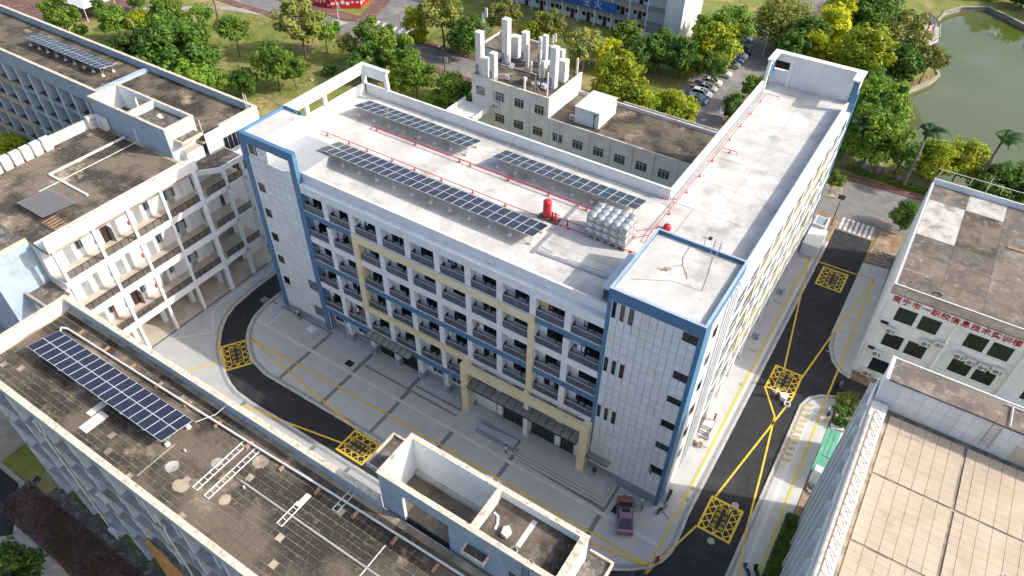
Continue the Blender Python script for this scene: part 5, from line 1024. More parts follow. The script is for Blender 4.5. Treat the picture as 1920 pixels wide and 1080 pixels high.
P2('low_wall', 'grimetile', ab, (AX1, EX1, AY0 + .02, 62.2, 0, EZ - .3)); P2('low_deck', 'oldroof', ab, (AX1, EX1, AY0 + .3, 61.8, EZ - .3, EZ - .15)); P2('low_parapet', 'grimetile', ab, (AX1, EX1, AY0 + .02, AY0 + .25, EZ - .3, EZ), (AX1, EX1, 61.9, 62.2, EZ - .3, EZ + .35)); P2('rear_lean_to', 'plinth', ab, (20, EX1, 62.2, 66.5, 0, 8.4)); P2('rear_coping', 'concrete', ab, (20, EX1, 66.2, 66.5, 8.4, 8.9))
P2('low_coping', 'palegrime', ab, (AX1, EX1, AY0 - .05, AY0 + .3, EZ, EZ + .07), (AX1, EX1, 61.85, 62.25, EZ + .35, EZ + .45))
rs = []
for i in range(30):
    for j in range(17): rs.append((22.2 + i * .8, 22.96 + i * .8, 51.6 + j * .6, 52.16 + j * .6, EZ - .16, EZ - .11))
many('roof_tile', ab, rs, 'oldtile', 60)
for x in (-1.0, 3.1, 7.1, 11.2): win(ab, (x, AY0 - .02, 11.5), 1.9, 1.7, 0, 3, frame='alframe', transom=.5)
for i in range(12): win(ab, (3.1 + i * 3.98, AY0 - (.0 if i > 2 else .02), 7.3), 2.0, 1.7, 0, 3, frame='alframe', glass='glassblue' if i > 2 else 'glass', transom=.5)
for i in range(12): win(ab, (3.1 + i * 3.98, AY0 - .0, 3.2), 2.0, 1.7, 0, 3, frame='alframe', glass='glassblue', transom=.5)
for x in (1.7, 9.2, 15.2, 17.0 + 8, 33, 41): MB().cyl(x, AY0 - .12, 0, (13.5 if x < 13 else 10.2), .08, 8).build('downpipe', 'acwhite', ab)
for x in (5.1, 13.05, 21, 29, 37, 45): P2('pilaster', 'grimetile', ab, (x - .2, x + .2, AY0 - .1, AY0 - .005, 0, 13.5 if x < 13 else 10.1))
P2('porch_roof', 'coping', ab, (-4.5, 1.2, 45.5, AY0 - .02, 8.3, 8.6)); P2('porch_parapet', 'white', ab, (1.0, 1.2, 45.5, AY0 - .03, 8.6, 9.4), (-4.5, -4.3, 45.5, AY0 - .03, 8.6, 9.4), (.7, 1.3, 45.3, 45.5, 0, 9.6), (-4.5, -4.0, 45.3, 45.5, 0, 9.4))
ac((2.4, AY0 - .4, 9.3), 0, 'air conditioner on the grimy tiled wall under the antennas', 1.6)
wb = thing('equipment_cabin', 'white prefabricated cabin on the low dark roof behind the new parapet', 'cabin', (19.4, 56, EZ))
MB().box(17.2, 21.7, 52.7, 59.2, EZ - .15, 13.2).build('wall', 'cool', wb); MB().box(21.7, 21.74, 52.72, 59.18, EZ - .15, 13.18).build('side_wall', 'acwhite', wb)
for i in range(16): MB().box(17.05, 21.85, 52.55 + i * .425, 52.95 + i * .425, 13.2, 13.3).build('roof_sheet', 'sheet', wb)
MB().tube([(20.9, 52.6, EZ), (20.9, 52.6, 12.6), (21.3, 52.6, 12.9)], .1, 6).build('cable_duct', 'frame', wb)
ac((16.6, 53.2, EZ - .1), 0, 'white air conditioner beside the prefabricated cabin', 1.3)
def mast(x, y, w_, h_, lab, cap=True, z=13.75):
    t = thing('antenna_cover', lab, 'antenna cover', (x, y, z), 'white antenna covers on the grimy block')
    MB().box(x - w_ / 2, x + w_ / 2, y - w_ / 2, y + w_ / 2, z, z + h_).build('shroud', 'acwhite', t)
    if cap: MB().box(x - w_ / 2 - .03, x + w_ / 2 + .03, y - w_ / 2 - .03, y + w_ / 2 + .03, z + h_, z + h_ + .06).box(x - w_ / 2 + .1, x + w_ / 2 - .1, y - w_ / 2 + .1, y + w_ / 2 - .1, z + h_ + .06, z + h_ + .07).build('cap', 'coping', t)
    MB().box(x - w_ / 2 - .02, x - w_ / 2 + w_ * .5, y - w_ / 2 - .02, y - w_ / 2, z + .3, z + min(1.9, h_ * .4)).build('hatch', 'sheet' if h_ < 5 else 'plinth', t)
mast(-2.2, 52.7, 1.15, 7.6, 'tall white antenna cover at the left front corner of the grimy block'); mast(-.7, 51.9, 1.2, 3.6, 'short wide white antenna cover beside the tall corner one'); mast(1.2, 51.9, 1.05, 5.0, 'medium white antenna cover at the front parapet')
mast(-.8, 59.0, 1.2, 8.0, 'tallest white antenna cover in the middle of the roof'); mast(-.6, 61.8, 1.5, 3.9, 'broad low white antenna cover behind the tallest'); mast(1.7, 61.4, 1.1, 5.4, 'white antenna cover with dark hatch at the rear'); mast(6.1, 61.0, .8, 6.0, 'slim white antenna cover at the rear right'); mast(11.1, 55.6, 1.15, 7.2, 'tall white antenna cover at the right parapet'); mast(11.3, 58.6, 1.4, 3.8, 'short white antenna cover behind the tall right one')
def lattice(x, y, h_, lab, panels):
    t = thing('antenna_mast', lab, 'antenna mast', (x, y, 13.75), 'steel antenna masts on the grimy block'); MB().cyl(x, y, 13.75, 13.75 + h_, .06, 8).build('pole', 'galv', t)
    for a in range(3): MB().tube([(x, y, 13.75 + h_ * .45), (x + 1.0 * math.cos(a * 2.1), y + 1.0 * math.sin(a * 2.1), 13.75)], .035, 5).build('stay', 'galv', t)
    for dx, dy, z, w_, hh in panels: MB().box(x + dx - w_ / 2, x + dx + w_ / 2, y + dy - .08, y + dy + .08, 13.75 + z, 13.75 + z + hh).build('antenna_panel', 'acwhite', t)
lattice(-8.2, 63.0, 6.6, 'steel mast with two panel antennas at the left edge of the block', [(-.3, -.15, 4.2, .35, 1.8), (.35, 0, 5.4, .5, 1.6)]); lattice(-3.0, 60.8, 7.0, 'thin steel mast with a box antenna behind the tall covers', [(.2, 0, 5.6, .4, 1.0)]); lattice(8.9, 55.0, 4.6, 'crowded steel mast near the right front of the block', [(-.3, 0, 2.2, .3, 1.5), (.35, .1, 2.9, .3, 1.4), (0, -.35, 1.5, .3, 1.4)]); lattice(7.0, 62.5, 6.0, 'steel mast with twin panels at the rear right', [(.25, 0, 4.6, .3, 1.5), (-.3, .1, 4.2, .3, 1.4)]); lattice(9.3, 52.6, 3.2, 'low steel tripod antenna at the front right corner', [(-.5, 0, 1.0, .5, .5), (.5, .1, 1.3, .5, .4)])
for x, y, h_, lab in ((7.7, 51.7, 2.4, 'short white cylinder antenna at the front parapet'), (12.3, 51.5, 4.6, 'tall thin white pole at the front right corner of the block'), (12.2, 62.0, 3.0, 'white cylinder antenna at the rear right corner'), (5.0, 58.2, 2.0, 'small white cylinder antenna in the middle of the roof')):
    t = thing('whip_antenna', lab, 'antenna', (x, y, 13.75)); MB().cyl(x, y, 13.75, 13.75 + h_, .2 if h_ < 4 else .14, 12).build('tube', 'acwhite', t); MB().cyl(x, y, 13.75 + h_, 13.75 + h_ + .12, .12, 12, .03).build('tip', 'acwhite', t)
for x, y, w_, h_, lab in ((3.4, 59.6, .55, 4.2, 'slender white antenna cover right of the tallest one'), (4.6, 61.8, .5, 5.0, 'slender white antenna cover at the rear between two broader ones'), (9.9, 60.2, .6, 4.6, 'slender white antenna cover behind the crowded mast'), (7.9, 57.6, .5, 3.0, 'low slender white antenna cover in the right half of the roof')): mast(x, y, w_, h_, lab)
for x, y, s_, lab in ((3.2, 53.2, .7, 'small grey equipment box near the front parapet of the antenna roof'), (6.0, 54.6, .6, 'small grey equipment box in the middle of the antenna roof'), (10.2, 53.9, .8, 'small grey equipment box beside the right corner masts'), (-1.6, 55.2, .7, 'small grey equipment box behind the left corner covers')):
    t = thing('equipment_box', lab, 'equipment box', (x, y, 13.75), 'equipment boxes on the antenna roof'); MB().box(x - s_ / 2, x + s_ / 2, y - s_ / 3, y + s_ / 3, 13.95, 13.95 + s_).build('casing', 'sheet', t); MB().box(x - s_ / 2, x + s_ / 2, y - s_ / 3, y - s_ / 3 + .08, 13.75, 13.95).build('foot', 'rail', t)
t = thing('dish_antenna', 'small white square dish on the antenna roof', 'antenna', (2.0, 56.5, 13.75)); MB().cyl(2, 56.5, 13.75, 14.8, .05, 6).build('pole', 'galv', t); MB().add([(1.5, 56.1, 14.6), (2.5, 56.0, 14.6), (2.6, 56.6, 15.3), (1.6, 56.7, 15.3), (1.5, 56.13, 14.55), (2.5, 56.03, 14.55), (2.6, 56.63, 15.25), (1.6, 56.73, 15.25)], [(0, 1, 2, 3), (4, 5, 6, 7), (0, 1, 5, 4), (2, 3, 7, 6), (0, 3, 7, 4), (1, 2, 6, 5)]).build('plate', 'acwhite', t)
for a, b, lab in (((-1, 52.2), (3.2, 55.8), 'cable tray from the front parapet across the antenna roof'), ((-2.5, 57.5), (11.8, 57.8), 'long cable tray across the middle of the antenna roof')): tag(strip('cable_tray', [a, b], .25, 13.95, 'concrete', None, h=.12), lab, 'cable tray')
# ================================================================== FAR DORMITORY AT THE TOP
fd = thing('far_dormitory', 'grey balcony dormitory with blue banner at the top edge', 'building', (-15, 118, 0))
FDX0, FDX1, FDY = -46, 8.5, 112.0
P2('wall', 'cool', fd, (FDX0, FDX1, FDY + 1.6, FDY + 12, 0, 24)); P2('end_block', 'cool', fd, (FDX1, 12.3, FDY - .6, FDY + 12, 0, 26)); P2('end_trim', 'acwhite', fd, (12.3, 12.5, FDY - .6, FDY + 12, 0, 26))
for k in range(7): P2('floor_slab', 'concrete', fd, (FDX0, FDX1, FDY, FDY + 1.6, 3.4 * (k + 1) - .25, 3.4 * (k + 1))); P2('balustrade', 'acgrille', fd, (FDX0, FDX1, FDY, FDY + .1, 3.4 * k + (3.4 if 0 else 0) + .0, 3.4 * k + 1.0)) if k else None
for i in range(13): P2('column', 'cool', fd, (FDX0 + i * 4.5, FDX0 + i * 4.5 + .25, FDY - .05, FDY + .3, 0, 24))
for k in range(6):
    for i in range(11):
        x = FDX0 + 2 + i * 4.5; P2('door', 'doordark', fd, (x - .2, x + .75, FDY + 1.52, FDY + 1.6, 3.4 * k + .05, 3.4 * k + 2.2)); win(fd, (x - 1.0, FDY + 1.56, 3.4 * k + 1.7), .9, .9, 0, 1); win(fd, (x + 1.5, FDY + 1.56, 3.4 * k + 1.7), .9, .9, 0, 1)
bn = thing('blue_banner', 'blue banner with white characters hung on the far dormitory', 'banner', (-18, FDY, 4)); MB().box(-30, -4, FDY - .12, FDY - .06, 4.1, 6.6).box(-2, 3, FDY - .12, FDY - .06, .6, 2.6).build('cloth', 'bluebanner', bn)
for ch, x in zip('商贸生火', (-22.5, -19.5, -12.0, -9.0)):
    o = W('character', BAN[ch], bn, (x, FDY - .16, 5.3)); o.rotation_euler = (R(90), 0, 0)
tag(MB().box(2, 6, FDY - 1.6, FDY - 1.5, .3, 2.4).build('white_hoarding', 'acwhite'), 'white notice panel standing before the far dormitory', 'panel')
# red hoarding round the corner garden at the top
hd = thing('red_hoarding', 'red hoarding covered with white posters at the top edge', 'hoarding', (-66, 88, 0))
HP = [(-84, 82), (-70, 83.5), (-64, 88), (-66.5, 97), (-69, 110)]
for a, b in zip(HP, HP[1:]):
    strip('board', [a, b], .12, 2.2, 'red', hd, h=2.2); L = math.hypot(b[0] - a[0], b[1] - a[1])
    nrm = ((b[1] - a[1]) / L * .09, -(b[0] - a[0]) / L * .09); q = random.Random(int(L * 10))
    for i in range(int(L / 1.1)):
        f = (i + .5) / int(L / 1.1); x, y = a[0] + (b[0] - a[0]) * f + nrm[0], a[1] + (b[1] - a[1]) * f + nrm[1]; z = q.choice((.7, 1.2, 1.5))
        W('poster', bmesh_box(q.choice((.5, .7, .9)), .02, q.choice((.4, .6, .8)), 'acwhite'), hd, (x, y, z), math.atan2(b[1] - a[1], b[0] - a[0]))
wt = thing('white_tent', 'white canopy roof at the top left picture edge', 'tent', (-117, 47, 0)); MB().add([(-124, 44, 3.2), (-112, 44, 3.2), (-112, 52, 3.2), (-124, 52, 3.2), (-118, 48, 5.2)], [(0, 1, 4), (1, 2, 4), (2, 3, 4), (3, 0, 4), (0, 1, 2, 3)]).build('canopy', 'acwhite', wt)
for x, y in ((-124, 44), (-112, 44), (-112, 52), (-124, 52)): MB().cyl(x, y, 0, 3.2, .08, 8).build('post', 'acwhite', wt)
# white hut at the foot of the wing
kb = thing('guard_kiosk', 'small white flat-roofed kiosk at the foot of the long wing', 'kiosk', (59.2, 56.2, 0)); MB().box(58.4, 60.9, 53.4, 58.4, 0, 1.9).build('wall', 'white', kb); MB().box(58.35, 60.95, 53.35, 58.45, 1.9, 2.05).build('roof', 'coping', kb); MB().box(58.35, 60.4, 58.5, 61.5, 0, 2.3).build('side_bay', 'white', kb); MB().box(58.6, 60.1, 58.7, 61.3, 2.3, 2.34).build('bay_top', 'plinth', kb); MB().box(58.35, 60.4, 58.5, 58.7, 2.3, 2.6).box(60.2, 60.4, 58.7, 61.5, 2.3, 2.6).build('bay_kerb', 'coping', kb)
# ================================================================== VEGETATION
TREES = [
    (-66.8, 37.2, 7.9, 6.34, 'broad_dark', 'largest dark green round tree behind the upper left roof'),
    (-74.9, 33.4, 6.5, 5.09, 'broad_dark', 'dark round tree left of the largest one behind the upper left roof'),
    (-91.5, 45.7, 4.3, 3.18, 'lime', 'lime yellow tree rising behind the dark round trees'),
    (-87.2, 49.5, 6.5, 3.65, 'mid', 'green tree at the top edge above the lime yellow tree'),
    (-80.3, 52.8, 6.4, 3.63, 'airy', 'thin multi-stemmed tree near the top edge by the path'),
    (-67.4, 51.5, 6.8, 3.85, 'airy', 'tree with a leaning bare trunk in the middle of the lawn'),
    (-57.6, 32.7, 6.0, 3.38, 'mid', 'shorter bushy tree in front of the largest dark tree'),
    (-55.6, 36.2, 4.5, 2.36, 'mid', 'small bushy tree at the end of the tree clump by the roof corner'),
    (-51.9, 39.6, 3.8, 2.81, 'broad_dark', 'low dark bush on the lawn beside the bare soil'),
    (-48.4, 45.4, 6.8, 3.9, 'mid', 'leafy tree with two clumps above the new pergola roof'),
    (-45.8, 47.5, 4.9, 2.63, 'mid', 'slim tree with a straight trunk left of the pergola'),
    (-55.1, 59.6, 8.3, 4.87, 'olive', 'tall olive yellow tree at the lawn edge by the crossing'),
    (-53.1, 64.4, 6.0, 3.33, 'mid', 'green tree with a thin trunk next to the crossing'),
    (-45.0, 63.4, 4.4, 2.34, 'olive', 'sparse low tree on the road edge by the crossing'),
    (-39.9, 66.8, 6.9, 3.93, 'mid', 'round tree overlapping the road junction'),
    (-36.2, 59.8, 4.5, 3.38, 'broad_dark', 'dark tree just behind the pergola top'),
    (-29.7, 62.9, 7.0, 3.99, 'mid', 'tree in the middle of the clump behind the pergola'),
    (-21.6, 57.6, 6.1, 3.41, 'mid', 'tree at the right of the clump behind the pergola'),
    (-27.0, 57.7, 3.4, 2.41, 'olive_yellow', 'yellowish bush tucked against the pergola end'),
    (-11.0, 55.2, 6.5, 3.68, 'mid', 'bright bush tree left of the antenna block'),
    (-39.9, 80.6, 3.7, 2.72, 'yellow', 'small yellow tree beside the street lamp at the junction'),
    (-32.2, 81.1, 8.6, 5.0, 'olive', 'wide mixed tree at the top edge beyond the road'),
    (-24.9, 80.4, 5.0, 3.79, 'broad_dark', 'dark bush tree behind the tallest antennas'),
    (-23.2, 92.3, 6.1, 3.44, 'olive', 'olive tree at the top edge behind the antenna covers'),
    (-13.6, 89.7, 4.2, 3.12, 'lime', 'bright bush behind the rear antenna wall'),
    (-11.9, 93.3, 6.4, 3.6, 'olive', 'olive tree left of the blue banner characters'),
    (0.5, 87.3, 6.8, 3.85, 'olive', 'tall olive tree with a pale trunk beside the curved path'),
    (3.4, 93.9, 3.8, 2.81, 'olive_yellow', 'yellowish tree right of the curved path'),
    (3.9, 101.1, 5.6, 3.1, 'mid', 'tree in front of the white notice panel'),
    (10.2, 95.0, 4.6, 3.46, 'broad_dark', 'dark fluffy tree before the far dormitory, left one'),
    (13.4, 98.9, 5.1, 3.94, 'broad_dark', 'dark fluffy tree before the far dormitory, middle one'),
    (18.7, 98.0, 5.1, 3.87, 'broad_dark', 'dark fluffy tree before the far dormitory, right one'),
    (14.0, 76.7, 6.9, 5.44, 'broad_lime', 'large glossy tree behind the white cabin'),
    (22.0, 73.7, 4.6, 3.47, 'lime', 'yellow green bush along the low dark roof, left part'),
    (27.4, 75.2, 4.8, 3.64, 'lime', 'yellow green bush along the low dark roof, right part'),
    (23.3, 105.9, 5.7, 4.4, 'lime', 'large lime yellow tree over the parked cars'),
    (18.5, 113.1, 6.4, 3.61, 'mid', 'green tree behind the large lime yellow tree'),
    (22.9, 117.2, 6.8, 3.86, 'mid', 'green tree beside the brick road at the top'),
    (21.4, 99.2, 3.2, 2.29, 'lime', 'small lime tree with a white trunk on the lawn'),
    (25.9, 97.8, 5.3, 2.9, 'mid', 'small tree between the parked white cars'),
    (36.0, 93.7, 5.1, 2.78, 'mid', 'bush beside the inner wing parapet, nearer the frame'),
    (35.2, 86.3, 3.5, 2.51, 'broad_dark', 'bush beside the inner wing parapet, lower one'),
    (31.4, 125.7, 7.3, 5.84, 'feather', 'grey green feathery tree at the top right of the brick road'),
    (38.0, 123.2, 5.8, 4.54, 'broad_dark', 'dark green tree behind the wing end frame'),
    (37.4, 118.2, 4.7, 3.54, 'broad_dark', 'round dark tree touching the wing end frame'),
    (41.2, 138.6, 5.5, 4.28, 'yellow', 'tall yellow tree, uppermost of the yellow row'),
    (42.0, 128.1, 5.1, 3.87, 'yellow', 'yellow tree, middle of the yellow row'),
    (41.2, 119.0, 4.1, 3.05, 'yellow', 'yellow tree, lowest of the row against the wing end'),
    (51.4, 118.8, 6.8, 5.43, 'broad_lime', 'round lime green tree beside the wing end wall'),
    (56.9, 128.3, 8.6, 5.06, 'olive', 'mixed green tree left of the lake pavilion'),
    (48.0, 142.0, 6.3, 5.0, 'broad_dark', 'dark tree at the top edge behind the yellow row'),
    (59.0, 121.0, 5.3, 4.06, 'broad_dark', 'dark tree on the lake promontory'),
    (63.2, 124.6, 5.7, 3.16, 'olive', 'olive tree leaning over the lake'),
    (59.0, 97.2, 6.4, 5.06, 'cypress', 'feathery bright green tree at the lake corner, upper one'),
    (60.6, 85.6, 6.3, 4.96, 'cypress', 'feathery bright green tree at the lake corner, lower one'),
    (53.0, 105.7, 4.3, 3.23, 'cypress', 'bright green tree hugging the wing end wall'),
    (66.3, 85.2, 5.7, 3.19, 'mid', 'leafy tree behind the first palm'),
    (71.9, 85.8, 4.7, 3.54, 'lime', 'twin-stemmed light green tree between the palms, left crown'),
    (75.5, 89.0, 4.3, 3.19, 'lime', 'light green tree between the palms, right crown'),
    (81.2, 84.1, 4.7, 3.58, 'broad_dark', 'dark tree behind the lettered roof, left of the corner'),
    (84.9, 86.0, 4.5, 3.4, 'broad_dark', 'dark tree at the right picture edge by the lake'),
    (70.7, 68.5, 3.2, 2.24, 'broad_dark', 'dark roadside tree against the lettered building'),
    (58.0, 72.4, 3.1, 1.47, 'mid', 'small tree at the corner of the wing by the road'),
    (-66.5, -0.9, 3.6, 2.63, 'lime', 'bright tree in the alley at the left picture edge'),
    (-106.0, 35.6, 6.8, 3.85, 'mid', 'spreading tree on the lawn at the top left'),
    (-94.8, 41.2, 6.0, 3.37, 'mid', 'round light tree on the lawn beside the white lamp post'),
    (-101.8, 36.4, 3.4, 1.7, 'mid', 'small low tree before the spreading one at top left'),
    (-112.9, 47.9, 2.7, 1.82, 'broad_dark', 'small dark cone shrub on the lawn at the top, left one'),
    (-107.8, 55.1, 2.4, 1.59, 'broad_dark', 'small dark cone shrub on the lawn at the top, right one'),
    (7.9, -43.8, 3.4, 2.43, 'broad_dark', 'dark tree crown in the bottom left corner'),
    (72.5, 26.4, 0.9, 1.22, 'shrub', 'small light shrub on the soil by the fire lane mouth'),
    (72.6, 23.5, 1.0, 1.45, 'shrub_dark', 'dark shrub mass beside the pale boards'),
    (-51.2, 53.8, 0.9, 1.27, 'shrub_dark', 'small round shrub on the lawn, left of the pergola'),
    (-45.0, 56.6, 1.0, 1.38, 'shrub_dark', 'small round shrub close behind the pergola beam'),
    (-50.8, 55.7, 0.6, 0.82, 'shrub', 'tiny shrub beside the rock on the lawn'),
]
def leaves(n_clump, per, flat=1.0, size=.075, seed=0, shape='ball', droop=0, spread=.30):
    """unit-radius crown of loose leaf faces gathered in clumps"""
    r = np.random.default_rng(seed); C = []
    while len(C) < n_clump:
        p = r.normal(size=3); p /= np.linalg.norm(p); rad = r.uniform(.35, .86) ** .6
        if shape == 'ball': q = p * rad
        elif shape == 'umbrella': q = p * rad; q[2] = abs(q[2]) * .75 - .25
        elif shape == 'cone': h = r.uniform(0, 1); a = r.uniform(0, 6.28); q = np.array([math.cos(a), math.sin(a), 0]) * (1 - h) * .85 * r.uniform(.5, 1); q[2] = h * 2 - .9
        elif shape == 'column': a = r.uniform(0, 6.28); h = r.uniform(-1, 1); q = np.array([math.cos(a) * .75, math.sin(a) * .75, h]) * np.array([r.uniform(.4, 1) * math.sqrt(max(.1, 1 - h * h * .7))] * 2 + [1.15])
        if q[2] < -.62 and shape == 'ball': continue
        C.append(q * np.array([1, 1, flat]))
    C = np.array(C); cs = r.uniform(.6, 1.35, n_clump) * spread
    idx = np.repeat(np.arange(n_clump), per); N = len(idx)
    d = r.normal(size=(N, 3)); d /= np.linalg.norm(d, axis=1)[:, None]
    pos = C[idx] + d * (cs[idx] * r.uniform(.55, 1, N))[:, None] * np.array([1, 1, .8]); pos[:, 2] -= droop * r.uniform(0, 1, N) ** 2
    nrm = d * .8 + np.array([0, 0, .55]) + r.normal(size=(N, 3)) * .45; nrm /= np.linalg.norm(nrm, axis=1)[:, None]
    t = np.cross(nrm, r.normal(size=(N, 3))); t /= np.linalg.norm(t, axis=1)[:, None]; b = np.cross(nrm, t)
    s = size * r.uniform(.6, 1.3, N)[:, None]; V = np.empty((N, 4, 3))
    V[:, 0] = pos - t * s; V[:, 1] = pos - b * s * .62; V[:, 2] = pos + t * s; V[:, 3] = pos + b * s * .62
    return V.reshape(-1, 3), N
def crownmesh(name, mat, **k):
    V, N = leaves(**k); me = bpy.data.meshes.new(name); me.vertices.add(N * 4); me.vertices.foreach_set('co', V.ravel())
    me.loops.add(N * 4); me.loops.foreach_set('vertex_index', np.arange(N * 4)); me.polygons.add(N); me.polygons.foreach_set('loop_start', np.arange(0, N * 4, 4)); me.polygons.foreach_set('loop_total', np.full(N, 4))
    me.materials.append(MATS[mat]); me.update(); return me
CR = {}
KIND = {'broad_dark': ('leaf_dark', dict(n_clump=70, per=85, size=.07, flat=.9)), 'mid': ('leaf_mid', dict(n_clump=52, per=85, size=.075, flat=.8, spread=.27)), 'lime': ('leaf_lime', dict(n_clump=60, per=80, size=.075, flat=.95)),
        'broad_lime': ('leaf_lime', dict(n_clump=85, per=85, size=.062, flat=.85, spread=.26)), 'yellow': ('leaf_yellow', dict(n_clump=60, per=75, size=.085, flat=1.0, shape='column')), 'olive': ('leaf_olive', dict(n_clump=46, per=75, size=.07, flat=.85, spread=.26)),
        'olive_yellow': ('leaf_yellow', dict(n_clump=45, per=70, size=.085)), 'airy': ('leaf_mid', dict(n_clump=34, per=70, size=.07, shape='umbrella', spread=.26)), 'feather': ('leaf_olive', dict(n_clump=80, per=70, size=.06, shape='ball', droop=.35)),
        'cypress': ('leaf_cypress', dict(n_clump=110, per=75, size=.06, flat=.95, droop=.12, spread=.22)), 'shrub': ('leaf_olive', dict(n_clump=26, per=45, size=.13)), 'shrub_dark': ('leaf_dark', dict(n_clump=26, per=50, size=.13))}
for k, (m, a) in KIND.items(): CR[k] = [crownmesh('crown', m, seed=hash(k) % 1 + i * 17 + len(k) * 3, **a) for i in range(2 if k in ('mid', 'broad_dark', 'olive') else 1)]
def trunkmesh(seed, slim=False):
    q = random.Random(seed); mb = MB(); lean = (q.uniform(-.12, .12), q.uniform(-.12, .12))
    top = (lean[0], lean[1], 1.0); mb.tube([(0, 0, 0), (lean[0] * .3, lean[1] * .3, .5), top], .05, 7, radii=[.06, .045, .035])
    for i in range(6):
        a = i * 1.05 + q.uniform(-.3, .3); rr = q.uniform(.35, .6); h0 = q.uniform(.72, .98)
        mb.tube([(lean[0] * h0, lean[1] * h0, h0), (lean[0] + rr * .5 * math.cos(a), lean[1] + rr * .5 * math.sin(a), h0 + .25), (lean[0] + rr * math.cos(a), lean[1] + rr * math.sin(a), h0 + q.uniform(.4, .75))], .02, 5, radii=[.03, .02, .008])
    return mb.mesh('trunk', 'bark')
TM = [trunkmesh(i) for i in range(4)]
TREES += [(70.0 + i * 7.5, 189 - i * 3.2, 3.2, 3.6, 'broad_dark', l) for i, l in enumerate(('dark tree on the far lake bank, first from the pavilion', 'dark tree on the far lake bank, second from the pavilion', 'dark tree on the far lake bank, third from the pavilion', 'dark tree on the far lake bank at the top right corner'))]
TREES += [(47.5, 162, 5.5, 4.6, 'broad_dark', 'dark tree on the shore behind the pavilion roof'), (56.0, 108.5, 4.2, 3.6, 'broad_dark', 'dark tree between the lime tree and the lake wall')]
for i, (x, y, zc, r, k, lab) in enumerate(TREES):
    sh = 'shrub' in k; t = thing('shrub' if sh else 'tree', lab, 'shrub' if sh else 'tree', (x, y, GZ), 'shrubs' if sh else 'trees around the campus')
    q = random.Random(i); me = CR[k][i % len(CR[k])]
    sz = r * q.uniform(1.06, 1.22)
    link('crown', me, t, (0, 0, zc - GZ), q.uniform(0, 6.28), (sz, sz * q.uniform(.9, 1.1), sz * q.uniform(.88, 1.05)))
    th = max(.3, zc - r * .35)
    link('trunk', TM[i % 4], t, (0, 0, 0), q.uniform(0, 6.28), (max(r * .85, .6), max(r * .85, .6), th))
def palm(x, y, h_, lab, seed, nf=9, wind=(.25, .1)):
    q = random.Random(seed); t = thing('palm_tree', lab, 'palm tree', (x, y, GZ), 'palms on the lake shore')
    mb = MB().tube([(x, y, GZ), (x + .02, y, h_ * .3), (x + .05, y, h_ * .62), (x + .1, y + .05, h_ * .85)], .3, 10, radii=[.36, .3, .33, .2]); mb.build('trunk', 'palmbark', t, True)
    MB().tube([(x + .1, y + .05, h_ * .85), (x + .12, y + .05, h_)], .16, 8, radii=[.19, .1]).build('crownshaft', 'leaf_palm', t, True)
    for i in range(nf):
        a = i * 6.283 / nf + q.uniform(-.25, .25); L = q.uniform(2.9, 3.7); up = q.uniform(.8, 1.9); mb = MB(); pts = []
        for s in range(9):
            u = s / 8; pts.append(Vector((x + .1 + (math.cos(a) + wind[0]) * L * u * .85, y + .05 + (math.sin(a) + wind[1]) * L * u * .85, h_ + up * math.sin(u * 2.2) - u * u * 1.3)))
        mb.tube(pts, .03, 4, radii=[.05 - .005 * s for s in range(9)])
        for s in range(1, 9):
            d = (pts[s] - pts[s - 1]).normalized(); sd = d.cross(Vector((0, 0, 1))).normalized()
            for sg in (-1, 1):
                for e in (0, .33, .66):
                    p = pts[s - 1] + (pts[s] - pts[s - 1]) * e; ll = 1.0 * math.sin(math.pi * min(.95, (s + e) / 9 + .12)); tip = p + sd * sg * ll + d * .35 * ll - Vector((0, 0, .28 * ll)); wv = d * .09
                    mb.quad(p - wv, p + wv, tip + wv * .4, tip - wv * .4)
        mb.build('frond', 'leaf_palm', t)
palm(68.4, 81.9, 11.0, 'palm in front of the lake left of the lettered roof', 1); palm(79.0, 84.8, 11.8, 'palm standing above the lettered building roof', 2, 8, (.5, .2)); palm(57.8, 82.6, 8.2, 'palm half hidden by the bright green tree at the wing end', 3)
for x, y, lab in ((-93.5, 47.5, 'bare leaning trunk on the lawn at the top left'), (-84, 60, 'thin dark trunk at the top edge of the lawn')):
    t = thing('bare_trunk', lab, 'tree', (x, y, GZ)); MB().tube([(x, y, GZ), (x - .3, y + .4, 4), (x - .9, y + .8, 9)], .2, 7, radii=[.28, .2, .1]).build('trunk', 'bark', t); link('crown', CR['airy'][0], t, (-.9, .8, 9.6), 1, (1.4, 1.4, 1.2))
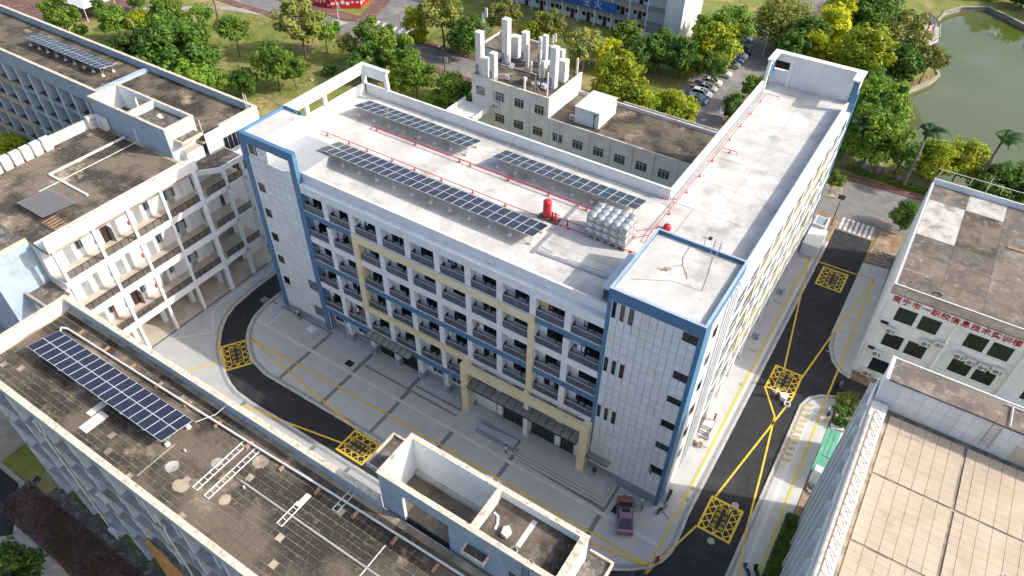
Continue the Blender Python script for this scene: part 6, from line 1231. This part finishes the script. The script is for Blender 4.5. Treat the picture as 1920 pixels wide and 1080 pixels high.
# hedges and beds: leaf masses
def mass(name, boxes, mat, n, size, lab, seed=1, cat='hedge', kind=None):
    r = np.random.default_rng(seed); allV = []; A = sum((b[1] - b[0]) * (b[3] - b[2]) for b in boxes)
    for b in boxes:
        m = int(n * (b[1] - b[0]) * (b[3] - b[2]) / A) + 1; pos = np.stack([r.uniform(b[0], b[1], m), r.uniform(b[2], b[3], m), b[4] + (b[5] - b[4]) * r.uniform(0, 1, m) ** .5], 1)
        nrm = r.normal(size=(m, 3)) * .7 + np.array([0, 0, .8]); nrm /= np.linalg.norm(nrm, axis=1)[:, None]; t = np.cross(nrm, r.normal(size=(m, 3))); t /= np.linalg.norm(t, axis=1)[:, None]; bb = np.cross(nrm, t); s = size * r.uniform(.6, 1.4, m)[:, None]
        V = np.empty((m, 4, 3)); V[:, 0] = pos - t * s; V[:, 1] = pos - bb * s * .6; V[:, 2] = pos + t * s; V[:, 3] = pos + bb * s * .6; allV.append(V.reshape(-1, 3))
    V = np.concatenate(allV); N = len(V) // 4; me = bpy.data.meshes.new(name); me.vertices.add(N * 4); me.vertices.foreach_set('co', V.ravel()); me.loops.add(N * 4); me.loops.foreach_set('vertex_index', np.arange(N * 4)); me.polygons.add(N); me.polygons.foreach_set('loop_start', np.arange(0, N * 4, 4)); me.polygons.foreach_set('loop_total', np.full(N, 4)); me.materials.append(MATS[mat]); me.update()
    return tag(link(name, me), lab, cat, None, kind)
mass('hedge', [(70.75, 72.2, -30, 6.7, 0, 1.2)], 'leaf_dark', 26000, .11, 'dark clipped hedge strip below the finned building')
mass('bed_shrubs', [(-3, 60, -40.6, -36.7, 0, .55)], 'leaf_purple', 42000, .10, 'purple brown ground cover in the planting bed behind the foreground building', 2, 'ground cover', 'stuff')
mass('verge_hedge', [(58.5, 110, 81.2, 82.0, 0, .7)], 'leaf_mid', 9000, .12, 'low green hedge along the brick pavement by the lake', 3)
mass('bank_shrubs', [(36.5, 57, 84, 112, 0, 1.0), (36.3, 50, 112, 150, 0, 1.1)], 'leaf_dark', 30000, .2, 'dark undergrowth beneath the trees by the lake', 4, 'undergrowth', 'stuff')
mass('lawn_tufts', [(-100, -44, 36, 70, -.12, .1), (-40, 20, 82, 108, -.12, .12), (-30, -10, 25, 69, -.12, .12)], 'leaf_olive', 26000, .13, 'short uneven grass tufts on the lawns', 5, 'grass', 'stuff')
mass('round_hedge', [(-64, -61, 66.5, 70, 0, .6)], 'leaf_lime', 2500, .13, 'small clipped lime hedge beside the road junction', 6)
# ================================================================== STREET FURNITURE
def lamp(x, y, h_, lab, flag=True, solar=False):
    t = thing('street_lamp', lab, 'street lamp', (x, y, GZ), 'street lamps on the park roads'); MB().cyl(x, y, GZ, h_, .09, 8, .06).build('pole', 'acwhite' if not solar else 'rail', t); MB().tube([(x, y, h_ - .1), (x - .6, y + .1, h_ + .25), (x - 1.3, y + .1, h_ + .2)], .04, 5).build('arm', 'acwhite', t); MB().box(x - 1.6, x - 1.1, y, y + .25, h_ + .12, h_ + .2).build('lamp_head', 'acwhite', t)
    if solar: MB().add([(x - .5, y - .4, h_ + .3), (x + .5, y - .4, h_ + .3), (x + .5, y + .4, h_ + .7), (x - .5, y + .4, h_ + .7)], [(0, 1, 2, 3)]).build('solar_plate', 'black', t)
    if flag: MB().box(x + .1, x + .95, y - .02, y + .02, h_ * .45, h_ * .45 + 1.2).build('flag_board', 'acwhite', t)
lamp(-25.1, 71.6, 5.3, 'solar street lamp with a white board beside the road behind the roof', True, True); lamp(-44.6, 80.6, 5.2, 'white street lamp with a board at the road junction'); lamp(-64, 79.8, 5.2, 'white street lamp with a board beside the red hoarding'); lamp(31.8, 88.5, 5.3, 'white street lamp beside the nearest parked cars', False); lamp(30.4, 119.2, 5.4, 'white street lamp at the far end of the parked cars', False); lamp(-.4, 92.5, 5.0, 'pale curved lamp post at the bend of the park path', False); lamp(60.7, 63.4, 5.1, 'dark lamp post on the bare soil by the crossing', False, True); lamp(-88.5, 41.5, 6.5, 'white lamp post on the lawn behind the upper left roof', False)
fe = thing('lakeside_fence', 'dark low fence along the lake side of the brick pavement', 'fence', (66, 82.2, 0))
for i in range(46): MB().box(58.6 + i * .9, 58.72 + i * .9, 82.15, 82.27, GZ, .9).build('post', 'rail', fe)
for z in (.3, .6, .85): MB().box(58.6, 99.2, 82.18, 82.24, z, z + .06).build('rail', 'rail', fe)
f2 = thing('promontory_fence', 'reddish railing along the lake promontory', 'fence', (60, 118, 0)); pf = [(57.5, 112.5), (59.6, 117.6), (62, 122.5), (64.2, 128), (65.3, 132)]
for a, b in zip(pf, pf[1:]):
    for z in (.5, .95): MB().tube([(*a, z), (*b, z)], .05, 5).build('rail', 'wood', f2)
    for e in (0, .5): MB().cyl(a[0] + (b[0] - a[0]) * e, a[1] + (b[1] - a[1]) * e, GZ, 1.05, .07, 6).build('post', 'wood', f2)
f3 = thing('lawn_fence', 'low picket edging on the lawn left of the pergola', 'fence', (-45, 42, 0))
for i in range(24): MB().box(-49 + i * .55, -48.92 + i * .55, 42 - i * .1, 42.08 - i * .1, GZ, .5).build('picket', 'acgrille', f3)
# lake pavilion on its deck
pv = thing('lake_pavilion', 'dark roofed red post pavilion on a stone deck at the lake', 'pavilion', (58.5, 153.5, 0))
MB().prism([(53, 147), (60.5, 146), (62.8, 152), (61.5, 160), (54, 161)], -.6, .15).build('deck', 'palegrime', pv)
for cx, cy, r, h_ in ((58.4, 154.5, 3.2, 3.0), (54.6, 155.5, 2.6, 2.7)):
    vs = [(cx + r * math.cos(a * math.pi / 3), cy + r * math.sin(a * math.pi / 3), h_) for a in range(6)]; vi = [(cx + r * .9 * math.cos(a * math.pi / 3), cy + r * .9 * math.sin(a * math.pi / 3), h_ - .15) for a in range(6)]
    MB().add(vs + [(cx, cy, h_ + 1.7)] + vi, [(a, (a + 1) % 6, 6) for a in range(6)] + [(a, (a + 1) % 6, 7 + (a + 1) % 6, 7 + a) for a in range(6)]).build('roof', 'tileroof', pv)
    for a in range(6): MB().cyl(cx + r * .72 * math.cos(a * math.pi / 3), cy + r * .72 * math.sin(a * math.pi / 3), .1, h_ - .05, .12, 8).build('post', 'red', pv)
    for a in range(6): MB().tube([(*vs[a][:2], h_ + .02), (cx, cy, h_ + 1.74)], .07, 5).build('ridge', 'tileroof', pv)
for a, b in (((60.5, 146), (62.8, 152)), ((62.8, 152), (61.5, 160)), ((53, 147), (60.5, 146))):
    for i in range(5): MB().cyl(a[0] + (b[0] - a[0]) * i / 4, a[1] + (b[1] - a[1]) * i / 4, .1, 1.1, .1, 6).build('baluster', 'palegrime', pv)
    MB().tube([(*a, 1.0), (*b, 1.0)], .09, 5).build('stone_rail', 'palegrime', pv)
fn = thing('lake_fountain', 'white fountain spray on the lake surface', 'fountain', (74, 166, -1.1)); mb = MB(); q = random.Random(5)
for i in range(160):
    a = q.uniform(0, 6.28); rr = q.uniform(0, 1.6); z = -1.1 + max(0, (1.7 - rr)) * q.uniform(.2, 1.1); s = q.uniform(.04, .11); mb.box(74 + rr * math.cos(a), 74 + rr * math.cos(a) + s, 166 + rr * math.sin(a), 166 + rr * math.sin(a) + s, z, z + s)
mb.build('spray', 'acwhite', fn); MB().cyl(74, 166, -1.2, -1.0, .3, 10).build('nozzle', 'galv', fn)
q = random.Random(9)
RK = []
for v in range(3):
    mb = MB(); n = 8; pts = [(math.cos(i * .785) * q.uniform(.6, 1), math.sin(i * .785) * q.uniform(.6, 1)) for i in range(n)]; mb.add([(x, y, 0) for x, y in pts] + [(x * .8, y * .8, .5 + q.uniform(-.1, .1)) for x, y in pts] + [(0, 0, .75)], [(i, (i + 1) % n, n + (i + 1) % n, n + i) for i in range(n)] + [(n + i, n + (i + 1) % n, 2 * n) for i in range(n)]); RK.append(mb.mesh('rock', 'bank'))
for i in range(34):
    s = q.uniform(.4, 1.0); tag(link('shore_rock', RK[i % 3], None, (q.uniform(60.5, 67.5), q.uniform(83.2, 87.5), GZ - .1), q.uniform(0, 6), (s, s, s)), 'pale boulder among the rocks on the shore beneath the bright green tree', 'rock', 'boulders on the lake shore')
for x, y, s, lab in ((-47.3, 57.2, .7, 'dark rock on the lawn behind the pergola, upper one'), (-46.6, 52.6, .6, 'dark rock on the lawn behind the pergola, lower one')): tag(link('lawn_rock', RK[0], None, (x, y, GZ), 1, (s, s, s)), lab, 'rock')
# ================================================================== VEHICLES
def carparts(body, hood, suv=False):
    """local: x = width, y = length (front +y), wheels on z=0"""
    L2, w2 = 2.35, .92; zt = 1.62 if suv else 1.46
    prof = [(-L2, .42, .86), (-L2 + .08, .82, .9), (-1.75, .95, .92), (-.2, .96, .92), (1.05, .98, .92), (1.95, .88, .88), (L2, .62, .78), (L2, .34, .78)]
    def loft(ys, mi): pass
    mb = MB(); k = len(prof)
    for sgn in (1,):
        vs = []
        for y, z, w in prof: vs += [(-w, y, .25), (-w, y, z * .72), (-w * .95, y, z), (w * .95, y, z), (w, y, z * .72), (w, y, .25)]
        fs = []
        for i in range(k - 1):
            a, b = i * 6, (i + 1) * 6; fs += [(a + j, a + j + 1, b + j + 1, b + j) for j in range(5)] + [(a + 5, a, b, b + 5)]
        fs += [(0, 1, 2, 3, 4, 5), tuple((k - 1) * 6 + j for j in (5, 4, 3, 2, 1, 0))]
        mb.add(vs, fs, 0)
    mb.m = [1 if mb.v[f[0]][1] >= 1.0 and hood else 0 for f in mb.f]
    cab = MB(); base = [(-.82, -2.0), (.82, -2.0), (.84, 1.32), (-.84, 1.32)]; top = [(-.68, -1.05 if not suv else -1.75), (.68, -1.05 if not suv else -1.75), (.68, .28), (-.68, .28)]
    cab.add([(x, y, .93) for x, y in base] + [(x, y, zt) for x, y in top], [(0, 1, 5, 4), (1, 2, 6, 5), (2, 3, 7, 6), (3, 0, 4, 7)])
    rf = MB(); rf.add([(x * 1.02, y * 1.01, zt - .02) for x, y in top] + [(x * .93, y * .95, zt + .05) for x, y in top], [(0, 1, 5, 4), (1, 2, 6, 5), (2, 3, 7, 6), (3, 0, 4, 7), (4, 5, 6, 7)])
    for sx in (-1, 1):
        for (b0, t0) in ((0 if sx < 0 else 1, 0 if sx < 0 else 1), (3 if sx < 0 else 2, 3 if sx < 0 else 2)): rf.tube([(base[b0][0], base[b0][1], .95), (top[t0][0], top[t0][1], zt)], .05, 4)
        rf.tube([(sx * .81, -.25, .95), (sx * .65, -.3, zt)], .045, 4)
    sr = MB().box(-.45, .45, -.3, .2, zt + .045, zt + .06)
    wh = MB(); n = 18
    for s0, s1, r_, mi in ((-.11, .11, .33, 0), (.10, .118, .2, 1)):
        c = [(math.cos(2 * math.pi * i / n) * r_, math.sin(2 * math.pi * i / n) * r_) for i in range(n)]; wh.add([(s0, y, z) for y, z in c] + [(s1, y, z) for y, z in c], [tuple(range(n)), tuple(range(n, 2 * n))] + [(i, (i + 1) % n, n + (i + 1) % n, n + i) for i in range(n)], mi)
    return dict(body=mb.mesh('body', [body, hood or body]), cabin_glass=cab.mesh('cabin', 'glass'), roof=rf.mesh('roof', body), sunroof=sr.mesh('sunroof', 'black'), wheel=wh.mesh('wheel', ['black', 'metal']))
HL = MB().box(-.28, .28, -.05, .04, -.07, .07).mesh('light', 'acwhite'); TL = MB().box(-.3, .3, -.04, .05, -.07, .07).mesh('light', 'red'); MR = MB().box(-.09, .09, -.06, .06, -.06, .07).mesh('mirror', 'black'); WS = MB().box(-.5, .5, -.05, .05, -.15, .15)
_cm = {}
def car(x, y, rz, lab, body, hood=None, suv=False, group=None, z=0.0):
    k = (body, hood, suv)
    if k not in _cm: _cm[k] = carparts(*k)
    m = _cm[k]; t = thing('car', lab, 'car', (x, y, z), group, rz)
    link('body', m['body'], t); link('cabin_glass', m['cabin_glass'], t); link('roof', m['roof'], t); link('sunroof', m['sunroof'], t)
    for sx in (-1, 1):
        for yy in (-1.42, 1.42): link('wheel', m['wheel'], t, (sx * .80, yy, .33), 0 if sx > 0 else math.pi)
        link('headlight', HL, t, (sx * .52, 2.30, .62)); link('tail_light', TL, t, (sx * .55, -2.36, .72)); link('mirror', MR, t, (sx * .95, .82, 1.0))
    return t
car(55.75, -3.25, math.atan2(2.08, 4.2), 'purple car with an orange bonnet parked at the foot of the tall tower', 'carpurple', 'carorange')
for i, (x, y, b, suv, lab) in enumerate(((25.9, 90.2, 'carblue', True, 'dark blue car nearest in the parked row'), (25.8, 93.2, 'carwhite', True, 'white car with roof rack, second in the parked row'), (25.7, 96.2, 'carsilver', False, 'silver car, third in the parked row'), (25.6, 99.3, 'carwhite', False, 'white saloon, fourth in the parked row'), (25.8, 104.6, 'carwhite', False, 'white saloon standing alone in the middle of the parked row'), (25.8, 109.8, 'cargrey', True, 'dark grey car under the lime tree in the parked row'), (25.8, 112.6, 'carblue', False, 'blue car next to the dark grey one'), (25.7, 115.3, 'carwhite', False, 'white car beyond the blue one'), (25.8, 118, 'carblack', False, 'black car at the far end of the parked row'), (23.5, 124.8, 'carwhite', True, 'white van-like car apart at the top of the parking'))):
    car(x, y, R(-88 + (i * 37) % 7), lab, b, None, suv, 'cars parked beside the park road', -.05)
def scooter(x, y, rz, lab, mat, z=0):
    t = thing('scooter', lab, 'scooter', (x, y, z), 'parked scooters', rz); mb = MB(); mb.box(-.13, .13, -.55, .15, .35, .62); mb.box(-.16, .16, .05, .5, .22, .3); mb.add([(-.2, .5, .25), (.2, .5, .25), (.18, .62, .95), (-.18, .62, .95), (-.2, .42, .25), (.2, .42, .25), (.18, .54, .95), (-.18, .54, .95)], [(0, 1, 2, 3), (4, 5, 6, 7), (0, 1, 5, 4), (2, 3, 7, 6), (0, 3, 7, 4), (1, 2, 6, 5)])
    link('body', mb.mesh('b', mat), t); link('seat', MB().box(-.14, .14, -.6, .1, .62, .74).mesh('s', 'black'), t)
    for yy in (-.5, .68):
        w_ = MB(); c = [(math.cos(i * .45) * .24, math.sin(i * .45) * .24) for i in range(14)]; w_.add([(-.05, a, b) for a, b in c] + [(.05, a, b) for a, b in c], [tuple(range(14)), tuple(range(14, 28))] + [(i, (i + 1) % 14, 14 + (i + 1) % 14, 14 + i) for i in range(14)]); link('wheel', w_.mesh('w', 'black'), t, (0, yy, .24))
    link('handlebar', MB().tube([(-.3, .5, 1.02), (0, .56, 1.0), (.3, .5, 1.02)], .025, 5).tube([(0, .56, 1.0), (0, .62, .6)], .03, 5).mesh('h', 'black'), t)
scooter(3.2, -.55, R(60), 'black and white scooter against the base of the shorter tower', 'carwhite'); scooter(70.8, 28.0, R(20), 'dark scooter on the asphalt near the lettered building', 'carblack', RZ); scooter(71.3, 28.9, R(35), 'dark scooter farther from the kerb near the lettered building', 'cargrey', RZ); scooter(-2.2, -36.4, R(200), 'dark blue scooter by the rear corner of the foreground building', 'carblue'); scooter(69.3, -2.0, R(40), 'dark blue scooter on the side pavement at the bottom edge', 'carblue'); scooter(70.2, -1.6, R(30), 'black scooter on the side pavement at the bottom edge', 'carblack'); scooter(58.9, 1.6, R(5), 'dark scooter parked by the blue corner of the tall tower', 'carblue'); scooter(58.9, -.4, R(-20), 'silver scooter at the outer corner of the tall tower', 'carsilver')
# ================================================================== PEOPLE
def person(x, y, rz, lab, shirt, trousers, z=0, bend=0, step=.12, arms='down', helmet=None):
    t = thing('person', lab, 'person', (x, y, z), None, rz); s = bend
    hip = Vector((0, 0, .92)); ch = hip + Vector((0, math.sin(s) * .42, math.cos(s) * .42)); nk = hip + Vector((0, math.sin(s) * .56, math.cos(s) * .56)); hd_ = nk + Vector((0, math.sin(s) * .18 + .02, math.cos(s) * .18))
    V = [hip, ch, nk, hd_]; rad = [.15, .17, .065, .11]; Ed = [(0, 1), (1, 2), (2, 3)]
    def add(p, r_, q): V.append(Vector(p)); rad.append(r_); Ed.append((q, len(V) - 1)); return len(V) - 1
    for sx in (-1, 1):
        a = add((sx * .1, 0, .86), .1, 0); b = add((sx * .11, sx * step * .6 + .03, .48), .068, a); c = add((sx * .11, sx * step, .09), .045, b); add((sx * .12, sx * step + .15, .05), .04, c)
        sh_ = add(ch + Vector((sx * .19, 0, .06)), .06, 1)
        if arms == 'fwd': e = add(ch + Vector((sx * .24, .16, -.18)), .045, sh_); add(ch + Vector((sx * .16, .4, -.2)), .035, e)
        else: e = add(ch + Vector((sx * .25, -.02, -.24)), .045, sh_); add(ch + Vector((sx * .25, .06, -.48)), .035, e)
    me = bpy.data.meshes.new('p'); me.from_pydata(V, Ed, []); o = bpy.data.objects.new('p', me); COL.objects.link(o); md = o.modifiers.new('s', 'SKIN'); sv = me.skin_vertices[0].data
    for i, r_ in enumerate(rad): sv[i].radius = (r_, r_)
    sv[0].use_root = True; md2 = o.modifiers.new('d', 'SUBSURF'); md2.levels = 1
    bpy.context.view_layer.update(); m2 = bpy.data.meshes.new_from_object(o.evaluated_get(bpy.context.evaluated_depsgraph_get())); bpy.data.objects.remove(o)
    m2.materials.clear()
    for mm in (shirt, trousers, 'skin'): m2.materials.append(MATS[mm])
    hz = hd_.z - .1
    for p in m2.polygons:
        c = p.center; inh = (Vector((c.x, c.y, c.z)) - hd_).length < .16 and c.z > nk.z - .02
        p.material_index = 2 if inh or (abs(c.x) > .2 and (c - ch).length > .36) else (1 if c.z < .93 else 0); p.use_smooth = True
    link('body', m2, t); h2 = MB().dome(hd_.x, hd_.y - .015, hd_.z + .0, .125, .15, 12, 4); link('hair', h2.mesh('h', helmet or 'hair', smooth=True), t)
    link('nose', MB().box(-.015, .015, .1, .13, -.03, .02).mesh('n', 'skin'), t, tuple(hd_)); return t
person(40.2, -3.55, R(-60), 'person in white shirt and dark trousers walking by the ramp', 'clothwhite', 'clothnavy', step=.16); person(50.55, -.9, R(180), 'person in dark clothes standing at the glass side door', 'clothblack', 'clothgrey', z=.6); person(57.0, -1.5, R(40), 'person in grey with a pale cap bending beside the tower corner', 'clothgrey', 'clothblue', bend=.5, arms='fwd', helmet='acwhite'); person(63.4, 24.3, R(120), 'worker in black bending over the yellow box markings', 'clothblack', 'clothblack', RZ, bend=.7, arms='fwd'); person(64.3, 22.6, R(70), 'worker in white shirt standing beside the paint drum', 'clothwhite', 'clothred', RZ, arms='fwd', helmet='acwhite'); person(70.9, 22.5, R(10), 'rider in black with yellow bag by the pavement edge', 'clothblack', 'clothyellow', arms='fwd'); person(59.3, 14.2, R(90), 'worker in dark red standing on the sunlit side steps', 'clothred', 'clothblack', .3); person(-130, 41, R(0), 'far person in blue at the top left forecourt', 'clothblue', 'clothnavy')
person(61.0, -6.4, R(0), 'small figure in dark red near the rounded kerb', 'clothred', 'clothblack')
dr = thing('paint_drum', 'round white paint drum with lid on the yellow box', 'drum', (65.4, 23.1, RZ)); MB().cyl(65.4, 23.1, RZ, RZ + .62, .46, 20, .5).build('barrel', 'acwhite', dr); MB().cyl(65.4, 23.1, RZ + .62, RZ + .68, .54, 20).build('lid', 'acwhite', dr)
tb = thing('open_tub', 'open white ring-shaped tub beside the paint drum', 'tub', (66.1, 22.3, RZ)); mb = MB(); n = 20
for i in range(n):
    a, b = 2 * math.pi * i / n, 2 * math.pi * (i + 1) / n; f = lambda r_, t_, z: (66.1 + r_ * math.cos(t_), 22.3 + r_ * math.sin(t_), z)
    mb.quad(f(.38, a, RZ), f(.38, b, RZ), f(.42, b, RZ + .35), f(.42, a, RZ + .35)); mb.quad(f(.42, a, RZ + .35), f(.42, b, RZ + .35), f(.34, b, RZ + .35), f(.34, a, RZ + .35)); mb.quad(f(.34, a, RZ + .35), f(.34, b, RZ + .35), f(.32, b, RZ + .05), f(.32, a, RZ + .05))
mb.build('rim', 'acwhite', tb); MB().cyl(66.1, 22.3, RZ, RZ + .06, .33, 16).build('bottom', 'soil', tb)
# side steps on the lane side of the tall tower
ss = thing('side_steps', 'small grey stepped landing on the lane side of the tall tower', 'steps', (59, 12.6, 0))
MB().box(58.3, 59.6, 13.2, 15.0, 0, .75).build('landing', 'coping', ss)
for k in range(5): MB().box(58.3, 59.6, 11.6 + k * .32, 13.2, .15 * k, .15 * (k + 1)).build('step', 'concrete' if k % 2 else 'coping', ss)
MB().box(59.62, 59.78, 11.5, 15.0, 0, .85).build('cheek_wall', 'coping', ss)
ct = thing('hand_cart', 'loaded wooden hand cart by the side steps', 'cart', (58.9, 10.4, 0)); MB().box(58.5, 59.4, 9.9, 10.9, .35, .5).build('tray', 'rust', ct); MB().box(58.6, 59.0, 10.0, 10.5, .5, .9).box(59.0, 59.3, 10.3, 10.8, .5, .8).build('load', 'tilebrown', ct)
for a, b in ((58.6, 10), (59.3, 10), (58.6, 10.8), (59.3, 10.8)): MB().cyl(a, b, 0, .35, .06, 8).build('wheel', 'black', ct)
for x, y, lab in ((58.7, 31.7, 'grey entrance recess kerb on the lane side, nearer the tower'), (58.7, 42.6, 'grey entrance recess kerb on the lane side, farther up')): t = MB().box(x - .4, x + .5, y - .6, y + .6, 0, .12).box(x + .35, x + .5, y - .6, y + .6, .12, .5); tag(t.build('entrance_kerb', 'plinth'), lab, 'kerb')
